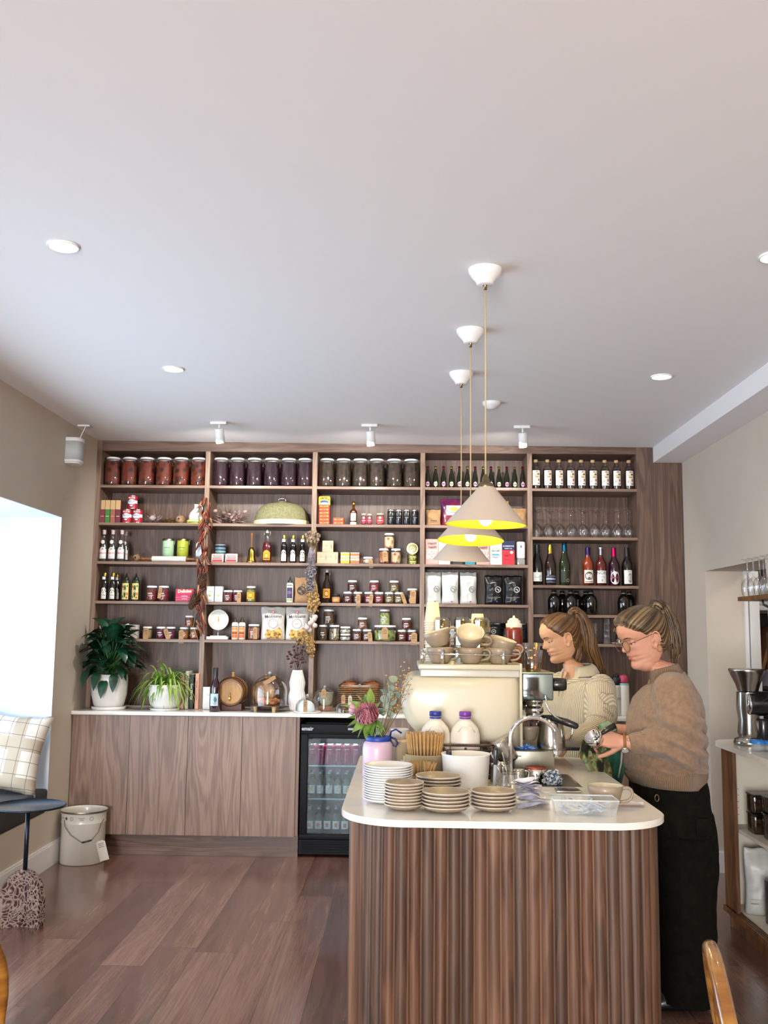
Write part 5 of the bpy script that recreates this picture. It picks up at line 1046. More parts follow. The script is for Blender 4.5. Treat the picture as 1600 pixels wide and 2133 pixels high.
t2 = thing('gingerbread', 'dark spiced bun under the smallest glass dome', 'bun', (o.location.x, 6.62, z+.001)); b = MB(); b.ball((0, 0, .022), .04, 16, 0, None, (1, 1, .55), .2); b.build('bun', mat('dark_bun', '#2c180c', .4, col2='#5c3418', nscale=30), t2)
o = thing('wire_basket', 'brown woven wire basket holding bread loaves on the back counter', 'basket', (xat(748, 6.8, z), 6.8, z)); m_wick = mat('brown_wicker', '#6a4a2c', .7, col2='#94703f', nscale=60)
b = MB(); n_ = 28
for k in range(12):
    h_ = .012+.0135*k; s_ = 1+.1*k/11; b.tube([((.13*s_)*abs(cos(a))**.5*(1 if cos(a) > 0 else -1), (.085*s_)*abs(sin(a))**.5*(1 if sin(a) > 0 else -1), h_) for a in [2*pi*i/n_ for i in range(n_)]], .0032, 5, closed=True)
b.build('woven_side', m_wick, o); b = MB(); b.rbox(-.12, .12, -.078, .078, 0, .008, .003); b.build('bottom', m_wick, o); b = MB()
b.tube([(.144*abs(cos(a))**.5*(1 if cos(a) > 0 else -1), .094*abs(sin(a))**.5*(1 if sin(a) > 0 else -1), .172) for a in [2*pi*i/n_ for i in range(n_)]], .0028, 6, closed=True); b.build('rim_wire', m_steel, o)
m_br = mat('bread_crust', '#3c1c0a', .5, col2='#855028', nscale=9, bump=.4, bscale=60)
for i, (x_, w_) in enumerate(((-.07, 'nearer the domes'), (.075, 'nearer the flowers'))):
    t2 = thing('bread_loaf', 'round crusty brown loaf in the basket, ' + w_, 'bread', (o.location.x+x_, 6.8, z+.16), i*.5, 'loaves in the basket'); b = MB(); b.ball((0, 0, 0), .068, 24, 0, None, (1.02, 1, .62), .16, i*5); 
    for k in range(3): b.tube([(-.04, -.02+.02*k, .036), (0, -.022+.02*k, .045), (.04, -.02+.02*k, .036)], [.002, .006, .002], 6)
    b.build('crust', m_br, t2)

# ------------------------------------------------------------------ drinks fridge under the counter
FX0, FX1, FY = -.678, -.19, 6.545
m_fr = mat('fridge_black', '#06080c', .55, spec=.2); m_frin = mat('fridge_inside', '#2a3238', .5)
o = thing('bar_fridge', 'black glass-door drinks fridge under the back counter', 'fridge', (0, FY, 0)); Fd = .5
b = MB(); b.box(FX0, FX0+.03, .045, Fd, .02, .865); b.box(FX1-.03, FX1, .045, Fd, .02, .865); b.box(FX0, FX1, .045, Fd, .82, .865); b.box(FX0, FX1, .045, Fd, .02, .14); b.box(FX0, FX1, Fd-.02, Fd, .02, .865); b.build('cabinet', m_fr, o)
b = MB(); b.box(FX0+.031, FX1-.031, Fd-.025, Fd-.021, .141, .819); b.build('liner', m_frin, o)
b = MB(); b.rbox(FX0+.002, FX1-.002, 0, .04, .793, .86, .004); b.rbox(FX0+.002, FX1-.002, 0, .04, .118, .15, .004); b.rbox(FX0+.002, FX0+.052, 0, .04, .15, .793, .004); b.rbox(FX1-.06, FX1-.002, 0, .04, .15, .793, .004); b.rbox(FX0+.045, FX1-.05, .004, .036, .765, .795, .003); b.build('door_frame', m_fr, o)
b = MB(); b.box(FX0+.05, FX1-.055, .014, .019, .148, .768); b.build('door_glass', thin_glass('fridge_pane', '#d8e2e6', .1, .01), o)
b = MB(); b.rbox(FX1-.036, FX1-.018, -.022, -.004, .42, .72, .006); b.rbox(FX1-.034, FX1-.02, -.008, .002, .42, .44, .002); b.rbox(FX1-.034, FX1-.02, -.008, .002, .7, .72, .002); b.build('handle', m_fr, o)
D = Deco(None, -.0005); D.run([('t', 'emair', .034, .828, '#c9ccd0', FX0+.046, 0, .03), ('p', .822, .836, .03, '#a9adb2', FX0+.345)]); D.build('badge', o)
b = MB(); b.box(FX0, FX1, .02, .06, .02, .112)
for k in range(4): b.rbox(FX0+.02, FX1-.02, .012, .022, .035+.018*k, .045+.018*k, .002)
b.build('kick_grille', m_fr, o)
for zz_ in (.585, .37):
    b = MB()
    for k in range(26): xx = FX0+.04+(FX1-FX0-.08)*k/25; b.box(xx-.001, xx+.001, .06, Fd-.04, zz_-.003, zz_)
    b.box(FX0+.034, FX1-.034, .055, .062, zz_-.008, zz_+.001); b.build('wire_shelf', P('#c3cbd0', .3), o)
lamp('fridge_lamp', 'AREA', ((FX0+FX1)/2, FY+.12, .81), 1.6, (.85, .93, 1), (.35, .06))
pr_s = [(.0265, .001), (.029, .004), (.029, .09), (.024, .11), (.013, .14), (.012, .165), (0, .165)]
fn_j = lambda col: bottle(pr_s, thin_glass('bottle_frosty', '#b8c8b8'), ([(.0135, .155), (.0135, .168), (0, .169)], P('#b9c4c8', .3, 0, 1)), [('p', .03, .082, .025, '#e2e4e4')] + ([('o', .055, .012, .013, '#e0b41c'), ('o', .072, .003, .003, '#3c4a3c', .01)] if col == 'y' else [('p', .042, .068, .01, '#d8783c')]), .029, liquid=(mat('cloudy_lemonade', '#7c8a7a', .3, coat=.6), .13), name='juice_bottle')
for r_ in range(2):
    for i in range(6):
        put('soda_y', fn_j('y'), (xat(650+18.2*i, FY+.1, .6), FY+.1+.075*r_, .37), 'lemon soda bottle on the middle fridge shelf, %s in the %s row' % (ORD[i], ('front', 'back')[r_]), 'bottle', 'lemon soda bottles')
        put('soda_o', fn_j('o'), (xat(646+18.2*i, FY+.1, .3), FY+.1+.075*r_, .141), 'orange label soda bottle on the fridge floor, %s in the %s row' % (ORD[i], ('front', 'back')[r_]), 'bottle', 'orange label soda bottles')
        def fn():
            o = E('drink_can'); b = MB(); b.lathe([(0, .002), (.024, 0), (.0285, .008), (.0285, .118), (.025, .128), (0, .128)], 24); b.build('can', mat('magenta_can', '#a8144c', .5), o); b = MB(); b.lathe([(.0252, .126), (.0262, .131), (.024, .132), (.023, .129), (0, .129)], 24); b.build('rim', m_steel, o); deco(o, [('p', .02, .1, .003, '#d85a8c', -.01), ('p', .07, .09, .014, '#c93a6c'), ('p', .1, .104, .016, '#e8a0bc')], .0285); return o
        put('pink_can', fn, (xat(650+18.2*i, FY+.1, .66), FY+.1+.075*r_, .585), 'magenta drink can on the top fridge shelf, %s in the %s row' % (ORD[i], ('front', 'back')[r_]), 'can', 'magenta drink cans')
# ================================================================== crockery on the island
def on(px, Y, z=CT): return (xat(px, Y, z), Y, z)
m_taupe = mat('taupe_stoneware', '#8d7c68', .42, col2='#978671', nscale=30, coat=.15); m_taupe_in = mat('cup_inside_cream', '#cfc3a6', .3, coat=.3)
m_plate = mat('white_porcelain_plate', '#dcdad6', .3, coat=.1)
def plate(r_, h_, m, foot=.55, deep=.6, rim=None):
    def fn():
        b = MB(); t_ = .0035
        b.lathe([(0, .002), (r_*foot*.9, .002), (r_*foot*.95, 0), (r_*foot, 0), (r_*(foot+.06), .003), (r_*.86, h_*.45), (r_, h_-.002), (r_-.0015, h_), (r_-.004, h_-.001), (r_*.84, h_*.55), (r_*deep, h_*.28), (0, h_*.22)], 48)
        if rim: b.lathe([(r_+.0002, h_-.0035), (r_+.0002, h_-.001), (r_-.0015, h_+.0003), (r_-.004, h_-.0008)], 48, 1)
        return b.build('plate' if m is m_plate else 'saucer', [m] + ([rim] if rim else []))
    return fn
m_rim = mat('pale_rim', '#bcae9b', .35)
q = random.Random(3)
for i in range(15):
    put('plate_w', plate(.0795, .0165, m_plate), (-.046+q.uniform(-.0008, .0008), 3.206, CT+.0074*i), 'white plate, %s from the bottom of the tall stack' % ORD[i], 'plate', 'tall stack of white plates')
for key, cx_, cy_, r_, n_, st, h_, w_ in (('bowl_a', .005, 3.08, .061, 8, .0092, .02, 'narrow stack in front of the white plates'), ('saucer_a', .133, 3.055, .074, 5, .0105, .021, 'middle stack by the counter edge'), ('saucer_b', .281, 3.085, .0705, 5, .0105, .02, 'stack beside the receipts'), ('saucer_c', .121, 3.318, .0765, 6, .0105, .02, 'stack behind, touching the white bucket')):
    for i in range(n_):
        put(key, plate(r_, h_, m_taupe, .5, .62, m_rim), (cx_+q.uniform(-.001, .001), cy_+q.uniform(-.001, .001), CT+st*i), 'taupe saucer, %s up in the %s' % (ORD[i], w_), 'saucer', 'stacks of taupe saucers', rz=q.uniform(0, 6))
def cup(r_=.052, h_=.06, m=None, mi=None):
    def fn():
        o = E('coffee_cup'); b = MB(); b.lathe([(0, .003), (r_*.5, .003), (r_*.52, 0), (r_*.58, 0), (r_*.62, .004), (r_*.84, h_*.4), (r_*.96, h_*.75), (r_, h_-.001), (r_-.002, h_)], 40, 0); b.lathe([(r_-.002, h_), (r_-.0045, h_-.002), (r_*.9, h_*.7), (r_*.76, h_*.38), (r_*.5, .009), (0, .007)], 40, 1); b.build('bowl', [m or m_taupe, mi or m_taupe_in], o)
        b = MB(); pts = [(r_*.93, 0, h_*.82), (r_*1.2, 0, h_*.92), (r_*1.52, 0, h_*.82), (r_*1.58, 0, h_*.55), (r_*1.35, 0, h_*.28), (r_*.82, 0, h_*.25)]
        P2 = []
        for i in range(len(pts)-1):
            for t_ in (0, .5): P2.append(Vector(pts[i]).lerp(Vector(pts[i+1]), t_))
        P2.append(Vector(pts[-1])); P2 = [P2[0]] + [(P2[i-1]+P2[i]*2+P2[i+1])/4 for i in range(1, len(P2)-1)] + [P2[-1]]; b.tube(P2, .0048, 8); b.build('handle', m or m_taupe, o); return o
    return fn
put('cup_big', cup(.0555, .062), (.643, 3.17, CT), 'large taupe coffee cup standing alone near the rounded island corner', 'cup', rz=.0, s=(1, 1, 1.1))
# storage tub with sachets
m_clearp = mat('frosted_plastic', '#d9e0e2', .25, alpha=.22); Yt = 3.055
o = thing('plastic_tub', 'low clear plastic tub of sachets at the front of the island', 'tub', on(1216, Yt)); b = MB(); w_, d_, h_ = .098, .05, .046
for (s0, s1) in ((1, 1),):
    vs = [(-w_*.9, -d_*.85, 0), (w_*.9, -d_*.85, 0), (w_*.9, d_*.85, 0), (-w_*.9, d_*.85, 0), (-w_, -d_, h_), (w_, -d_, h_), (w_, d_, h_), (-w_, d_, h_)]
    b.add(vs, [(0, 1, 2, 3), (0, 1, 5, 4), (1, 2, 6, 5), (2, 3, 7, 6), (3, 0, 4, 7)]); k = .004
b.build('tub', m_clearp, o); b = MB(); b.tube([(-w_, -d_, h_), (w_, -d_, h_), (w_, d_, h_), (-w_, d_, h_)], .0028, 6, closed=True); b.build('rim', mat('plastic_rim', '#dfe4e4', .3, alpha=.8), o)
q = random.Random(6)
for i in range(26):
    x_, y_, z_ = q.uniform(-.075, .075), q.uniform(-.034, .034), q.uniform(.006, .035); a = q.uniform(0, 3)
    def fn():
        b = MB(); b.rbox(-.022, .022, -.007, .007, -.001, .001, .0008); return b.build('sachet', mat('sachet_paper', '#8fa0b4', .6, col2='#c9ccd2', nscale=90))
    c_ = put('sachet', fn, (o.location.x+x_, o.location.y+y_, CT+.002+z_), 'small blue-grey sachet in the loose heap in the clear tub on the island', 'sachet', 'sachets in the clear tub', rz=a); c_.rotation_euler = (q.uniform(-.4, .4), q.uniform(-.5, .5), a)
# receipts
m_rec = mat('receipt_paper', '#e6e4ea', .8, col2='#cfccd8', nscale=20)
def receipt(L, w_, seed):
    q = random.Random(seed); c1_, c2_ = q.uniform(.05, .16), q.uniform(0, 6); b = MB()
    b.grid(lambda u, v: ((u-.5)*L, (v-.5)*w_, .006+.012*c1_*6*sin(u*5+c2_)*sin(v*2+1)**2*.8+.002*sin(9*u+v*4)), 12, 5, 0); return b.build('receipt', m_rec)
for i in range(13):
    ob = receipt(q.uniform(.07, .11), .052, i); ob.location = (.393+q.uniform(-.016, .03), 3.17+q.uniform(-.035, .04), CT+.005+.006*i); ob.rotation_euler = (q.uniform(-.12, .12), q.uniform(-.12, .1), q.uniform(-.9, .7)); tag(ob, 'curled paper docket, %s up in the loose pile beside the saucers' % ORD[i], 'paper docket', 'pile of paper dockets')
ob = receipt(.1, .05, 40); ob.location = (.72, 3.2, CT+.004); ob.rotation_euler = (0, 0, -.15); tag(ob, 'single curled receipt beside the large coffee cup', 'paper docket')
# white bucket, marker, straws
o = thing('white_tub', 'round white bucket with a dark spoon inside behind the saucers', 'bucket', (.227, 3.562, CT)); b = MB(); b.lathe([(0, 0), (.076, 0), (.0785, .004), (.086, .107), (.0885, .11), (.0885, .114), (.084, .114), (.076, .01), (0, .008)], 44); b.build('bucket', m_plate, o); b = MB(); b.tube([(-.05, .02, .06), (-.062, .0, .119)], [.004, .011], 8); b.build('spoon_handle', P('#1d2238', .4), o)
def pen():
    o = E('marker_pen'); b = MB(); b.cyl(.0062, 0, .088, 12); b.build('barrel', P('#9fa7ac', .4), o); b = MB(); b.lathe([(.0075, .085), (.0082, .09), (.0082, .135), (.006, .142), (0, .143)], 12); b.build('cap', P('#14161c', .3, .3), o); return o
put('pen', pen, (.322, 3.49, CT+.001), 'grey thermometer-like marker with black cap standing by the white bucket', 'marker', rx=.05, ry=.04)
m_straw = mat('bamboo_straw', '#8c6a3c', .6, col2='#b8925c', nscale=30); m_cupk = mat('paper_cup_tan', '#a3906f', .7)
o = thing('paper_cup', 'wide tan paper cup packed with stirrers behind the stacks', 'cup', (.083, 3.655, CT)); b = MB(); b.lathe([(0, .003), (.058, .003), (.058, 0), (.06, 0), (.073, .095), (.075, .098), (.073, .1), (.071, .096), (.058, .006)], 40); b.build('cup', m_cupk, o)
def straw_fn(L, r_=.0028):
    def fn():
        b = MB(); b.tube([(0, 0, 0), (0, 0, L)], r_, 6); return b.build('straw', m_straw)
    return fn
q = random.Random(9); k = 0
for ring, n_ in ((.064, 30), (.05, 22), (.034, 16), (.016, 9)):
    for i in range(n_):
        a = 2*pi*i/n_ + ring*40; r0 = ring*.72; r1 = ring*1.08+q.uniform(-.001, .001); d_ = Vector(((r1-r0)*cos(a), (r1-r0)*sin(a), .16)); qn = Vector((0, 0, 1)).rotation_difference(d_.normalized()).to_euler()
        c_ = put('straw_t', straw_fn(.165), (.083+r0*cos(a), 3.655+r0*sin(a), CT+.008), 'tan paper straw packed upright in the wide tan cup', 'straw', 'straws in the wide tan cup'); c_.rotation_euler = qn; c_.location.z += q.uniform(-.002, .006)
o = thing('straw_holder', 'low brown holder of short stirrers in front of the wide tan cup', 'holder', (.06, 3.515, CT)); b = MB(); b.lathe([(0, 0), (.045, 0), (.05, .045), (.048, .045), (.043, .003)], 30); b.build('cup', P('#7a5430', .6), o)
for i in range(44):
    a = q.uniform(0, 2*pi); r0 = .034*sqrt(q.random()); d_ = Vector((cos(a)*.035*q.random(), sin(a)*.03*q.random(), .09)); c_ = put('straw_s', straw_fn(.085, .0026), (.06+r0*cos(a), 3.515+r0*sin(a), CT+.004), 'short wooden stirrer standing in the low brown holder', 'stirrer', 'stirrers in the low holder'); c_.rotation_euler = Vector((0, 0, 1)).rotation_difference(d_.normalized()).to_euler()
# pink flask vase with flowers
o = thing('pink_vase', 'pale pink bottle-shaped vase with a blue collar and strap holding flowers', 'vase', (-.094, 3.76, CT)); m_pink = mat('pale_pink_plastic', '#c9aec2', .35, coat=.15)
b = MB(); b.lathe([(0, 0), (.055, 0), (.058, .004), (.0585, .105), (.055, .122), (.046, .133), (.04, .134), (0, .13)], 44); b.build('body', m_pink, o); b = MB(); b.lathe([(.046, .13), (.0475, .132), (.0475, .148), (.044, .15), (.04, .148), (.04, .132)], 40); b.build('collar', P('#1c3c94', .45), o)
b = MB(); b.tube([(.044, 0, .142), (.05, -.005, .168), (.068, -.008, .176), (.09, -.01, .162)], .0034, 8); b.tube([(.045, -.004, .143), (.056, -.006, .118), (.068, -.006, .112), (.075, -.006, .125), (.066, -.006, .14), (.048, -.004, .146)], .0042, 8); b.build('strap', P('#17255c', .5), o)
fx, fy, fz = -.094, 3.76, CT+.15
def fpt(px, py, Y): x_ = xat(px, Y, 1.1); return Vector((x_-fx, Y-fy, zat(py, Y, x_)-fz))
t2 = thing('flower_bouquet', 'bouquet with one big pink protea, green leaves, eucalyptus and dry sprigs', 'flowers', (fx, fy, fz))
m_pl = mat('protea_leaf', '#486a28', .45, col2='#86a64e', nscale=20); m_eu = mat('eucalyptus_leaf', '#6a7c6c', .6, col2='#94a18c', nscale=30); m_pet = mat('protea_petal', '#a8505f', .6, col2='#dba3ab', nscale=60, stretch=(1, 1, .3))
H0 = fpt(764, 1488, 3.690); b = MB(); fd = Vector((-.15, -.75, .65)).normalized(); rt_ = fd.to_track_quat('Z', 'Y').to_matrix().to_4x4(); MT = TM(H0 - fd*.03) @ rt_
for rg in range(5):
    n_ = 17-rg; 
    for i in range(n_):
        a = 2*pi*(i+.5*(rg % 2))/n_; r_ = .046-.0075*rg; M1 = MT @ RZ(a); w2 = .0085
        b.add([tuple(v) for v in ((.014, -w2*.6, 0), (.014, w2*.6, 0), (r_, w2, .03+.003*rg), (r_, -w2, .03+.003*rg), (r_*.9, 0, .058+.004*rg))], [(0, 1, 2, 3), (3, 2, 4)], 0, True, M1)
b.build('protea_petals', m_pet, t2); b = MB(); b.ball((0, 0, .034), .024, 16, 0, MT, (1, 1, 1.05), .1); b.build('protea_centre', mat('protea_centre', '#4c2034', .8, col2='#b07084', nscale=130), t2)
b = MB(); q = random.Random(15); S0 = Vector((0, 0, -.04))
for (px_, py_, Y_, L, w_) in ((725, 1480, 3.720, .1, .016), (735, 1450, 3.760, .1, .016), (745, 1440, 3.760, .09, .014), (762, 1440, 3.780, .1, .016), (720, 1500, 3.690, .09, .015), (728, 1515, 3.680, .09, .015), (740, 1528, 3.660, .1, .016), (760, 1535, 3.660, .09, .016), (776, 1528, 3.660, .08, .017), (795, 1500, 3.720, .1, .017), (800, 1470, 3.740, .1, .016), (788, 1455, 3.760, .09, .016), (770, 1430, 3.770, .08, .014), (715, 1470, 3.740, .08, .012), (712, 1460, 3.740, .07, .011), (808, 1515, 3.740, .08, .014)):
    tip = fpt(px_, py_, Y_); d_ = (tip - (H0 + Vector((.012, .03, -.02)))); leaf(b, tip - d_.normalized()*L, d_, L, w_*1.25, 0, .5, .3, twist=q.uniform(-.8, .8))
b.build('green_leaves', m_pl, t2); b = MB()
for (px_, py_) in ((803, 1420), (815, 1432), (798, 1440), (812, 1447), (800, 1456), (820, 1462), (806, 1470), (824, 1478), (812, 1487), (796, 1484), (828, 1448), (818, 1414)):
    p_ = fpt(px_, py_, 3.780+q.uniform(-.02, .02)); Mq = TM(p_) @ Euler((1.2+q.uniform(-.5, .5), q.uniform(-.7, .7), q.uniform(0, 6))).to_matrix().to_4x4(); n_ = 12; b.add([(.019*cos(2*pi*i/n_), .015*sin(2*pi*i/n_), .003*cos(4*pi*i/n_)) for i in range(n_)], [tuple(range(n_))], 0, True, Mq)
b.tube([S0, fpt(806, 1490, 3.780), fpt(812, 1450, 3.780), fpt(806, 1415, 3.780)], .0018, 5); b.build('eucalyptus', m_eu, t2)
b = MB(); b2 = MB()
for i in range(13):
    tip = fpt(q.uniform(808, 856), q.uniform(1372, 1430), 3.800+q.uniform(-.03, .03)); mid = (S0+tip)/2 + Vector((q.uniform(-.01, .02), 0, 0)); b.tube([S0, mid, tip], [.0014, .0011, .0006], 4)
    for k in range(9): p_ = mid.lerp(tip, k/8) + Vector((q.uniform(-.014, .014), q.uniform(-.012, .012), q.uniform(-.01, .01))); b2.ball(p_, q.uniform(.0022, .0042), 6, 0); b.tube([mid.lerp(tip, max(0, k/8-.08)), p_], .0005, 3)
b.build('dry_stems', mat('dry_stem', '#6a5c34', .8), t2); b2.build('small_buds', mat('pink_buds', '#b8806c', .8, col2='#c9a64c', nscale=200), t2)
b = MB(); b.ball(fpt(733, 1478, 3.740), .017, 12, 0, None, (.8, .8, 1.3), .1); b.build('tulip_bud', mat('pink_bud', '#b87c9c', .6, col2='#d8a8bc', nscale=30), t2)
b = MB()
for i in range(7): b.tube([(q.uniform(-.02, .02), q.uniform(-.02, .02), -.1), (q.uniform(-.02, .02), q.uniform(-.02, .02), .0), H0*.6+Vector((q.uniform(-.0, .04), .02, 0))], .0022, 5)
b.build('stems', m_pl, t2)
# take-away tubs, little bottle
o = thing('takeaway_stack', 'tan take-away canister with a paper cup resting on its lid', 'canister', on(834, 3.86))
b = MB(); b.lathe([(0, 0), (.044, 0), (.047, .004), (.05, .118), (.046, .121)], 32, 0, Matrix.Diagonal((.86, .86, 1, 1))); b.build('canister', mat('tan_canister', '#a3937c', .6), o); b = MB(); b.lathe([(0, .129), (.0445, .129), (.0445, .12), (.043, .118)], 32); b.build('lid', P('#c2a780', .6), o)
o2 = thing('paper_cup', 'small white paper cup on the tan canister behind the flowers', 'cup', (o.location.x-.004, 3.86, CT+.1295)); b = MB(); b.lathe([(0, .002), (.026, .002), (.0275, 0), (.0345, .036), (.036, .0375), (.034, .039), (.026, .006)], 30); b.build('cup', P('#dcd9d4', .6), o2)
o = thing('dropper_bottle', 'small cream bottle leaning among cards beside the pink vase', 'bottle', on(843, 3.78)); b = MB(); b.lathe([(0, 0), (.013, 0), (.0135, .004), (.011, .045), (.0068, .055), (.0068, .075), (0, .076)], 16); b.build('bottle', P('#cfc9a8', .4), o)
o = thing('cutlery_sachet', 'folded white striped card slip leaning by the small cream bottle', 'card slip', (on(828, 3.77)[0], 3.77, CT+.001)); b = MB(); b.box(-.008, .008, -.002, .002, 0, .062, 0, RY(.35)); b.box(-.006, -.004, -.0022, -.002, .005, .058, 1, RY(.35)); b.box(.001, .003, -.0022, -.002, .005, .058, 1, RY(.35)); b.build('slip', [P('#d8d9e0'), P('#8a90a8')], o)
# milk bottles in rattan basket
bx, by = .205, 3.765
o = thing('rattan_basket', 'dark open rattan basket holding two milk bottles', 'basket', (bx, by, CT)); m_rat = mat('dark_rattan', '#3c2a1e', .6, col2='#5c4130', nscale=40); n_ = 40
def sqp(ax_, ay_, z_): return [(ax_*abs(cos(a))**.35*(1 if cos(a) > 0 else -1), ay_*abs(sin(a))**.35*(1 if sin(a) > 0 else -1), z_) for a in [2*pi*i/n_+.01 for i in range(n_)]]
b = MB()
for k in range(8): b.tube(sqp(.128, .056, .014+.0155*k), .0028, 5, closed=True)
b.build('rattan_weave', m_rat, o); b = MB()
for ax_ in (-.128, -.05, .03, .09, .128):
    for s_ in (-1, 1): b.tube([(ax_, s_*.058, .005+.008*j+.0) for j in range(15)], [.005 if j % 2 else .0035 for j in range(15)], 6)
b.build('rattan_posts', m_rat, o); b = MB(); b.tube(sqp(.13, .058, .126), .0045, 6, closed=True); b.build('rattan_rim', m_rat, o); b = MB(); b.prism([(x_, y_) for x_, y_, _ in sqp(.124, .053, 0)], .0, .008); b.build('basket_floor', m_rat, o)
def milk(capc):
    def fn():
        o = E('milk_bottle'); m = mat('milk_plastic', '#d6cfc2', .4); b = MB(); p_ = lambda a, z_: 1+.04*cos(4*a)
        b.lathe([(0, .001), (.05, .001), (.057, .01), (.058, .13), (.057, .15), (.05, .172), (.034, .19), (.022, .2), (.0215, .212), (0, .212)], 40, 0, Matrix.Diagonal((1, .8, 1, 1)), rf=p_); b.build('bottle', m, o)
        b = MB(); b.lathe([(.0225, .205), (.0235, .206), (.0235, .21), (.0225, .211)], 24, 0); b.lathe([(.023, .214), (.0245, .215), (.0245, .23), (.022, .232), (0, .232)], 24, 0); b.build('cap', P(capc, .4), o)
        b = MB(); b.tube([(-.03, -.044, .16), (-.018, -.046, .178), (.02, -.046, .178), (.036, -.044, .158)], .0022, 5); b.build('moulded_ridge', m, o); return o
    return fn
put('milk_b', milk('#1f2c84'), (xat(907, 3.765, 1.1), 3.765, CT+.0085), 'plastic milk bottle with navy blue cap in the rattan basket', 'milk bottle', 'milk bottles', s=(.94, .9, 1.02)); put('milk_p', milk('#6a2c8c'), (xat(969, 3.765, 1.1), 3.765, CT+.0085), 'plastic milk bottle with purple cap in the rattan basket', 'milk bottle', 'milk bottles', s=(.94, .9, 1.02))
# steel jugs
def jug(r_=.045, h_=.1, hs=1):
    def fn():
        o = E('milk_jug'); b = MB(); b.lathe([(0, 0), (r_, 0), (r_*1.03, .006), (r_*1.0, h_*.3), (r_*.86, h_*.8), (r_*.84, h_), (r_*.81, h_), (r_*.83, h_*.8), (r_*.96, h_*.3), (r_*.98, .004), (0, .003)], 40); b.build('body', m_steel, o)
        b = MB(); pts = [(r_*.83, 0, h_*.88), (r_*1.2, 0, h_*.9), (r_*1.55, 0, h_*.85), (r_*1.5, 0, h_*.5), (r_*1.32, 0, h_*.25)]; b.tube(pts, .0035, 8); b.build('handle', m_steel, o)
        b = MB(); b.lathe([(r_*.83, h_*.9), (r_*.9, h_*.97), (r_*1.12, h_*1.04)], 12, a0=pi-.35, a1=pi+.35); b.build('spout', m_steel, o); return o
    return fn
put('jug_s', jug(.033, .062), (xat(1046, 3.72, 1), 3.72, CT), 'small steel jug beside the foot of the tap', 'milk jug', 'steel milk jugs', rz=2.2); put('jug_m', jug(.024, .052), (xat(1080, 3.62, 1), 3.62, CT), 'narrow steel jug just behind the tap pipe', 'milk jug', 'steel milk jugs', rz=0)
put('jug_t', jug(.024, .072), (xat(1034, 3.62, 1), 3.62, CT), 'steel jug standing below the tilted one', 'milk jug', 'steel milk jugs', rz=0)
c_ = put('jug_l', jug(.046, .09), (xat(1020, 3.79, 1)+.028, 3.79, 1.062), 'steel milk jug lying tilted upside down on the stand by the basket', 'milk jug', 'steel milk jugs'); c_.rotation_euler = (0, pi-.55, 0)
o = thing('jug_stand', 'short round steel stand carrying the tilted milk jug', 'stand', (xat(1040, 3.79, 1), 3.79, CT)); b = MB(); b.cyl(.026, 0, .075, 24); b.cyl(.03, .0751, .079, 24); b.build('stand', m_steel, o)
# tumbler of spoons, tin, cloth
put('tumb_c', tumbler(.052, .04, .046), (xat(1065, 3.5, .95), 3.5, CT+.0525), 'wide ribbed glass holding spoons in front of the tap', 'glass', rx=pi)
for i, (x_, a, w_) in enumerate(((-.022, -.55, 'leaning towards the marker'), (-.008, -.25, 'upright beside the tap'))):
    o = thing('teaspoon', 'steel teaspoon in the wide glass, ' + w_, 'spoon', (xat(1065, 3.5, .95)+x_, 3.5, CT+.006), 0, 'spoons in the wide glass'); b = MB(); b.tube([(0, 0, 0), (a*.03, .0, .05), (a*.09, 0, .12)], [.0016, .0018, .003], 6); b.ball((0, 0, .004), .009, 8, 0, None, (1, .3, 1.2)); b.build('spoon', m_steel, o)
o = thing('copper_tin', 'round steel tin with a copper-coloured lid rim by the cloth', 'tin', (xat(1116, 3.66, .95), 3.66, CT+.0035)); b = MB(); b.lathe([(0, 0), (.038, 0), (.039, .002), (.039, .05), (.037, .052), (.036, .05), (0, .049)], 36); b.build('tin', m_chrome, o); b = MB(); b.lathe([(.0392, .047), (.0398, .05), (.038, .0535), (.036, .052)], 36); b.lathe([(0, .0512), (.036, .0512)], 36); b.build('lid_rim', mat('copper', '#a8543c', .35, .8), o)
def rag(name, c, cc, r_, kz, seed, sc_=90):
    b = MB(); n_ = 30; q = Vector((seed, 0, 0)); vs = []; fs = []
    for j in range(15):
        t_ = pi*j/14*.98
        for i in range(n_):
            a = 2*pi*i/n_; d = Vector((sin(t_)*cos(a), sin(t_)*sin(a), cos(t_))); k = 1+.5*noise.noise(d*2.1+q)+.25*abs(noise.noise(d*5+q)); zz_ = max(0, (d.z*k+ .55)*r_*kz); vs.append((d.x*k*r_, d.y*k*r_*.8, zz_))
    for j in range(14):
        for i in range(n_): fs.append((j*n_+i, (j+1)*n_+i, (j+1)*n_+(i+1) % n_, j*n_+(i+1) % n_))
    b.add(vs, fs, 0, True); return b.build(name, mat(name+'_weave', c, .95, col2=cc, nscale=sc_, kind='cells', bump=.6, bscale=300))
o = rag('dish_cloth', '#2c4664', '#c2c4c0', .033, .95, 3, 160); o.location = (xat(1150, 3.6, .95), 3.6, CT+.003); tag(o, 'crumpled blue-grey speckled dishcloth by the copper-rimmed tin', 'cloth')
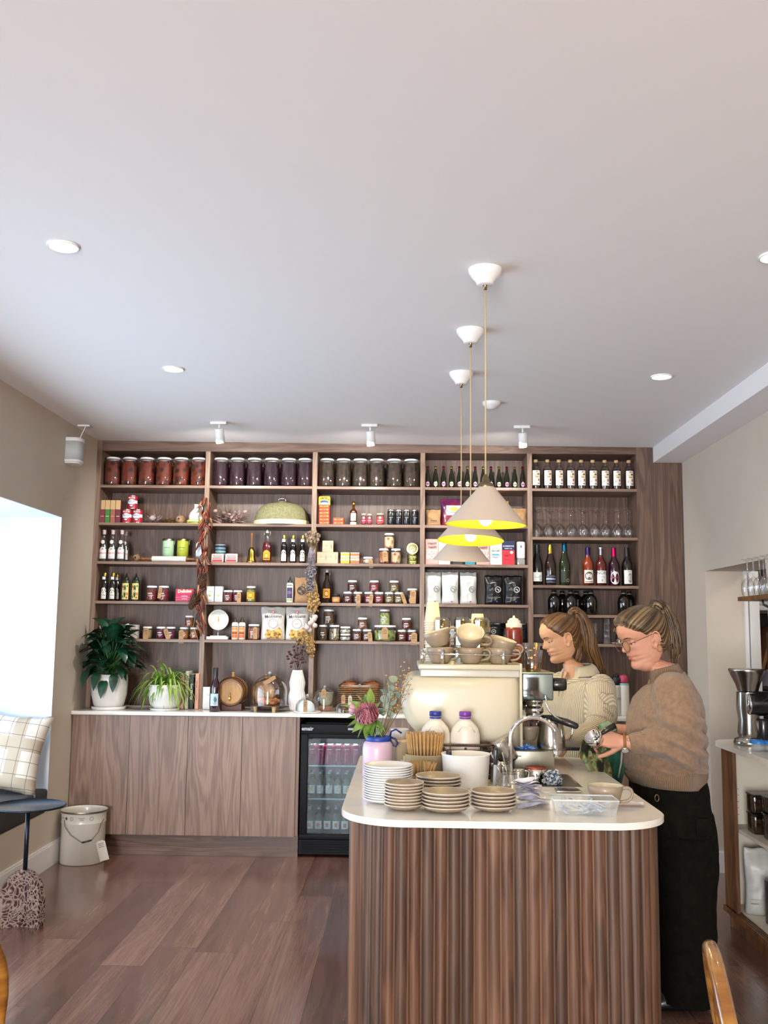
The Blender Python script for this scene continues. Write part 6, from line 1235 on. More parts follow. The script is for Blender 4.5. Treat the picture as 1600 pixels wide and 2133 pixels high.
# sink insert and small device
o = thing('sink', 'shallow steel sink insert set into the island beside the machine', 'sink', (.53, 3.71, CT)); b = MB(); b.rbox(-.105, .112, -.16, .155, 0, .0025, .001); b.build('rim', m_steel, o); b = MB(); b.box(-.095, .102, -.15, .145, .0026, .0028); b.build('basin', mat('dark_steel', '#5c5a54', .35, .9), o)
o = thing('small_scale', 'small flat black scale with steel edge on the island', 'scale', (.575, 3.46, CT)); b = MB(); b.rbox(-.045, .042, -.03, .03, 0, .008, .003); b.build('base', m_steel, o); b = MB(); b.rbox(-.034, .032, -.022, .024, .0081, .011, .001); b.build('platform', P('#14140f', .25, .4), o)
# tap
tx, ty = xat(1064, 3.6, 1.0), 3.6
o = thing('tap', 'tall chrome gooseneck tap at the sink', 'tap', (tx, ty, CT)); b = MB(); R_ = .082; pts = [(0, 0, .01), (0, 0, .06), (0, 0, .12), (0, 0, .165)] + [(R_-R_*cos(R(a)), 0, .165+R_*sin(R(a))*.9) for a in range(15, 160, 12)] + [(R_*2-.006, 0, .165+.028), (R_*2-.0, 0, .125), (R_*2+.001, 0, .118)]
b.tube(pts, .0075, 14); b.build('spout', m_chrome, o); b = MB(); b.lathe([(.018, 0), (.018, .004), (.013, .01), (.012, .03), (.008, .036)], 24); b.build('base', m_chrome, o); b = MB(); b.lathe([(.0095, .1), (.0105, .103), (.0105, .122), (.009, .124)], 16, 0, TM((R_*2, 0, 0))); b.build('nozzle', m_chrome, o)

# ================================================================== espresso machine (end view: back to the window side)
MY0, MY1 = 3.88, 4.385; m_cream = mat('cream_enamel', '#c4bca6', .4, coat=.1); m_cream2 = mat('cream_trim', '#b8b198', .35, coat=.2); m_gun = mat('dark_metal', '#2c2a28', .35, .6)
def mp(px, py, Y=MY0+.03): x_ = xat(px, Y, 1.2); return (x_, zat(py, Y, x_))
o = thing('espresso_machine', 'cream espresso machine seen end on with cups piled on its tray', 'espresso machine', (0, 0, 0))
prof_px = [(1084, 1408), (1000, 1407), (900, 1406), (868, 1406), (856, 1409), (846, 1417), (839, 1430), (835, 1445), (834.6, 1458), (837, 1475), (842, 1491), (850, 1506), (860, 1518), (872, 1528), (900, 1545), (950, 1556), (1084, 1560)]
PR = [mp(*v) for v in prof_px]; cx_ = sum(v[0] for v in PR)/len(PR); cz_ = sum(v[1] for v in PR)/len(PR)
def inset(k): return [(cx_+(x-cx_)*(1-k/.25) , cz_+(z-cz_)*(1-k/.18)) for x, z in PR]
b = MB(); secs = [(MY0, .085), (MY0+.004, .06), (MY0+.012, .034), (MY0+.025, .015), (MY0+.045, .004), (MY0+.065, 0), (MY1-.03, 0), (MY1-.012, .005), (MY1, .02)]; n_ = len(PR); vs = []
for y_, k_ in secs: vs += [(x, y_, z) for x, z in inset(k_)]
fs = [(j*n_+i, j*n_+(i+1) % n_, (j+1)*n_+(i+1) % n_, (j+1)*n_+i) for j in range(len(secs)-1) for i in range(n_)] + [tuple(range(n_)), tuple((len(secs)-1)*n_+i for i in range(n_))]
b.add(vs, fs, 0, True); body_ = b.build('body', m_cream, o)
zt1 = mp(1000, 1384)[1]; zt0 = mp(1000, 1396)[1]; zs = mp(1000, 1408)[1]; xl_ = mp(871, 1390)[0]; xr_ = mp(1084, 1390)[0]
b = MB(); b.rbox(xl_, xr_, MY0+.012, MY1-.01, zt0, zt1, .006); b.build('cup_tray', m_cream2, o); b = MB(); b.rbox(xl_+.01, xr_-.004, MY0+.022, MY1-.02, zs-.004, zt0+.001, .003); b.build('upper_band', P('#bdbaae', .3, .3), o)
b = MB(); b.rbox(xr_-.004, xr_+.006, MY0+.004, MY1-.004, mp(1084, 1555)[1], zt1+.006, .003); b.build('front_trim_plate', m_cream2, o)
ZT = zt1
b = MB()
for x_, y_ in ((880, MY0+.05), (884, MY1-.06), (922, MY0+.03), (1049, MY0+.03)): X_ = xat(x_, y_, 1.38); b.cyl(.0068, ZT-.002, ZT+.056, 14, x=X_, y=y_)
b.build('rail_posts', m_chrome, o); b = MB(); xa, xb = xat(888, MY0+.03, 1.39), xat(1076, MY0+.03, 1.39); b.tube([(xa-.012, MY1-.04, ZT+.04), (xa-.012, MY0+.045, ZT+.04), (xa, MY0+.03, ZT+.04), (xb, MY0+.03, ZT+.036)], .003, 8); b.build('cup_rail', m_chrome, o)
b = MB()
for x_, y_ in ((xl_+.03, MY0+.06), (xl_+.03, MY1-.06), (xr_-.06, MY0+.05), (xr_-.06, MY1-.05)): b.cyl(.018, CT+.0005, mp(1000, 1548)[1], 16, x=x_, y=y_)
b.build('feet', m_gun, o); b = MB(); b.rbox(xl_+.03, xr_+.0, MY0+.05, MY1-.05, CT+.045, CT+.1, .01); b.build('underframe', m_gun, o)
# group side
gx0, gx1 = xr_+.0065, xat(1152, MY0+.03, 1.3); gz1 = zat(1402, MY0+.03, gx0); gz0 = zat(1458, MY0+.03, gx0)
b = MB(); b.rbox(gx0, gx1, MY0+.02, MY1-.02, gz0, gz1, .006); b.build('chrome_housing', mat('teal_chrome', '#8fa0a2', .08, 1), o); b = MB(); b.rbox(gx0, gx1+.004, MY0+.016, MY1-.016, gz1-.001, gz1+.004, .002); b.build('housing_lid', P('#c9cba8', .3, 0, 1), o)
b = MB(); b.lathe([(.0, 0), (.022, 0), (.026, .006), (.026, .045), (.022, .056), (0, .058)], 10, 0, TM((gx1, MY0+.06, (gz0+gz1)/2+.008)) @ RY(pi/2)); b.build('steam_knob', P('#15130f', .35, .3), o)
for k, y_ in enumerate((MY0+.09, MY0+.34)):
    gx = (gx0+gx1)/2-.005; b = MB(); b.lathe([(0, gz0), (.036, gz0), (.036, gz0-.012), (.031, gz0-.014), (.031, gz0-.03), (.037, gz0-.032), (.037, gz0-.052), (.03, gz0-.056), (0, gz0-.056)], 30, 0, TM((gx, y_, 0))); b.build('group_head', m_chrome, o)
gx = (gx0+gx1)/2-.005; gy = MY0+.09
t2 = thing('portafilter', 'portafilter with black handle locked into the near group of the machine', 'portafilter', (gx, gy, gz0-.057)); b = MB(); b.lathe([(0, 0), (.034, 0), (.034, -.018), (.022, -.028), (0, -.03)], 28); b.build('basket', m_chrome, t2); b = MB()
for s_ in (-1, 1): b.tube([(s_*.004, 0, -.026), (s_*.014, 0, -.036), (s_*.014, 0, -.05)], .0035, 8)
b.build('spouts', m_gun, t2); b = MB(); b.tube([(.03, -.01, -.01), (.05, -.03, -.01), (.065, -.05, -.014), (.115, -.08, -.026), (.152, -.09, -.04), (.158, -.092, -.044)], [.006, .008, .013, .0145, .0125, .006], 12); b.build('handle', P('#171513', .4, .2), t2)
b = MB(); b.tube([(gx1-.03, MY0+.012, gz0+.02), (gx1-.032, MY0+.004, gz0-.01), (gx1-.02, MY0, gz0-.04), (gx1-.0, MY0, gz0-.06), (gx1+.03, MY0, gz0-.075)], .0035, 8); b.build('steam_wand', m_chrome, o)
dz1 = zat(1564, MY0+.01, .5); b = MB(); b.rbox(xat(1072, MY0, 1), xat(1155.5, MY0, 1), MY0, MY1, CT+.003, dz1, .003); b.build('drip_tray', mat('satin_steel', '#a8a596', .35, .85, col2='#8c8a7c', nscale=8), o)
b = MB(); b.rbox(xat(1155, MY0, 1), xat(1155, MY0, 1)+.14, MY0+.2, MY1, dz1-.02, dz1-.006, .003); b.build('side_shelf', m_gun, o)
put('jug_big', jug(.056, .122), (xat(1148, MY0+.085, 1.1), MY0+.085, dz1+.0005), 'big steel milk jug on the drip tray under the portafilter handle', 'milk jug', 'steel milk jugs')
put('cup_t', cup(.042, .058, mi=m_taupe), (xat(1102, MY0+.18, 1.1), MY0+.18, dz1+.024), 'taupe cup under the spouts on the drip tray', 'cup', rz=pi)
o = rag('blue_cloth', '#16459a', '#7fa8d8', .03, .5, 8, 220); o.location = (xat(1093, MY0+.06, 1.05), MY0+.06, dz1); o.scale = (1.3, .9, .8); tag(o, 'bright blue woven cloth on the drip tray beside the big jug', 'cloth')
# cups on the machine
cy = MY0+.1
def pc(key, px_, py_, Y_, rx=0, ry=0, rz=0, label='', s=1.0, fn=None): 
    X_ = xat(px_, Y_, 1.4); c_ = put(key, fn or cup(.055, .064), (X_, Y_, zat(py_, Y_, X_)), label, 'cup', 'taupe cups piled on the machine', s=s); c_.rotation_euler = (rx, ry, rz); return c_
for i, (px_, w_) in enumerate(((917, 'window side'), (981, 'middle'), (1040, 'group head side'))):
    X_ = xat(px_, cy, 1.38); put('cup_m', cup(.055, .064), (X_, cy, ZT+.0005), 'taupe cup standing upright in the bottom row on the machine, ' + w_, 'cup', 'taupe cups piled on the machine', rz=(.3, -.5, -.15)[i])
pc('cup_m', 917, 1352, cy, 0, -.3, .2, 'tilted taupe cup on top of the pile at the window side'); pc('cup_m', 978, 1349, cy, .62, .22, -.25, 'tilted taupe cup showing its pale inside in the middle of the pile', 1.04); pc('cup_m', 1041, 1368, cy+.002, .12, .28, -.1, 'tilted taupe cup on the group head side of the pile')
for c_ in [x for x in C.objects if x.name.startswith('coffee_cup') and 'tilted' in str(x.get('label'))]: c_.location.z += .012
m_cutg = thin_glass('cut_glass', '#e9e4c4', 1.3, .22)
def cutg():
    o = E('cut_glass'); b = MB(); b.lathe([(.034, 0), (.036, .02), (.036, .05), (.028, .062), (0, .063)], 20, 0, None, False, rf=lambda a, z_: 1+.03*cos(10*a)); b.lathe([(.031, .001), (.033, .02), (.033, .048), (0, .056)], 20, 0); b.build('glass', m_cutg, o); return o
for px_, w_ in ((921, 'beside the paper cup tower'), (964, 'between the paper cups'), (1004, 'in front of the single paper cup')): put('cutg', cutg, (xat(px_, MY0+.27, 1.45), MY0+.27, ZT+.127), 'upturned cut glass on top of two others, ' + w_, 'glass', 'cut glasses on the machine'); put('cutg', cutg, (xat(px_, MY0+.27, 1.45), MY0+.27, ZT+.0637), 'upturned cut glass in the middle layer, ' + w_, 'glass', 'cut glasses on the machine'); put('cutg', cutg, (xat(px_, MY0+.27, 1.45), MY0+.27, ZT+.0005), 'upturned cut glass in the hidden lower layer, ' + w_, 'glass', 'cut glasses on the machine')
put('cutg', cutg, (xat(1032, MY0+.3, 1.45), MY0+.3, ZT+.0005), 'low upturned cut glass beside the sauce bottle', 'glass', 'cut glasses on the machine')
m_pap = mat('paper_cup_cream', '#cfc6ae', .7)
def pcup():
    b = MB(); b.lathe([(.036, 0), (.037, .002), (.036, .005), (.0345, .006), (.0255, .086), (.024, .087), (0, .084)], 30); return b.build('paper_cup', m_pap)
px_ = 904; X_ = xat(px_, MY0+.3, 1.45)
for i in range(17): put('pcup', pcup, (X_-.0004*i, MY0+.3, ZT+.0005+.0104*i), 'upturned cream paper cup, %s from the bottom of the tall tower' % ORD[i], 'paper cup', 'tower of paper cups')
for i in range(14): put('pcup', pcup, (xat(995, MY0+.38, 1.5), MY0+.38, ZT+.0005+.0092*i), 'upturned cream paper cup, %s from the bottom of the shorter tower' % ORD[i], 'paper cup', 'shorter tower of paper cups')
o = thing('sauce_bottle', 'red-brown sauce bottle with a white nozzle cap on the machine', 'sauce bottle', (xat(1071, MY0+.33, 1.4), MY0+.33, ZT+.0005)); b = MB(); b.lathe([(0, 0), (.034, 0), (.036, .004), (.036, .135), (.034, .15), (0, .151)], 30, rf=lambda a, z_: 1+.012*cos(16*a)); b.build('bottle', mat('chilli_sauce', '#7a2410', .3, coat=.6), o)
b = MB(); b.lathe([(.034, .148), (.035, .15), (.035, .165), (.028, .168), (.028, .178), (.021, .18), (.02, .186), (.006, .19), (.004, .199), (0, .2)], 28); b.build('cap', P('#d8cfc4', .45), o); deco(o, [('p', .045, .068, .036, '#c98a5c'), ('t', 'chilli', .016, .057, '#5c1a0c')], .0363)
m_amber = thin_glass('amber_tint_glass', '#e8cf7a', 1.3, .14)
def ribt():
    o = E('glass_tumbler'); b = MB(); rf = lambda a, z_: 1+.02*cos(16*a); b.lathe([(.024, 0), (.026, .004), (.0335, .085), (.0325, .085), (.025, .006), (0, .005)], 48, rf=rf); b.build('glass', m_amber, o); return o
for i, (dx, dy) in enumerate(((0, 0), (.018, .07))): put('ribt', ribt, (xat(1109, MY0+.06, 1.35)+dx, MY0+.06+dy, gz1+.0045), 'amber ribbed tumbler on the chrome housing, ' + ('front one with another inside', 'one behind')[i], 'glass', 'amber tumblers')
put('ribt', ribt, (xat(1109, MY0+.06, 1.35)-.001, MY0+.06, gz1+.034), 'amber ribbed tumbler nested in the front one on the chrome housing', 'glass', 'amber tumblers')
# ================================================================== window side
m_cush = mat('charcoal_corduroy', '#2f2e2e', .95, col2='#454443', nscale=60, stretch=(1, 30, 1), bump=.5, bscale=60, bstretch=(1, 6, 1))
b = MB(); b.rbox(XL-WD+.02, XL+.008, WY0+.01, WY1-.012, .346, .488, .02); tag(b.build('bench_cushion', m_cush), 'long charcoal corduroy cushion on the window seat', 'cushion')
m_plaid = bpy.data.materials.new('cream_plaid'); m_plaid.use_nodes = True; nt = m_plaid.node_tree; N_, L_k = nt.nodes, nt.links; pz = N_['Principled BSDF']; pz.inputs['Roughness'].default_value = .9
tc = N_.new('ShaderNodeTexCoord'); sx = N_.new('ShaderNodeSeparateXYZ'); L_k.new(tc.outputs['Object'], sx.inputs[0])
def mth(op, a, b_=None):
    n = N_.new('ShaderNodeMath'); n.operation = op
    for i, v in enumerate((a, b_)):
        if v is None: continue
        if isinstance(v, (int, float)): n.inputs[i].default_value = v
        else: L_k.new(v, n.inputs[i])
    return n.outputs[0]
def stripe(ax_, per_, off, w_): return mth('LESS_THAN', mth('ABSOLUTE', mth('SUBTRACT', mth('FRACT', mth('ADD', mth('DIVIDE', ax_, per_), off)), .5)), w_)
col = None
def mixc(fac, a, c_):
    n = N_.new('ShaderNodeMix'); n.data_type = 'RGBA'; L_k.new(fac, n.inputs[0])
    if isinstance(a, str): n.inputs[6].default_value = lin(a)
    else: L_k.new(a, n.inputs[6])
    n.inputs[7].default_value = lin(c_); return n.outputs[2]
wide = mth('MAXIMUM', stripe(sx.outputs[0], .23, .1, .17), stripe(sx.outputs[2], .23, .3, .17)); thin = mth('MAXIMUM', stripe(sx.outputs[0], .076, 0, .018), stripe(sx.outputs[2], .076, .2, .018))
L_k.new(mixc(thin, mixc(wide, '#d9d0c0', '#b3a48f'), '#6a5c50'), pz.inputs['Base Color'])
def pillow(S=.235, T=.085):
    b = MB(); 
    for sg in (-1, 1):
        def g(u, v, sg=sg):
            x, z_ = 2*u-1, 2*v-1; e_ = max(0, (1-x**4)*(1-z_**4)); k = 1+.09*abs(x*z_)**3-.05*(1-abs(x))*abs(z_)**4-.05*(1-abs(z_))*abs(x)**4
            return (x*S*k, sg*T*e_**.55+.006*noise.noise(Vector((x*3, z_*3, 2)))*e_, z_*S*k*.95 + .006*noise.noise(Vector((x*5, z_*2, 5))))
        b.grid(g, 22, 22)
    return b.build('pillow', m_plaid)
o = pillow(); o.location = (-2.415, 5.93, .488+.243); o.rotation_euler = (R(-16), R(7), R(6)); tag(o, 'large cream and brown plaid pillow in the corner of the window seat', 'pillow')
# little table with marble base
tx_, ty_ = xat(53, 5.02, .3), 5.02
o = thing('side_table', 'small round dark metal table on a purple and white marble base', 'side table', (tx_, ty_, 0)); m_dkm = mat('dark_blue_metal', '#222a33', .35, .7)
b = MB(); b.lathe([(0, .574), (.182, .574), (.184, .576), (.184, .582), (.18, .584), (.177, .579), (0, .579)], 56); b.build('table_top', m_dkm, o); b = MB(); b.cyl(.011, .25, .574, 16); b.build('stem', m_dkm, o)
def marble():
    m = bpy.data.materials.new('purple_marble'); m.use_nodes = True; N2, L2 = m.node_tree.nodes, m.node_tree.links; p = N2['Principled BSDF']; p.inputs['Roughness'].default_value = .2
    tc = N2.new('ShaderNodeTexCoord'); n1 = N2.new('ShaderNodeTexNoise'); n1.inputs['Scale'].default_value = 6; n1.inputs['Detail'].default_value = 3; ad = N2.new('ShaderNodeVectorMath'); ad.operation = 'MULTIPLY_ADD'; L2.new(tc.outputs['Object'], n1.inputs[0]); L2.new(n1.outputs['Color'], ad.inputs[0]); ad.inputs[1].default_value = (.25, .25, .25); L2.new(tc.outputs['Object'], ad.inputs[2])
    v = N2.new('ShaderNodeTexVoronoi'); v.feature = 'DISTANCE_TO_EDGE'; v.inputs['Scale'].default_value = 42; L2.new(ad.outputs[0], v.inputs['Vector']); rp = N2.new('ShaderNodeValToRGB'); e = rp.color_ramp.elements; e[0].position = .02; e[0].color = lin('#9c8a7c'); e[1].position = .22; e[1].color = lin('#3c1c26'); L2.new(v.outputs['Distance'], rp.inputs[0]); L2.new(rp.outputs[0], p.inputs['Base Color']); return m
m_mar = marble()
def arch(w_, h_, t_):
    pts = [(0, 0)] + [(w_*(.98-.0*i), 0) for i in (0,)] + [(w_, h_*.45)] + [(w_*cos(R(a)), h_*.45+h_*.55*sin(R(a))) for a in range(15, 91, 15)]
    b = MB(); b.prism(pts, -t_/2, t_/2, 0, RX(pi/2)); return b
for k, a in enumerate((-.35, -.35+2.2, -.35+3.9)): b = arch(.118, .268, .045); ob = b.build('marble_slab', m_mar, o, (0, 0, 0), (0, 0, a))
# metal pail with tag
px_, py_ = xat(173, 6.36, .15), 6.36
o = thing('metal_pail', 'tall white enamel pail with wire handle and a hanging card tag on the floor', 'pail', (px_, py_, 0)); m_pail = mat('cream_enamel_pail', '#cfc9bb', .35, coat=.2)
b = MB(); b.lathe([(0, .003), (.132, .003), (.135, 0), (.136, .006), (.1365, .245), (.1395, .25), (.139, .256), (.1375, .262), (.139, .3), (.144, .312), (.147, .318), (.146, .324), (.141, .325), (.137, .31), (.132, .01), (0, .008)], 56); b.build('pail', m_pail, o)
b = MB(); b.lathe([(.1462, .314), (.1478, .319), (.1465, .3255)], 56); b.build('rim', P('#8c8678', .4, 0, 1), o)
deco(o, [('ring', .285, .011, '#7a766a', -.035), ('t', 'co', .009, .285, '#7a766a', -.035), ('t', 'roasters', .012, .29, '#7a766a', .03), ('t', 'coffee', .01, .278, '#7a766a', .03), ('o', .285, .009, .009, '#4c4a44', -.075), ('t', 'beans', .012, .287, '#7a766a', -.105), ('ring', .285, .011, '#7a766a', .09)], .139, name='printed_band')
b = MB(); b.tube([(-.09, -.108, .275), (-.075, -.135, .24), (-.03, -.15, .19), (.03, -.155, .155), (.045, -.156, .148)], .0018, 6); b.tube([(.045, -.156, .148), (.095, -.13, .158)], .0055, 8); b.tube([(.095, -.13, .158), (.125, -.1, .2), (.13, -.06, .245), (.138, -.03, .27)], .0018, 6); b.build('wire_handle', P('#5a5850', .4, 0, 1), o)
tagpart(o, .15, -.125, .152, .058, .12, -.28, 3, P('#d6cdbb', .7))
# bentwood chairs at the near corners
m_bent = mat('honey_bentwood', '#7a4a14', .22, col2='#b07a30', nscale=5, stretch=(1, 1, 6), coat=.7)
def chair():
    o = E('bentwood_chair'); b = MB(); b.tube([(-.19, .16, .0), (-.2, .19, .45)] + [(-.2*cos(R(a)), .2+.03*sin(R(a)), .62+.2*sin(R(a))) for a in range(0, 181, 12)] + [(.2, .19, .45), (.19, .16, 0)], .0135, 12); b.build('back_hoop', m_bent, o)
    b = MB(); b.tube([(-.13, .18, .455)] + [(-.125*cos(R(a)), .2+.02*sin(R(a)), .6+.14*sin(R(a))) for a in range(0, 181, 15)] + [(.13, .18, .455)], .009, 10); b.build('inner_hoop', m_bent, o)
    b = MB(); b.lathe([(0, .44), (.19, .44), (.205, .447), (.205, .462), (.195, .468), (0, .46)], 40); b.build('seat', m_bent, o)
    for s_ in (-1, 1): b = MB(); b.tube([(s_*.19, -.17, 0), (s_*.15, -.13, .44)], [.011, .015], 10); b.build('leg', m_bent, o)
    b = MB(); b.tube([(.15*cos(2*pi*i/24), .15*sin(2*pi*i/24), .26) for i in range(24)], .008, 8, closed=True); b.build('leg_ring', m_bent, o); return o
put('chair', chair, (.822, 1.845, 0), 'honey bentwood chair whose hoop back shows at the lower corner by the woman', 'chair', 'bentwood chairs', rz=R(78), s=1.085)
put('chair', chair, (-1.085, 1.93, 0), 'honey bentwood chair barely entering the view at the lower window-side corner', 'chair', 'bentwood chairs', rz=R(-100))

# ================================================================== service counter along the other wall
m_warm = mat('white_melamine', '#d6cdbb', .5); m_brown = wood('warm_walnut', '#4c2e18', '#6a4426', '#85592f', 'Z', .45)
b = MB(); top = [(1.612, 5.06)] + [(1.612+.13-.13*cos(R(a)), 5.12+.13*sin(R(a))) for a in range(10, 91, 16)] + [(XR-.001, 5.25), (XR-.001, 2.4), (1.612, 2.4)]
b.prism(top, .905, .93); tag(b.build('service_countertop', m_quartz), 'pale stone worktop of the service counter along the far wall by the doorway', 'worktop')
o = thing('service_counter', 'open-fronted walnut and white cabinet below the service worktop', 'cabinet', (0, 0, 0)); X0 = 1.66
def pt(name, m, *bx):
    b = MB()
    for q_ in bx: b.box(*q_)
    return b.build(name, m, o)
pt('end_panel', m_brown, (X0+.02, XR-.002, 5.185, 5.2, 0, .904)); pt('front_stile', m_brown, (X0, X0+.019, 5.03, 5.2, .08, .904)); pt('inner_panel', m_warm, (X0+.02, XR-.002, 5.17, 5.184, .1, .904)); pt('back_panel', m_warm, (XR-.014, XR-.002, 2.5, 5.17, .1, .904))
pt('shelf', m_warm, (X0+.022, XR-.015, 2.5, 5.169, .495, .512)); pt('bottom_shelf', m_warm, (X0+.03, XR-.015, 2.5, 5.169, .1, .118)); pt('plinth', m_brown, (X0+.03, XR-.1, 2.5, 5.18, 0, .08))
b = MB()
for k in range(5): b.box(X0-.012+.012*k, X0-.005+.012*k, 2.5, 5.2, .095, .108)
b.box(X0-.014, X0+.06, 2.5, 5.2, .082, .096); b.build('sliding_track', m_brown, o); b = MB()
for k in range(5): b.cyl(.0022, 0, .002, 8, 0, TM((X0+.07, 5.1695, .56+.032*k)) @ RX(pi/2))
b.build('pin_holes', P('#3a2c20', .8), o)
put('silver_big', pouch('coffee_bag', .15, .31, .1, m_silver, [('ring', .13, .026, '#8a8a84', .035), ('o', .133, .01, .006, '#8a8a84', .03), ('p', .055, .058, .018, '#8a857c', -.04), ('p', .075, .0765, .07, '#b0aca0')], seed=33), (1.77, 5.0, .119), 'large white coffee bag standing in the bottom of the service cabinet', 'coffee bag', rz=-.15)
o = thing('black_box', 'black box file behind a wire rack in the bottom of the service cabinet', 'box', (1.83, 4.8, .119)); b = MB(); b.rbox(-.1, .1, -.04, .04, 0, .2, .004); b.build('box', P('#121318', .35, .2), o)
o = thing('wire_rack', 'small white wire rack in front of the black box in the service cabinet', 'rack', (1.8, 4.68, .119)); b = MB()
for z_ in (.003, .13): b.tube([(-.09, -.05, z_), (.09, -.05, z_), (.09, .05, z_), (-.09, .05, z_)], .003, 6, closed=True)
for x_ in (-.09, .09):
    for y_ in (-.05, .05): b.tube([(x_, y_, 0), (x_, y_, .13)], .003, 6)
b.tube([(-.05, -.052, .1), (-.03, -.054, .07), (0, -.054, .07)], .003, 6); b.build('wire', P('#dcdad4', .4), o)
m_smoke = thin_glass('smoky_plastic', '#a8a29a', .6, .08)
for k, (x_, y_, z_, h_, c, w_) in enumerate(((1.775, 4.95, .513, .095, '#3a2417', 'lower one nearer the end'), (1.775, 4.95, .611, .09, '#4c2c18', 'upper one nearer the end'), (1.79, 4.78, .513, .12, '#2a2a1c', 'lower one nearer the viewer'), (1.79, 4.78, .636, .075, '#54402a', 'upper one nearer the viewer'))):
    o = thing('storage_box', 'clear plastic food box on the service cabinet shelf, ' + w_, 'food box', (x_, y_, z_), 0, 'clear food boxes'); b = MB(); b.rbox(-.06, .1, -.05, .05, 0, h_-.008, .006); b.build('box', m_smoke, o); b = MB(); b.rbox(-.054, .094, -.044, .044, .004, h_*.75, .005); b.build('contents', mat('box_food%d' % k, c, .6, col2='#8a6a48', nscale=50), o); b = MB(); b.rbox(-.064, .104, -.054, .054, h_-.008, h_, .003); b.build('lid', m_smoke, o)
o = thing('white_bottle', 'small white bottle on the service cabinet shelf near the edge of view', 'bottle', (1.73, 4.62, .513)); b = MB(); b.lathe([(0, 0), (.025, 0), (.026, .06), (.015, .08), (.012, .09), (0, .09)], 20); b.build('bottle', P('#e0dccf', .4), o)
# grinder on the counter
gx_, gy_ = 1.74, 5.0
o = thing('coffee_grinder', 'brushed steel and black coffee grinder on the service counter', 'coffee grinder', (gx_, gy_, .93)); b = MB()
b.lathe([(0, 0), (.075, 0), (.078, .01), (.07, .03), (.05, .04)], 32, 0); b.lathe([(.05, .035), (.056, .06), (.05, .12), (.058, .18), (.055, .26)], 32, 0); b.build('body', m_steel, o)
b = MB(); b.lathe([(.05, .265), (.06, .3), (.085, .35), (.09, .365), (.092, .375), (.085, .378), (.0, .372)], 36); b.build('hopper', m_steel, o)
b = MB(); b.lathe([(.0, -.055), (.06, -.055), (.062, -.05), (.062, .17), (.06, .175), (0, .175)], 32, 0, TM((.035, -.02, .205)) @ RY(pi/2)); b.build('motor_barrel', P('#0f0f10', .25, .6), o)
b = MB(); b.lathe([(.0, 0), (.05, 0), (.058, .004), (.064, .012), (.062, .018)], 32, 0, TM((-.026, -.02, .205)) @ RY(pi/2)); b.build('chrome_ring', m_chrome, o); b = MB(); b.rbox(.09, .2, -.05, .05, .29, .372, .008); b.build('bean_drawer', mat('grey_plastic', '#8a8590', .25, alpha=.75), o)
b = MB(); b.rbox(.0, .16, -.07, .06, 0, .02, .004); b.lathe([(.03, .03), (.034, .04), (.034, .12), (.03, .13), (0, .13)], 24, 0, TM((.06, -.03, 0))); b.build('catch_cup', P('#1a1a1a', .3, .4), o)
for k, (x_, y_, w_) in enumerate(((1.69, 4.74, 'nearer the grinder'), (1.745, 4.7, 'nearer the kettle'))):
    o = thing('sample_pot', 'small clear pot with bright blue lid, ' + w_, 'pot', (x_, y_, .9305), 0, 'blue lidded pots'); b = MB(); b.lathe([(0, 0), (.033, 0), (.037, .035), (0, .035)], 26); b.build('pot', mat('frosted_plastic'), o); b = MB(); b.lathe([(.039, .035), (.04, .042), (.034, .05), (0, .054)], 26); b.build('lid', P('#2376c4', .4), o)
o = thing('kettle', 'steel gooseneck kettle on a black base at the edge of view', 'kettle', (1.79, 4.5, .9305)); b = MB(); b.lathe([(.06, 0), (.09, .003), (.092, .02), (.085, .024), (0, .024)], 30); b.build('base', P('#101010', .3, .4), o); b = MB(); b.lathe([(.08, .025), (.078, .04), (.055, .15), (.05, .16), (.02, .168), (0, .17)], 36); b.build('body', m_steel, o); b = MB(); b.tube([(.05, 0, .15), (.1, 0, .15), (.11, 0, .1), (.09, 0, .05)], .008, 8); b.build('handle', P('#151515', .4), o)
# glass shelf on the wall
b = MB(); b.box(1.79, XR-.001, 2.6, 5.25, 1.655, 1.677); b2_ = b.build('shelf', m_brown); o = thing('glass_shelf', 'wooden wall shelf holding upturned wine glasses at the edge of view', 'shelf', (0, 0, 0)); b2_.parent = o; b2_.name = 'shelf_board'
b = MB()
for y_ in (5.0, 4.0, 3.1): b.tube([(XR-.002, y_, 1.5), (XR-.02, y_, 1.55), (XR-.06, y_, 1.6), (XR-.12, y_, 1.63), (XR-.125, y_, 1.655)], .006, 8)
b.build('bracket', P('#1c1a18', .4), o)
k = 0
for j in range(8):
    for i in range(2):
        put('wineglass', wineglass(), (1.83+.085*i, 5.2-.088*j, 1.6775), 'upturned wine glass on the wall shelf, %s from the doorway, %s row' % (ORD[j], ('outer', 'inner')[i]), 'wine glass', 'upturned wine glasses on the wall shelf')
b = MB(); b.box(XR-.02, XR-.001, 4.2, 5.25, 1.14, 1.49); tag(b.build('wall_board', P('#3a1c12', .5)), 'dark brown board fixed to the wall beneath the glass shelf', 'board')
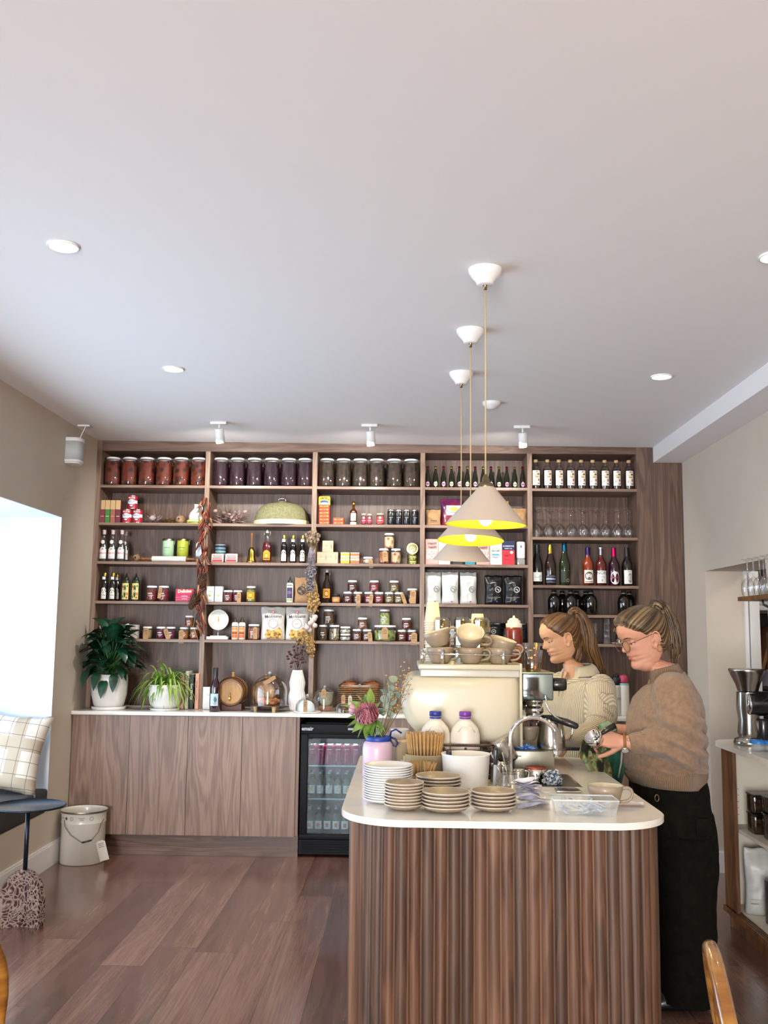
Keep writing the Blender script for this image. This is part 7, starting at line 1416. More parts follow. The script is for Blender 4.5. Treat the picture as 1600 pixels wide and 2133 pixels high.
# store cupboard seen through the doorway
o = thing('storage_rack', 'dark shelving full of boards and tubs seen through the doorway', 'shelving', (2.52, 6.72, 0)); b = MB(); b.box(-.28, .5, .2, .24, 0, 2.1)
for z_ in (.02, .6, 1.12, 1.62, 2.08): b.box(-.28, .5, -.15, .2, z_, z_+.02)
b.box(-.3, -.28, -.15, .24, 0, 2.1); b.box(.5, .52, -.15, .24, 0, 2.1); b.build('shelving', P('#3a322c', .7), o)
for k, (x_, a, w_) in enumerate(((-.14, .28, 'leaning most'), (-.06, .22, 'behind'), (.01, .12, 'upright'))):
    b = MB(); b.rbox(-.012, .012, -.1, .1, 0, .4, .003); ob = b.build('chopping_board', mat('board_wood%d' % k, ('#8a6238', '#a87c4c', '#6a4426')[k], .6)); ob.location = (2.52+x_, 6.72, 1.145); ob.rotation_euler = (0, a, 0); tag(ob, 'wooden board in the dark shelving through the doorway, ' + w_, 'chopping board', 'boards in the store shelving')
b = MB(); b.lathe([(0, 0), (.04, 0), (.05, .1), (0, .1)], 20); ob = b.build('plastic_tub', P('#a8b4c0', .4)); ob.location = (2.29, 6.66, 1.145); tag(ob, 'pale plastic tub in front of the boards through the doorway', 'tub')
for k in range(4): b = MB(); b.rbox(-.18, .14, -.1, .1, 0, .035, .003); ob = b.build('paper_ream', P(('#dfe2e4', '#c9d0d4')[k % 2], .7)); ob.location = (2.46, 6.7, 1.641+.037*k); tag(ob, 'white packet of paper, %s up on the upper store shelf through the doorway' % ORD[k], 'paper packet', 'paper packets')
lamp('store_room_lamp', 'POINT', (2.7, 5.6, 2.2), 6, (1, .95, .88), .1)
# flasks on the back counter between the two women
for px_, cbody, ccap, h_, w_ in ((1284, '#b8b3a8', '#15171a', .2, 'white steel drink flask with black loop lid on the back counter'), (1300, '#d4cbc3', '#b03a58', .21, 'white drink flask with pink lid on the back counter')):
    o = thing('drink_flask', w_, 'flask', (xat(px_, 6.68, 1.0), 6.68, CT), 0); b = MB(); b.lathe([(0, 0), (.034, 0), (.036, .005), (.036, h_-.01), (.033, h_), (0, h_)], 28); b.build('flask', P(cbody, .4), o)
    b = MB(); b.lathe([(.026, h_), (.03, h_+.004), (.03, h_+.045), (.02, h_+.058), (0, h_+.06)], 24); b.build('lid', P(ccap, .4), o)
    if ccap == '#15171a': b = MB(); b.tube([(-.018, 0, h_+.05), (-.015, 0, h_+.075), (.015, 0, h_+.075), (.018, 0, h_+.05)], .005, 8); b.build('loop', P(ccap, .4), o); deco(o, [('t', 'ooOOT', .02, .11, '#5a5852')], .036)
    else: b = MB(); b.lathe([(.0355, h_-.012), (.0365, h_-.006), (.034, h_+.004)], 24); b.build('teal_band', P('#6fb0a8', .4), o)
# ================================================================== people
def WP(px, py, Y):
    X = xat(px, Y, 1.2); z_ = zat(py, Y, X); X = xat(px, Y, z_); return Vector((X, Y, z_))
def loft(b, rings, m=0, n=32, pw=2.2):
    vs = []
    for c, a, e in rings:
        for i in range(n):
            t_ = 2*pi*i/n; ct, st = cos(t_), sin(t_); vs.append(tuple(c + a*(abs(ct)**(2/pw)*(1 if ct >= 0 else -1)) + e*(abs(st)**(2/pw)*(1 if st >= 0 else -1))))
    K = len(rings); fs = [(j*n+i, j*n+(i+1) % n, (j+1)*n+(i+1) % n, (j+1)*n+i) for j in range(K-1) for i in range(n)] + [tuple(range(n))[::-1], tuple((K-1)*n+i for i in range(n))]
    return b.add(vs, fs, m, True)
def smoothpath(pts, rad, sub=6):
    P = [Vector(p) for p in pts]; out = []; rr = []
    for i in range(len(P)-1):
        p0, p1, p2, p3 = P[max(0, i-1)], P[i], P[i+1], P[min(len(P)-1, i+2)]
        for k in range(sub):
            t_ = k/sub; out.append(.5*((2*p1) + (p2-p0)*t_ + (2*p0-5*p1+4*p2-p3)*t_*t_ + (-p0+3*p1-3*p2+p3)*t_**3)); s_ = t_*t_*(3-2*t_); rr.append(rad[i]*(1-s_)+rad[i+1]*s_)
    out.append(P[-1]); rr.append(rad[-1]); return out, rr
def limb(b, pts, rad, n=20, sub=6):
    p, r_ = smoothpath(pts, rad, sub); b.tube(p, r_, n); b.ball(p[0], r_[0], 16); b.ball(p[-1], r_[-1], 16)
def fuse(b, name, mats, parent, voxel=.004, it=4, fn=None, region=None, factor=.5):
    o = b.build(name, mats, None, recalc=True); md = o.modifiers.new('r', 'REMESH'); md.mode = 'VOXEL'; md.voxel_size = voxel; md.use_smooth_shade = True
    if it: sm = o.modifiers.new('s', 'SMOOTH'); sm.iterations = it; sm.factor = factor
    dg = bpy.context.evaluated_depsgraph_get(); me = bpy.data.meshes.new_from_object(o.evaluated_get(dg)); old = o.data; o.modifiers.clear(); o.data = me; bpy.data.meshes.remove(old)
    me.name = name
    if not me.materials:
        for q_ in (mats if isinstance(mats, (list, tuple)) else [mats]): me.materials.append(q_)
    if fn:
        no = [v.normal.copy() for v in me.vertices]
        for v, n_ in zip(me.vertices, no): v.co = v.co + fn(v.co, n_)
    if region:
        for p in me.polygons: p.material_index = region(p.center, p.normal)
    for p in me.polygons: p.use_smooth = True
    me.update(); o.parent = parent; return o
def interp(tab, z):
    if z <= tab[0][0]: return tab[0][1]
    for (a, u), (c, v) in zip(tab, tab[1:]):
        if z <= c: t_ = (z-a)/(c-a); t_ = t_*t_*(3-2*t_)*.5+t_*.5; return u+(v-u)*t_
    return tab[-1][1]
FRONT_T = [(0, .052), (.004, .064), (.012, .076), (.024, .079), (.034, .075), (.041, .070), (.049, .0775), (.055, .078), (.058, .073), (.062, .0795), (.068, .081), (.076, .0765), (.082, .0745), (.1, .078), (.112, .0785), (.121, .077), (.132, .086), (.142, .09), (.158, .0915), (.178, .086), (.195, .074), (.208, .056), (.218, .032), (.224, .005)]
BACK_T = [(0, .0), (.01, -.018), (.03, -.05), (.05, -.068), (.08, -.088), (.11, -.1), (.14, -.106), (.165, -.102), (.19, -.085), (.207, -.06), (.218, -.036), (.224, -.015)]
WID_T = [(0, .022), (.006, .034), (.02, .046), (.04, .0545), (.06, .0605), (.09, .0675), (.12, .0725), (.15, .0755), (.175, .0735), (.195, .064), (.21, .046), (.219, .028), (.224, .006)]
def head_pt(z, t_, off=0, sharp=1):
    """point of a head facing +X; z from the chin, t_ angle from straight ahead"""
    f, k, w_ = interp(FRONT_T, z), interp(BACK_T, z), interp(WID_T, z); c = -.012 if z < .2 else -.01
    ct, st = cos(t_), sin(t_)
    if ct >= 0: x = c+(f-c)*abs(ct)**.92; y = w_*st*(1-.1*ct*ct)
    else: x = c+(c-k)*ct; y = w_*st
    if ct > 0:
        g = lambda y0, z0, sy, sz: exp(-((abs(y)-y0)/sy)**2-((z-z0)/sz)**2)
        nb = interp([(.073, 0), (.0785, .004), (.082, .017), (.087, .0245), (.092, .0245), (.098, .02), (.108, .0125), (.118, .0065), (.128, .001), (.135, 0)], z)
        x += nb*exp(-(y/(.0075 if z > .1 else .0098))**2) + .006*g(.013, .0855, .006, .006)
        x -= .0105*g(.031, .117, .014, .0095); x += .0035*g(.033, .133, .016, .006); x += .004*g(.042, .088, .02, .02)
        x -= .003*g(.0, .041, .02, .006)*sharp; x -= .0025*g(.026, .058, .01, .008)
    return Vector((x + off*(ct if ct > 0 else ct), y + off*st, z + off*max(0, (z-.15)/.075)**1.5))
def make_head(b, T, n=72, k=84):
    vs = []; zs = [.224*(i/k) for i in range(k+1)]
    for z in zs:
        for i in range(n): vs.append(tuple(T @ head_pt(z, 2*pi*i/n)))
    fs = [(j*n+i, j*n+(i+1) % n, (j+1)*n+(i+1) % n, (j+1)*n+i) for j in range(k) for i in range(n)] + [tuple(range(n))[::-1], tuple(k*n+i for i in range(n))]
    b.add(vs, fs, 0, True)
    for s_ in (-1, 1):   # ears
        Te = T @ TM((-.012, s_*.0745, .104)) @ RX(-s_*.12) @ RZ(-s_*.35) @ RY(-.12)
        b.tube([tuple(Te @ Vector((.026*cos(a)*.62, s_*(.004+.004*sin(a*.5)), .031*sin(a)-(.004 if sin(a) < 0 else 0)))) for a in [R(v) for v in range(-110, 200, 20)]], [.004]*16, 8)
        b.ball((0, 0, 0), .02, 12, 0, Te @ Matrix.Diagonal((.72, .22, 1.25, 1))); b.ball((.002, s_*.003, -.026), .0085, 10, 0, Te @ Matrix.Diagonal((.9, .6, 1, 1)))
        b.ball((.012, s_*.004, -.004), .006, 8, 0, Te)
def hand(b, M, side=1, curl=(.5, .7, .5), thumb=.5, scale=1.0, spread=.06):
    """M: wrist frame, +X towards the fingers, +Z back of hand; side = +1 thumb towards +Y"""
    s = scale; pm = [(0, .03*s, .016*s), (.03*s, .036*s, .0155*s), (.06*s, .042*s, .014*s), (.082*s, .041*s, .012*s)]
    loft(b, [(M @ Vector((x, side*(.002 if x else 0), 0)), (M.to_3x3() @ Vector((0, w_, 0))), (M.to_3x3() @ Vector((0, 0, h_)))) for x, w_, h_ in pm], 0, 20, 2.6)
    b.ball(M @ Vector((.084*s, 0, 0)), .012*s, 10)
    for i, (y_, L, r_) in enumerate(((.031, .072, .0085), (.0105, .08, .0087), (-.0105, .074, .0082), (-.03, .058, .0072))):
        p = Vector((.078*s, side*y_*s, 0)); a = 0; pts = [M @ Vector((.055*s, side*y_*s*.9, 0)), M @ p]; rr = [r_*s*1.1, r_*s*1.05]
        for seg, cu in zip((.45, .31, .24), curl):
            a += cu*(1+.08*i); d = Vector((cos(a), side*spread*(1.5-i)*.5, -sin(a))).normalized(); p = p + d*L*s*seg; pts.append(M @ p); rr.append(r_*s*(1-.1*(len(rr)-1)))
        b.tube(pts, rr, 10); 
        for q_, r2 in zip(pts[1:], rr[1:]): b.ball(q_, r2*1.02, 10)
    p = Vector((.012*s, side*.024*s, -.004*s)); pts = [M @ p]; rr = [.013*s]
    for seg, ang in ((.034, .75), (.03, .55), (.026, .35)):
        d = Vector((cos(ang), side*sin(ang)*(.9), -sin(thumb)*.8)).normalized(); p = p + d*seg*s; pts.append(M @ p); rr.append(rr[-1]*.87)
    b.tube(pts, rr, 10)
    for q_, r2 in zip(pts, rr): b.ball(q_, r2, 10)
def frame(origin, fwd, back):
    """matrix whose X runs along fwd and Z is close to back"""
    x = Vector(fwd).normalized(); z = (Vector(back) - x*Vector(back).dot(x)).normalized(); y = z.cross(x); return Matrix((( x.x, y.x, z.x, origin[0]), (x.y, y.y, z.y, origin[1]), (x.z, y.z, z.z, origin[2]), (0, 0, 0, 1)))
def skin_mat(name, c, c2):
    return mat(name, c, .5, col2=c2, nscale=7, sss=.12, lo=.3, hi=.7, spec=.35)
def hair_mat(name, dark, mid, light):
    m = bpy.data.materials.new(name); m.use_nodes = True; N2, L2 = m.node_tree.nodes, m.node_tree.links; p = N2['Principled BSDF']; p.inputs['Roughness'].default_value = .42; p.inputs['Specular IOR Level'].default_value = .4
    at = N2.new('ShaderNodeAttribute'); at.attribute_name = 'strand'; n1 = N2.new('ShaderNodeTexNoise'); n1.noise_dimensions = '2D'; n1.inputs['Scale'].default_value = 1; n1.inputs['Detail'].default_value = 3; L2.new(at.outputs['Vector'], n1.inputs['Vector'])
    rp = N2.new('ShaderNodeValToRGB'); e = rp.color_ramp.elements; e[0].position = .32; e[0].color = lin(dark); e[1].position = .7; e[1].color = lin(light); q_ = e.new(.5); q_.color = lin(mid); L2.new(n1.outputs['Fac'], rp.inputs[0]); L2.new(rp.outputs[0], p.inputs['Base Color'])
    bp = N2.new('ShaderNodeBump'); bp.inputs['Strength'].default_value = .6; bp.inputs['Distance'].default_value = .003; L2.new(n1.outputs['Fac'], bp.inputs['Height']); L2.new(bp.outputs[0], p.inputs['Normal']); return m
def strand_attr(o, vals):
    a = o.data.attributes.new('strand', 'FLOAT_VECTOR', 'POINT'); a.data.foreach_set('vector', [c for v in vals for c in v])
def hair_cap(o_parent, T, mt, knot, hl, thick=.011, volume=0):
    """hair combed back over the skull towards the knot; hl: hairline height by angle"""
    n, k = 96, 70; vs = []; fs = []; at = []; ok = {}
    kn = Vector(knot); UK = (Vector((.1, 0, .12))-kn).normalized().cross(Vector((0, 1, 0)))*-1
    for j in range(k+1):
        z = .012 + (.2239-.012)*j/k
        for i in range(n):
            t_ = 2*pi*i/n; a = t_ if t_ <= pi else 2*pi-t_; h0 = interp(hl, a); e_ = (z-h0)/.02; u = max(0, min(1, e_)); off = -.003 + (thick+.003)*(u*u*(3-2*u)) + volume*max(0, sin(pi*min(1, max(0, (z-.14)/.085))))*max(0, cos(t_))
            p = head_pt(z, t_, off); d = (p-kn); ang = atan2(d.y, d.dot(UK))*.55; p = p + (p-Vector((-.01, 0, .12))).normalized()*.0016*noise.noise(Vector((ang*26, 3, 1)))*2*u
            vs.append(tuple(T @ p)); at.append((ang*22, d.length*5, 0)); ok[(j, i)] = e_ > -.15
    for j in range(k):
        for i in range(n):
            i2 = (i+1) % n
            if ok[(j, i)] or ok[(j+1, i)] or ok[(j, i2)]: fs.append((j*n+i, j*n+i2, (j+1)*n+i2, (j+1)*n+i))
    fs.append(tuple(k*n+i for i in range(n)))
    b = MB(); b.add(vs, fs, 0, True); o = b.build('hair', mt, o_parent, recalc=False); strand_attr(o, at); return o
def ponytail(o_parent, mt, path, rad, cnt=60, seed=1, wav=.006):
    P, rr = smoothpath(path, rad, 8); q = random.Random(seed); b = MB(); at = []
    for s_ in range(cnt):
        a0 = q.uniform(0, 2*pi); rad0 = sqrt(q.random()); ph = q.uniform(0, 6); L = int(len(P)*q.uniform(.78, 1)); pts = []; r2 = []
        for i in range(L):
            t_ = i/(len(P)-1); tg = (P[min(i+1, len(P)-1)]-P[max(i-1, 0)]).normalized(); u = tg.orthogonal().normalized(); w_ = tg.cross(u); a = a0+.8*t_
            pts.append(P[i] + (u*cos(a)+w_*sin(a))*rr[i]*rad0 + Vector((wav*sin(t_*9+ph), wav*cos(t_*7+ph), 0))*t_); r2.append(max(.0006, (.0042+.003*sin(pi*t_))*(1-t_**4)*q.uniform(.8, 1.2)))
        n0 = len(b.v); b.tube(pts, r2, 6); at += [(s_*3.7+.35*(k % 6), (k//6)*.05, 0) for k in range(len(b.v)-n0)]
    o = b.build('ponytail', mt, o_parent, recalc=False); strand_attr(o, at[:len(o.data.vertices)]); return o
def knit(name, c, c2, axis='X', scale=110, ribs=True):
    m = bpy.data.materials.new(name); m.use_nodes = True; N2, L2 = m.node_tree.nodes, m.node_tree.links; p = N2['Principled BSDF']; p.inputs['Roughness'].default_value = .95; p.inputs['Sheen Weight'].default_value = .25; p.inputs['Specular IOR Level'].default_value = .2
    at = N2.new('ShaderNodeAttribute'); at.attribute_name = 'rib'; sn = N2.new('ShaderNodeMath'); sn.operation = 'SINE'; L2.new(at.outputs['Fac'], sn.inputs[0])
    mr = N2.new('ShaderNodeMapRange'); mr.inputs[1].default_value = -1; L2.new(sn.outputs[0], mr.inputs[0]); mx = N2.new('ShaderNodeMix'); mx.data_type = 'RGBA'; mx.inputs[6].default_value = lin(c2); mx.inputs[7].default_value = lin(c); L2.new(mr.outputs[0], mx.inputs[0]); L2.new(mx.outputs[2], p.inputs['Base Color'])
    tc = N2.new('ShaderNodeTexCoord'); nz_ = N2.new('ShaderNodeTexNoise'); nz_.inputs['Scale'].default_value = 220; L2.new(tc.outputs['Object'], nz_.inputs[0]); ad = N2.new('ShaderNodeMath'); ad.operation = 'MULTIPLY_ADD'; L2.new(nz_.outputs['Fac'], ad.inputs[0]); ad.inputs[1].default_value = .8; L2.new(mr.outputs[0], ad.inputs[2])
    bp = N2.new('ShaderNodeBump'); bp.inputs['Strength'].default_value = .7; bp.inputs['Distance'].default_value = .003; L2.new(ad.outputs[0], bp.inputs['Height']); L2.new(bp.outputs[0], p.inputs['Normal']); return m
def rib_attr(o, fn):
    a = o.data.attributes.new('rib', 'FLOAT', 'POINT'); a.data.foreach_set('value', [fn(v.co) for v in o.data.vertices])
m_eyew = mat('eye_white', '#d8d2cc', .2, coat=.5); m_iris = mat('iris_dark', '#2c1c14', .15, coat=.6); m_lip = mat('lips_rose', '#9c4a46', .45, coat=.1); m_lip2 = mat('lips_pink', '#b04f50', .4, coat=.2); m_brow = mat('eyebrow_brown', '#4a301e', .9)
def face_parts(root, T, brow=m_brow, lipm=m_lip, lid=.0):
    for s_ in (-1, 1):
        c = T @ Vector((.0635, s_*.0315, .1165)); b = MB(); b.ball((0, 0, 0), .0118, 16, 0, T @ TM((.0605, s_*.0305, .1165))); b.ball((0, 0, 0), .0062, 12, 1, T @ TM((.0668, s_*.0315, .1135))); b.build('eye', [m_eyew, m_iris], root)
        b = MB(); b.ball((0, 0, 0), .0128, 16, 0, T @ TM((.0608, s_*.0305, .1185)) @ RY(.25) @ Matrix.Diagonal((1, 1.05, .8, 1))); b.build('eyelid', SK[0], root)
        b = MB(); b.tube([T @ Vector((.0725-.9*abs(y-.031)**1.35*6, s_*y, .1125-.002*((y-.031)/.012)**2*0)) for y in (.019, .024, .031, .038, .0445)], [.0006, .001, .0012, .0013, .0008], 6); b.build('eyelashes', P('#241810', .8), root)
        b = MB(); b.tube([T @ (head_pt(.1345+dz, a_)*1.0 + Vector((.0012, 0, 0)) if False else head_pt(.133+dz, s_*a_, .0012)) for a_, dz in ((.2, .0), (.3, .0025), (.42, .004), (.55, .004), (.68, .001))], [.0012, .0022, .0024, .002, .0008], 6); b.build('eyebrow', brow, root)
    b = MB()
    for z0, h_, f_ in ((.0515, .0042, .0775), (.0655, .0038, .0805)):
        pts = [T @ (head_pt(z0-(.0008 if z0 > .06 else -.001)*abs(k), k*.085, -.0012)) for k in (-3, -2, -1, 0, 1, 2, 3)]
        b.tube(pts, [.0008, h_*.62, h_*.9, h_*(.85 if z0 > .06 else 1), h_*.9, h_*.62, .0008], 8)
    b.build('lips', lipm, root)
SK = [None]

# ------------------------------------------------------------------ the woman at the front of the island
def taupe_woman():
    S = skin_mat('skin_fair_rosy', '#c08a70', '#cf9c84'); SK[0] = S; BY = 4.1
    root = thing('person', 'woman in a taupe knitted jumper and dark trousers wearing glasses, hands working a cloth', 'person', (1.12, BY, 0)); inv = Vector((-1.12, -BY, 0)); L = lambda px, py, Y=BY: WP(px, py, Y)+inv
    sc_h = 1.08; fwd_yaw = pi + R(17)
    ear = L(1367, 1331, 4.02); Rm = (RZ(fwd_yaw) @ RY(R(19))).to_3x3().to_4x4() @ Matrix.Scale(sc_h, 4)
    T = TM(ear - (Rm @ Vector((-.012, .078, .104)))) @ Rm
    hb = T @ Vector((-.03, 0, .035)); nb = L(1401, 1412, BY)
    b = MB(); make_head(b, T)
    loft(b, [(T @ Vector((-.02, 0, .055)), T.to_3x3() @ Vector((.05, 0, 0)), T.to_3x3() @ Vector((0, .05, 0))), ((T @ Vector((-.02, 0, .0))+nb)/2+Vector((-.012, 0, .02)), Vector((.06, 0, .01)), Vector((0, .06, 0))), (nb+Vector((0, 0, -.02)), Vector((.066, 0, 0)), Vector((0, .075, 0)))])
    b.ball(T @ Vector((.02, 0, .018)), .045, 20, 0, None, (1, 1.05, .8))    # soft under the chin
    sh_n, sh_f = L(1400, 1440, 3.93), L(1388, 1436, 4.27)
    loft(b, [(nb+Vector((0, 0, -.01)), Vector((.052, 0, 0)), Vector((0, .09, 0))), (L(1390, 1462), Vector((.09, 0, 0)), Vector((0, .16, 0))), (L(1390, 1530), Vector((.11, 0, 0)), Vector((0, .15, 0))), (L(1390, 1620), Vector((.115, 0, 0)), Vector((0, .16, 0)))])
    for s_ in (-1, 1):
        hp = L(1400, 1640)+Vector((0, s_*.085, 0)); yl = s_*.085+.05; limb(b, [hp, Vector((.03, yl, .45)), Vector((.05, yl, .09))], [.085, .055, .04]); limb(b, [Vector((.06, yl, .05)), Vector((-.07, yl, .038))], [.032, .026])
    el_n = L(1428, 1556, 3.9); wr_n = L(1297, 1546, 3.93); el_f = L(1420, 1545, 4.27); wr_f = L(1288, 1521, 4.12)
    limb(b, [sh_n, (sh_n+el_n)/2, el_n], [.05, .048, .042]); limb(b, [el_n, (el_n*.6+wr_n*.4), wr_n], [.042, .042, .0275]); limb(b, [sh_f, (sh_f+el_f)/2, el_f], [.05, .048, .042]); limb(b, [el_f, el_f*.5+wr_f*.5, wr_f], [.042, .038, .026])
    hand(b, frame(wr_n, (L(1262, 1537, 3.93)-wr_n), (0, -.75, .65)), 1, (.75, .95, .6), .7, .98); hand(b, frame(wr_f, (L(1250, 1510, 4.1)-wr_f), (.1, .4, .9)), -1, (.75, .9, .6), .7, .95)
    bd = fuse(b, 'body', S, root, .003, 3)
    face_parts(root, T, mat('eyebrow_brown'), m_lip2)
    # hair
    H = hair_mat('hair_highlighted_brown', '#2c2016', '#4a3826', '#8c7350')
    knot = Vector((-.082, 0, .198)); hl = [(0, .194), (.45, .188), (.8, .17), (1.1, .146), (1.32, .122), (1.5, .128), (1.72, .112), (1.95, .055), (2.3, .03), (pi, .025)]
    hair_cap(root, T, H, knot, hl, .012, .008)
    kw = T @ knot
    ponytail(root, H, [kw+Vector((-.012, 0, -.008)), kw+Vector((.008, 0, .022)), kw+Vector((.045, 0, .0)), kw+Vector((.075, .005, -.07)), kw+Vector((.088, .0, -.15)), kw+Vector((.083, .0, -.225))], [.012, .018, .027, .032, .03, .014], 110, 3, .006)
    b = MB(); b.tube([kw+Vector((.004+.015*cos(a)*.5, .018*sin(a), .012+.015*cos(a))) for a in [2*pi*i/14 for i in range(14)]], .0035, 6, closed=True); b.build('hair_tie', P('#3a2a1c'), root)
    for k in range(9):   # loose light strands over the side of the head
        t0 = .5+.12*k; b = MB(); pts = [T @ head_pt(.168-.004*k+.012*s2, -(t0+(1.75-t0*.25)*s2*.8), .0125+.001*(k % 2)) for s2 in (0, .25, .5, .75, 1)]; b.tube(pts, [.0005, .0012, .0012, .001, .0006], 5); st = b.build('hair_strand', P('#a88a5c', .45), root)
    # glasses
    b = MB()
    for s_ in (-1, 1): b.tube([T @ Vector((.094-.55*abs(s_*.031+.021*cos(a))**1.7, s_*.031+.022*cos(a)*1.0, .108+.0215*sin(a))) for a in [2*pi*i/26 for i in range(26)]], .0012, 6, closed=True); b.tube([T @ v for v in (Vector((.0915, s_*.053, .118)), Vector((.08, s_*.07, .121)), Vector((.03, s_*.081, .125)), Vector((-.02, s_*.081, .128)))], .0012, 6)
    b.tube([T @ v for v in (Vector((.095, -.009, .113)), Vector((.098, 0, .116)), Vector((.095, .009, .113)))], .0012, 6); gl = b.build('glasses_frame', mat('thin_bronze', '#7a4a34', .3, .6), root)
    b = MB()
    for s_ in (-1, 1): n_ = 24; b.add([tuple(T @ Vector((.094-.55*abs(s_*.031+.021*cos(a))**1.7, s_*.031+.021*cos(a), .108+.0205*sin(a)))) for a in [2*pi*i/n_ for i in range(n_)]], [tuple(range(n_))])
    b.build('lens', thin_glass('spectacle_lens', '#f0f0ea', .5, .05), gl)
    b = MB(); b.tube([T @ Vector((-.012+.011*cos(a), .0815, .067+.013*sin(a))) for a in [2*pi*i/16 for i in range(16)]], .0009, 5, closed=True); b.build('hoop_earring', mat('brass'), root)
    # jumper
    K = knit('taupe_ribbing', '#8c735a', '#715a45'); KP = mat('taupe_wool', '#836a53', .95, col2='#927760', nscale=60, sheen=.3, spec=.2, bump=.8, bscale=260)
    b = MB(); R_ = lambda xf, xb, py, hy, Y=BY, tilt=0: (lambda f_, k_: ((f_+k_)/2, (f_-k_)/2, Vector((0, hy, 0))))(L(xf, py+tilt, Y), L(xb, py-tilt, Y))
    loft(b, [R_(1362, 1424, 1408, .07, tilt=10), R_(1340, 1440, 1430, .14, tilt=4), R_(1322, 1452, 1455, .205), R_(1310, 1461, 1490, .215), R_(1304, 1465, 1530, .205), R_(1303, 1467, 1570, .2), R_(1303, 1467, 1600, .2), R_(1306, 1464, 1618, .195)], n=40)
    limb(b, [sh_n+Vector((.005, .01, .0)), sh_n*.45+el_n*.55+Vector((.0, -.012, 0)), el_n+Vector((.004, -.005, -.002))], [.082, .088, .078]); cuff_n = L(1330, 1546, 3.92)
    limb(b, [el_n, el_n*.5+cuff_n*.5+Vector((0, 0, .006)), cuff_n], [.078, .066, .045]); limb(b, [sh_f, sh_f*.5+el_f*.5, el_f], [.08, .08, .07]); limb(b, [el_f, el_f*.4+wr_f*.6], [.07, .042])
    ax = (el_n-sh_n).normalized()
    def folds(p, n_):
        d = (p-el_n).length; near = exp(-(d/.13)**2); q_ = (p-sh_n).dot(ax)
        w_ = sin(p.z*105+p.x*48+2.2*noise.noise(p*9))*near*.019
        low = exp(-((p.z-(L(1390, 1600).z))/.03)**2)
        return n_*(w_ + .007*noise.noise(p*7+Vector((3, 1, 0))) + .004*noise.noise(p*16) + .007*low*(sin((p.z)*95)))
    jm = fuse(b, 'jumper', KP, root, .0055, 6, folds)
    b = MB(); rings = [R_(1307, 1464, 1606, .196), R_(1301, 1470, 1612, .203), R_(1303, 1469, 1622, .2), R_(1322, 1464, 1632, .19), R_(1330, 1464, 1634, .186)]
    b = MB(); n_ = 96
    for j, (xf, xb, py, hy, tl) in enumerate(((1308, 1463, 1598, .197, 0), (1300, 1470, 1604, .206, 0), (1303, 1470, 1614, .205, 0), (1309, 1467, 1624, .2, -2), (1313, 1465, 1632, .197, -4), (1318, 1461, 1632, .19, -4))):
        f_, k_ = L(xf, py+tl), L(xb, py-tl)
        for i in range(n_): a = 2*pi*i/n_; c = (f_+k_)/2+(f_-k_)/2*cos(a)+Vector((0, hy*sin(a), 0)); b.v.append(tuple(c))
    for j in range(5):
        for i in range(n_): b.f.append([j*n_+i, j*n_+(i+1) % n_, (j+1)*n_+(i+1) % n_, (j+1)*n_+i]); b.mi.append(0); b.sm.append(True)
    hb_ = b.build('ribbed_hem', K, root); rib_attr(hb_, lambda p: atan2(p.y, p.x-.0)*170)
    b = MB(); cax = (T @ Vector((-.02, 0, .0)) - nb).normalized(); n_ = 64; c0 = L(1396, 1413); vs = []; 
    for j, (dz, r1, r2) in enumerate(((-.02, .078, .085), (.0, .07, .078), (.02, .064, .07), (.04, .0605, .066), (.046, .058, .063), (.035, .055, .06))):
        for i in range(n_): a = 2*pi*i/n_; vs.append(tuple(c0 + Vector((-.012-dz*.35, 0, .004)) + Vector((r1*cos(a), r2*sin(a), dz + .016*cos(a)))))
    b.add(vs, [(j*n_+i, j*n_+(i+1) % n_, (j+1)*n_+(i+1) % n_, (j+1)*n_+i) for j in range(5) for i in range(n_)], 0, True); cl = b.build('ribbed_collar', K, root); rib_attr(cl, lambda p: atan2(p.y-c0.y, p.x-c0.x)*60)
    b = MB(); cd = (wr_n-cuff_n).normalized(); M_ = frame(cuff_n, cd, (0, 0, 1)); vs = []
    for j, (x_, r_) in enumerate(((-.045, .05), (-.02, .046), (0, .0415), (.012, .040), (.014, .037), (.0, .036))):
        for i in range(40): a = 2*pi*i/40; vs.append(tuple(M_ @ Vector((x_, r_*cos(a), r_*sin(a)))))
    b.add(vs, [(j*40+i, j*40+(i+1) % 40, (j+1)*40+(i+1) % 40, (j+1)*40+i) for j in range(5) for i in range(40)], 0, True); cf = b.build('ribbed_cuff', K, root); rib_attr(cf, lambda p: atan2((M_.inverted() @ p).z, (M_.inverted() @ p).y)*22)
    # trousers
    b = MB(); TQ = mat('dark_olive_cotton', '#0c0b07', .95, col2='#14120b', nscale=30, spec=.12, bump=.2, bscale=200)
    loft(b, [R_(1316, 1468, 1612, .17), R_(1312, 1473, 1650, .19), R_(1322, 1476, 1690, .195), R_(1335, 1472, 1730, .19)], n=36)
    for s_ in (-1, 1):
        x_ = s_*.085+.05
        loft(b, [((L(1340 if s_ < 0 else 1345, 1690, BY)+L(1474, 1690, BY))/2+Vector((0, x_, 0)), Vector((.14, 0, 0)), Vector((0, .1, 0))), (Vector((.045, x_, .56)), Vector((.115, 0, 0)), Vector((0, .1, 0))), (Vector((.03, x_, .38)), Vector((.1, 0, 0)), Vector((0, .095, 0))), (Vector((.03, x_, .2)), Vector((.105, 0, 0)), Vector((0, .1, 0))), (Vector((.025, x_, .035)), Vector((.12, 0, 0)), Vector((0, .108, 0)))], n=30)
    fuse(b, 'trousers', TQ, root, .007, 5, lambda p, n_: n_*(.012*noise.noise(Vector((p.x*6, p.y*6, p.z*4)))+.006*noise.noise(Vector((p.x*12+p.z*14, p.y*10, p.z*7)))))
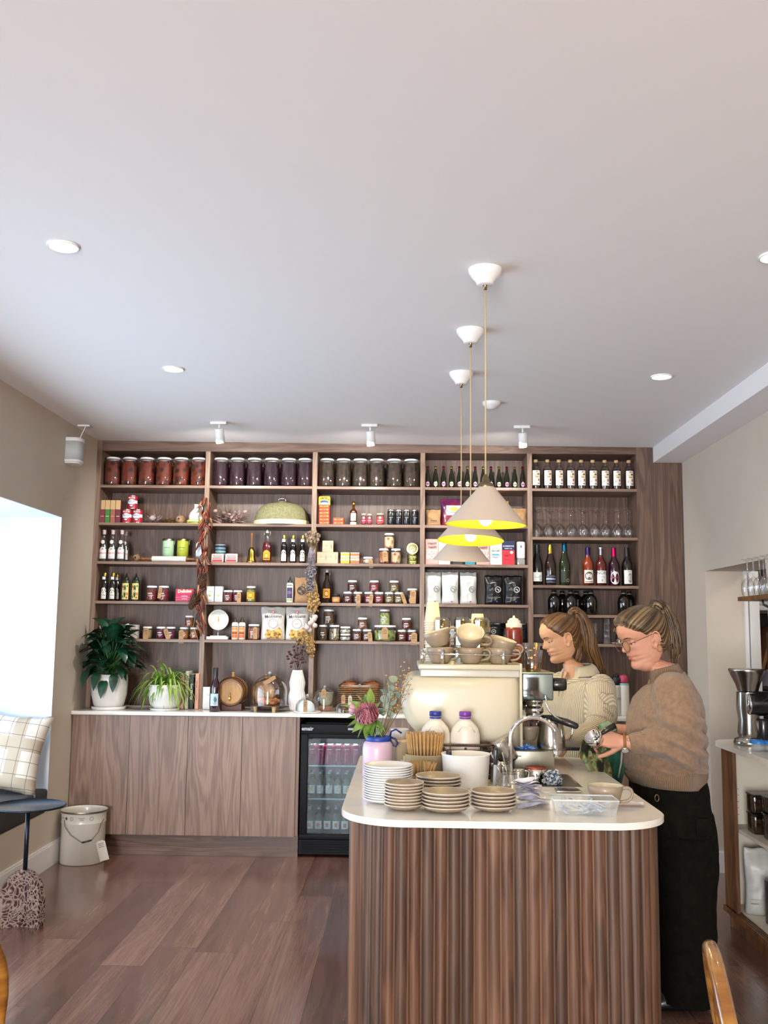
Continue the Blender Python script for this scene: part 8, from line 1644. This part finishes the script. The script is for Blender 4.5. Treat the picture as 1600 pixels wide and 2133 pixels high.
    b = MB(); b.rbox(.02, .085, -.204, -.19, .7, .765, .006, 0); b.build('pocket_flap', TQ, root); b = MB(); pc_ = L(1368, 1662, 3.9); b.tube([pc_+Vector((.008*cos(a), -.004, .013*sin(a))) for a in [2*pi*i/14 for i in range(14)]], .0018, 5, closed=True); b.build('belt_ring', m_brass, root)
    for s_ in (-1, 1):
        b = MB(); x0 = .02; vs = []
        loft(b, [(Vector((x0+.06, (s_*.085+.05), .035)), Vector((0, .036, 0)), Vector((0, 0, .034))), (Vector((x0, (s_*.085+.05), .045)), Vector((0, .042, 0)), Vector((0, 0, .045))), (Vector((x0-.08, (s_*.085+.05), .036)), Vector((0, .045, 0)), Vector((0, 0, .035))), (Vector((x0-.15, (s_*.085+.05), .026)), Vector((0, .038, 0)), Vector((0, 0, .025))), (Vector((x0-.175, (s_*.085+.05), .02)), Vector((0, .02, 0)), Vector((0, 0, .015)))]); sh_ = b.build('shoe', P('#121214', .4, .2), root)
        b = MB()
        for k in range(4): xx = x0-.05-.022*k; b.tube([Vector((xx, (s_*.085+.05)-.04, .05-.004*k)), Vector((xx-.006, (s_*.085+.05), .076-.007*k)), Vector((xx, (s_*.085+.05)+.04, .05-.004*k))], .0022, 5)
        b.build('white_lace', P('#b9b4b0', .6), sh_)
    # watch
    wm = frame(wr_n+(cuff_n-wr_n)*.12, (cuff_n-wr_n), (0, -.6, -.8)); b = MB(); b.tube([wm @ Vector((.0, .031*cos(a), .031*sin(a))) for a in [2*pi*i/24 for i in range(24)]], .0055, 6, closed=True); b.build('watch_strap', P('#8a5a28', .5), root); b = MB(); b.lathe([(0, .03), (.015, .03), (.0165, .033), (.0165, .038), (.014, .04)], 24, 0, wm); b.lathe([(0, .0395), (.0135, .0395)], 24, 1, wm); b.build('watch_face', [m_steel, P('#d8d4cc', .2, .5)], root)
    b = MB(); fd = (wr_n-cuff_n); fm = frame(cuff_n+fd*.45, fd, (0, -.85, .5))
    for (u, v, r_) in ((0, 0, .008), (.012, .004, .006), (-.008, -.004, .006)): b.tube([fm @ Vector((u+r_*cos(a), v+r_*sin(a), .0325-8*(v+r_*sin(a))**2)) for a in [2*pi*i/16 for i in range(16)]], .0006, 4, closed=True)
    b.build('forearm_tattoo', P('#4c4440', .8), root)
    return root, L, inv
tw, TL, tinv = taupe_woman()
# things in her hands
hw = WP(1240, 1543, 3.93)
o = thing('portafilter', 'chrome portafilter head being wiped in the hand of the woman in taupe', 'portafilter', tuple(hw)); Mp = RY(-.6) @ RX(.5); b = MB(); b.lathe([(0, -.014), (.02, -.016), (.033, -.004), (.036, .012), (.036, .026), (.033, .026), (.03, 0), (0, -.002)], 30, 0, Mp); b.build('basket', m_chrome, o); b = MB()
for s_ in (-1, 1): b.tube([Mp @ Vector((s_*.004, 0, -.012)), Mp @ Vector((s_*.013, 0, -.026)), Mp @ Vector((s_*.015, 0, -.042))], .0045, 8)
b.build('spouts', m_chrome, o); b = MB(); b.tube([Mp @ Vector((.03, 0, .01)), Mp @ Vector((.06, 0, .012)), Mp @ Vector((.1, 0, .006))], [.006, .011, .012], 10); b.build('handle', P('#171513', .4, .2), o)
m_tw = bpy.data.materials.new('patterned_towel'); m_tw.use_nodes = True; n3 = m_tw.node_tree; v3 = n3.nodes.new('ShaderNodeTexNoise'); v3.inputs['Scale'].default_value = 16; v3.inputs['Distortion'].default_value = 1.2; r3 = n3.nodes.new('ShaderNodeValToRGB'); t3 = n3.nodes.new('ShaderNodeTexCoord'); n3.links.new(t3.outputs['Object'], v3.inputs[0]); n3.links.new(v3.outputs['Fac'], r3.inputs[0]); n3.links.new(r3.outputs[0], n3.nodes['Principled BSDF'].inputs[0]); n3.nodes['Principled BSDF'].inputs['Roughness'].default_value = .95
e3 = r3.color_ramp.elements; e3[0].position = .36; e3[0].color = lin('#1c1810'); e3[1].position = .66; e3[1].color = lin('#1f4c3c')
for p_, c_ in ((.44, '#33502c'), (.5, '#7a5c1e'), (.55, '#8f9a70')): q_ = e3.new(p_); q_.color = lin(c_)
def cloth_strip(name, pts, wv, m, seed, amp=.012, nu=26, nv=26):
    """cloth hanging along pts with half widths wv, rippled"""
    P, W_ = smoothpath(pts, wv, 8); K = len(P)-1; b = MB(); sd = Vector((seed, 0, 0))
    def g(u, v):
        i = min(K, int(v*K+.5)); x = (2*u-1); return tuple(P[i] + Vector((x*W_[i], 0, 0)) + Vector((0, amp*sin(u*11+v*3+seed)+amp*.8*noise.noise(Vector((u*3, v*4, 0))+sd), amp*.4*noise.noise(Vector((u*4, 2, v*3))+sd))))
    b.grid(g, nu, K); b.grid(lambda u, v: tuple(Vector(g(u, v))+Vector((0, .0035, 0))), nu, K); return b.build(name, m)
o = cloth_strip('tea_towel', [WP(1243, 1522, 3.99), WP(1236, 1545, 3.975), WP(1238, 1572, 3.97), WP(1248, 1600, 3.97), WP(1255, 1625, 3.97)], [.022, .045, .06, .05, .04], m_tw, 2, .014); tag(o, 'dark patterned green and brown towel hanging from the hands of the woman in taupe', 'towel')
m_gr = mat('deep_green_cloth', '#0f3a2c', .9, col2='#1f5c48', nscale=14)
o = cloth_strip('green_cloth', [WP(1268, 1548, 4.03), WP(1270, 1575, 4.03), WP(1272, 1605, 4.04), WP(1268, 1650, 4.04)], [.03, .05, .052, .045], m_gr, 5, .012); tag(o, 'deep green cloth edged in white hanging beside the island edge', 'towel')
b = MB(); b.tube([WP(1296, 1560, 4.02), WP(1294, 1590, 4.02), WP(1288, 1620, 4.03)], .004, 6); b.build('white_edging', P('#a8a294', .8), o)
m_mint = mat('mint_cloth', '#6a8a68', .9, col2='#8fa884', nscale=20); b = MB(); b.ball((0, 0, 0), .036, 24, 0, None, (1, .7, .72), .5, 4); o = b.build('folded_cloth', m_mint); o.location = WP(1264, 1517, 4.06); tag(o, 'folded pale green cloth held in the far hand above the portafilter', 'cloth')

# ------------------------------------------------------------------ the younger woman behind the machine
def cream_woman():
    S = skin_mat('skin_warm_light', '#c08e6a', '#cf9f7c'); SK[0] = S; BY = 4.85
    root = thing('person', 'young woman with auburn ponytail in a cream ribbed half-zip jumper behind the coffee machine', 'person', (.93, BY, 0)); inv = Vector((-.93, -BY, 0)); L = lambda px, py, Y=BY: WP(px, py, Y)+inv
    Rm = (RZ(pi+R(12)) @ RY(R(17))).to_4x4() @ Matrix.Scale(1.03, 4); ear = L(1185, 1331, 4.77); T = TM(ear - (Rm @ Vector((-.012, .078, .104)))) @ Rm
    nb = L(1200, 1402, BY-.01); th = R(32); fx_, fy_ = Vector((-cos(th), -sin(th), 0)), Vector((sin(th), -cos(th), 0))   # chest direction, near side direction
    b = MB(); make_head(b, T)
    loft(b, [(T @ Vector((-.02, 0, .055)), T.to_3x3() @ Vector((.045, 0, 0)), T.to_3x3() @ Vector((0, .045, 0))), ((T @ Vector((-.02, 0, 0))+nb)/2+Vector((0, 0, .01)), Vector((.05, 0, 0)), Vector((0, .05, 0))), (nb+Vector((0, 0, -.03)), Vector((.056, 0, 0)), Vector((0, .062, 0)))])
    c = lambda py, dx=0: L(1207+dx, py)
    loft(b, [(c(1408), fx_*.05, fy_*.07), (c(1438), fx_*.085, fy_*.14), (c(1490), fx_*.09, fy_*.13), (c(1560), fx_*.095, fy_*.14), (c(1600), fx_*.1, fy_*.16)])
    sh_n = L(1252, 1434, 4.72); el_n = L(1250, 1520, 4.6); wr_n = L(1183, 1545, 4.48); sh_f = L(1166, 1425, 4.98); el_f = L(1150, 1500, 4.95); wr_f = L(1130, 1520, 4.75)
    for a_, e_, w_ in ((sh_n, el_n, wr_n), (sh_f, el_f, wr_f)): limb(b, [a_, (a_+e_)/2, e_], [.042, .04, .035]); limb(b, [e_, e_*.55+w_*.45, w_], [.035, .034, .024])
    hand(b, frame(wr_n, (-.9, -.1, -.25), (0, -.4, .9)), 1, (.5, .6, .4), .5, .9); hand(b, frame(wr_f, (-.9, -.2, -.2), (0, -.3, .95)), -1, (.5, .6, .4), .5, .9)
    for s_ in (-1, 1): limb(b, [c(1600)+fy_*s_*.08, Vector((.02, 0, .45))+fy_*s_*.085, Vector((.03, 0, .09))+fy_*s_*.09], [.08, .05, .036])
    fuse(b, 'body', S, root, .003, 3); face_parts(root, T, mat('eyebrow_auburn', '#5c3820', .9), m_lip)
    H = hair_mat('hair_auburn', '#3a2614', '#573b22', '#7e5b35'); knot = Vector((-.088, 0, .202)); hl = [(0, .2), (.5, .192), (.85, .168), (1.15, .138), (1.35, .112), (1.5, .13), (1.75, .11), (1.95, .05), (2.3, .028), (pi, .022)]
    hair_cap(root, T, H, knot, hl, .009, .002); kw = T @ knot
    ponytail(root, H, [kw+Vector((-.008, 0, -.006)), kw+Vector((.016, 0, .02)), kw+Vector((.05, 0, -.01)), kw+Vector((.078, .0, -.09)), kw+Vector((.095, .01, -.17)), kw+Vector((.14, .03, -.26)), kw+Vector((.17, .04, -.32))], [.01, .016, .024, .034, .034, .026, .01], 100, 6, .01)
    ponytail(root, H, [kw+Vector((.04, -.01, -.1)), kw+Vector((.03, -.03, -.19)), kw+Vector((.02, -.035, -.24))], [.012, .012, .004], 14, 9, .004)
    b = MB(); b.tube([kw+Vector((.006+.012*cos(a)*.5, .017*sin(a), .01+.013*cos(a))) for a in [2*pi*i/14 for i in range(14)]], .003, 6, closed=True); b.build('hair_tie', P('#2c1c12'), root)
    K = knit('cream_rib_knit', '#cfc2a8', '#a39478'); b = MB()
    loft(b, [(c(1408), fx_*.075, fy_*.085), (c(1418), fx_*.1, fy_*.15), (c(1438), fx_*.115, fy_*.195), (c(1470, -3), fx_*.13, fy_*.195), (c(1510, -4), fx_*.13, fy_*.18), (c(1560, -4), fx_*.135, fy_*.185), (c(1600, -4), fx_*.14, fy_*.19), (c(1612, -4), fx_*.135, fy_*.185)], n=40)
    limb(b, [sh_n, sh_n*.5+el_n*.5+fy_*.015, el_n], [.07, .072, .066]); limb(b, [el_n, el_n*.5+wr_n*.5, wr_n+(el_n-wr_n)*.12], [.066, .056, .036]); limb(b, [sh_f, sh_f*.5+el_f*.5, el_f], [.066, .064, .06]); limb(b, [el_f, el_f*.5+wr_f*.5, wr_f+(el_f-wr_f)*.1], [.06, .05, .034])
    jm = fuse(b, 'jumper', K, root, .0055, 6, lambda p, n_: n_*(.007*noise.noise(p*8)+.005*noise.noise(p*15)+.006*sin(p.z*80+p.x*50)*exp(-((p-el_n).length/.1)**2)))
    ca = (el_n-sh_n).normalized(); fa = (wr_n-el_n).normalized()
    def ribf(p):
        q1 = (p-sh_n); t1 = q1.dot(ca); d1 = (q1-ca*t1).length; q2 = p-el_n; t2 = q2.dot(fa); d2 = (q2-fa*t2).length
        if 0.0 < t2 and d2 < .075: v = q2-fa*t2; u = fa.orthogonal().normalized(); return atan2(v.dot(fa.cross(u)), v.dot(u))*44
        if 0.0 < t1 < .3 and d1 < .08 and q1.dot(fy_) > -.04: v = q1-ca*t1; return atan2(v.dot(fx_), v.dot(fy_))*44
        return p.dot(fy_)*720 if t1 > -.02 else p.z*620
    rib_attr(jm, ribf)
    # open collar: two turned-down flaps, zip opening
    b = MB(); cc = c(1404)
    n_ = 40; vs = []
    for j, (dz, r1, r2) in enumerate(((.028, .056, .06), (.034, .062, .066), (.022, .078, .085), (-.008, .094, .105), (-.014, .092, .103))):
        for i in range(n_+1):
            a = R(28)+(2*pi-R(56))*i/n_; k_ = 1+.16*(1 if i in (0, n_) else 0); vs.append(tuple(cc + fx_*(r1*cos(a))*1.0 + fy_*(r2*sin(a)) + Vector((0, 0, dz+.02*(.5-.5*cos(a)) - (.03 if (j >= 2 and i in (0, 1, n_-1, n_)) else 0)))))
    b.add(vs, [(j*(n_+1)+i, j*(n_+1)+i+1, (j+1)*(n_+1)+i+1, (j+1)*(n_+1)+i) for j in range(4) for i in range(n_)], 0, True); cl = b.build('collar', K, root); rib_attr(cl, lambda p: p.z*0)
    b = MB(); z_top = cc+fx_*.078+Vector((0, 0, .012)); z_bot = cc+fx_*.125+Vector((0, 0, -.085)); sd = fy_*.017
    b.add([tuple(z_top+sd+fx_*.01), tuple(z_top-sd+fx_*.01), tuple(z_bot+fx_*.004)], [(0, 1, 2)]); b.build('zip_opening', S, root)
    b = MB(); b.tube([z_top+sd+fx_*.014, z_bot+fx_*.008, z_top-sd+fx_*.014], .003, 6); b.tube([z_bot+fx_*.008, z_bot+fx_*.01-Vector((0, 0, .02))], .002, 5); b.build('zip', P('#a39474', .5), root)
    b = MB(); TQ = mat('beige_cotton', '#a89a80', .9, col2='#b5a88f', nscale=20)
    loft(b, [(c(1590), fx_*.12, fy_*.17), (c(1630), fx_*.13, fy_*.18), (c(1670), fx_*.13, fy_*.18)], n=32)
    for s_ in (-1, 1): loft(b, [(c(1650)+fy_*s_*.09, fx_*.11, fy_*.09), (Vector((.02, 0, .45))+fy_*s_*.09, fx_*.09, fy_*.085), (Vector((.03, 0, .05))+fy_*s_*.09, fx_*.09, fy_*.085)], n=26)
    fuse(b, 'trousers', TQ, root, .008, 4)
    for s_ in (-1, 1): b = MB(); q_ = Vector((.03, 0, 0))+fy_*s_*.09; loft(b, [(q_-fx_*.05+Vector((0, 0, .035)), fy_*.036, Vector((0, 0, .034))), (q_+fx_*.06+Vector((0, 0, .035)), fy_*.044, Vector((0, 0, .034))), (q_+fx_*.15+Vector((0, 0, .02)), fy_*.03, Vector((0, 0, .018)))]); b.build('shoe', P('#cfcac0', .6), root)
    return root
cw = cream_woman()
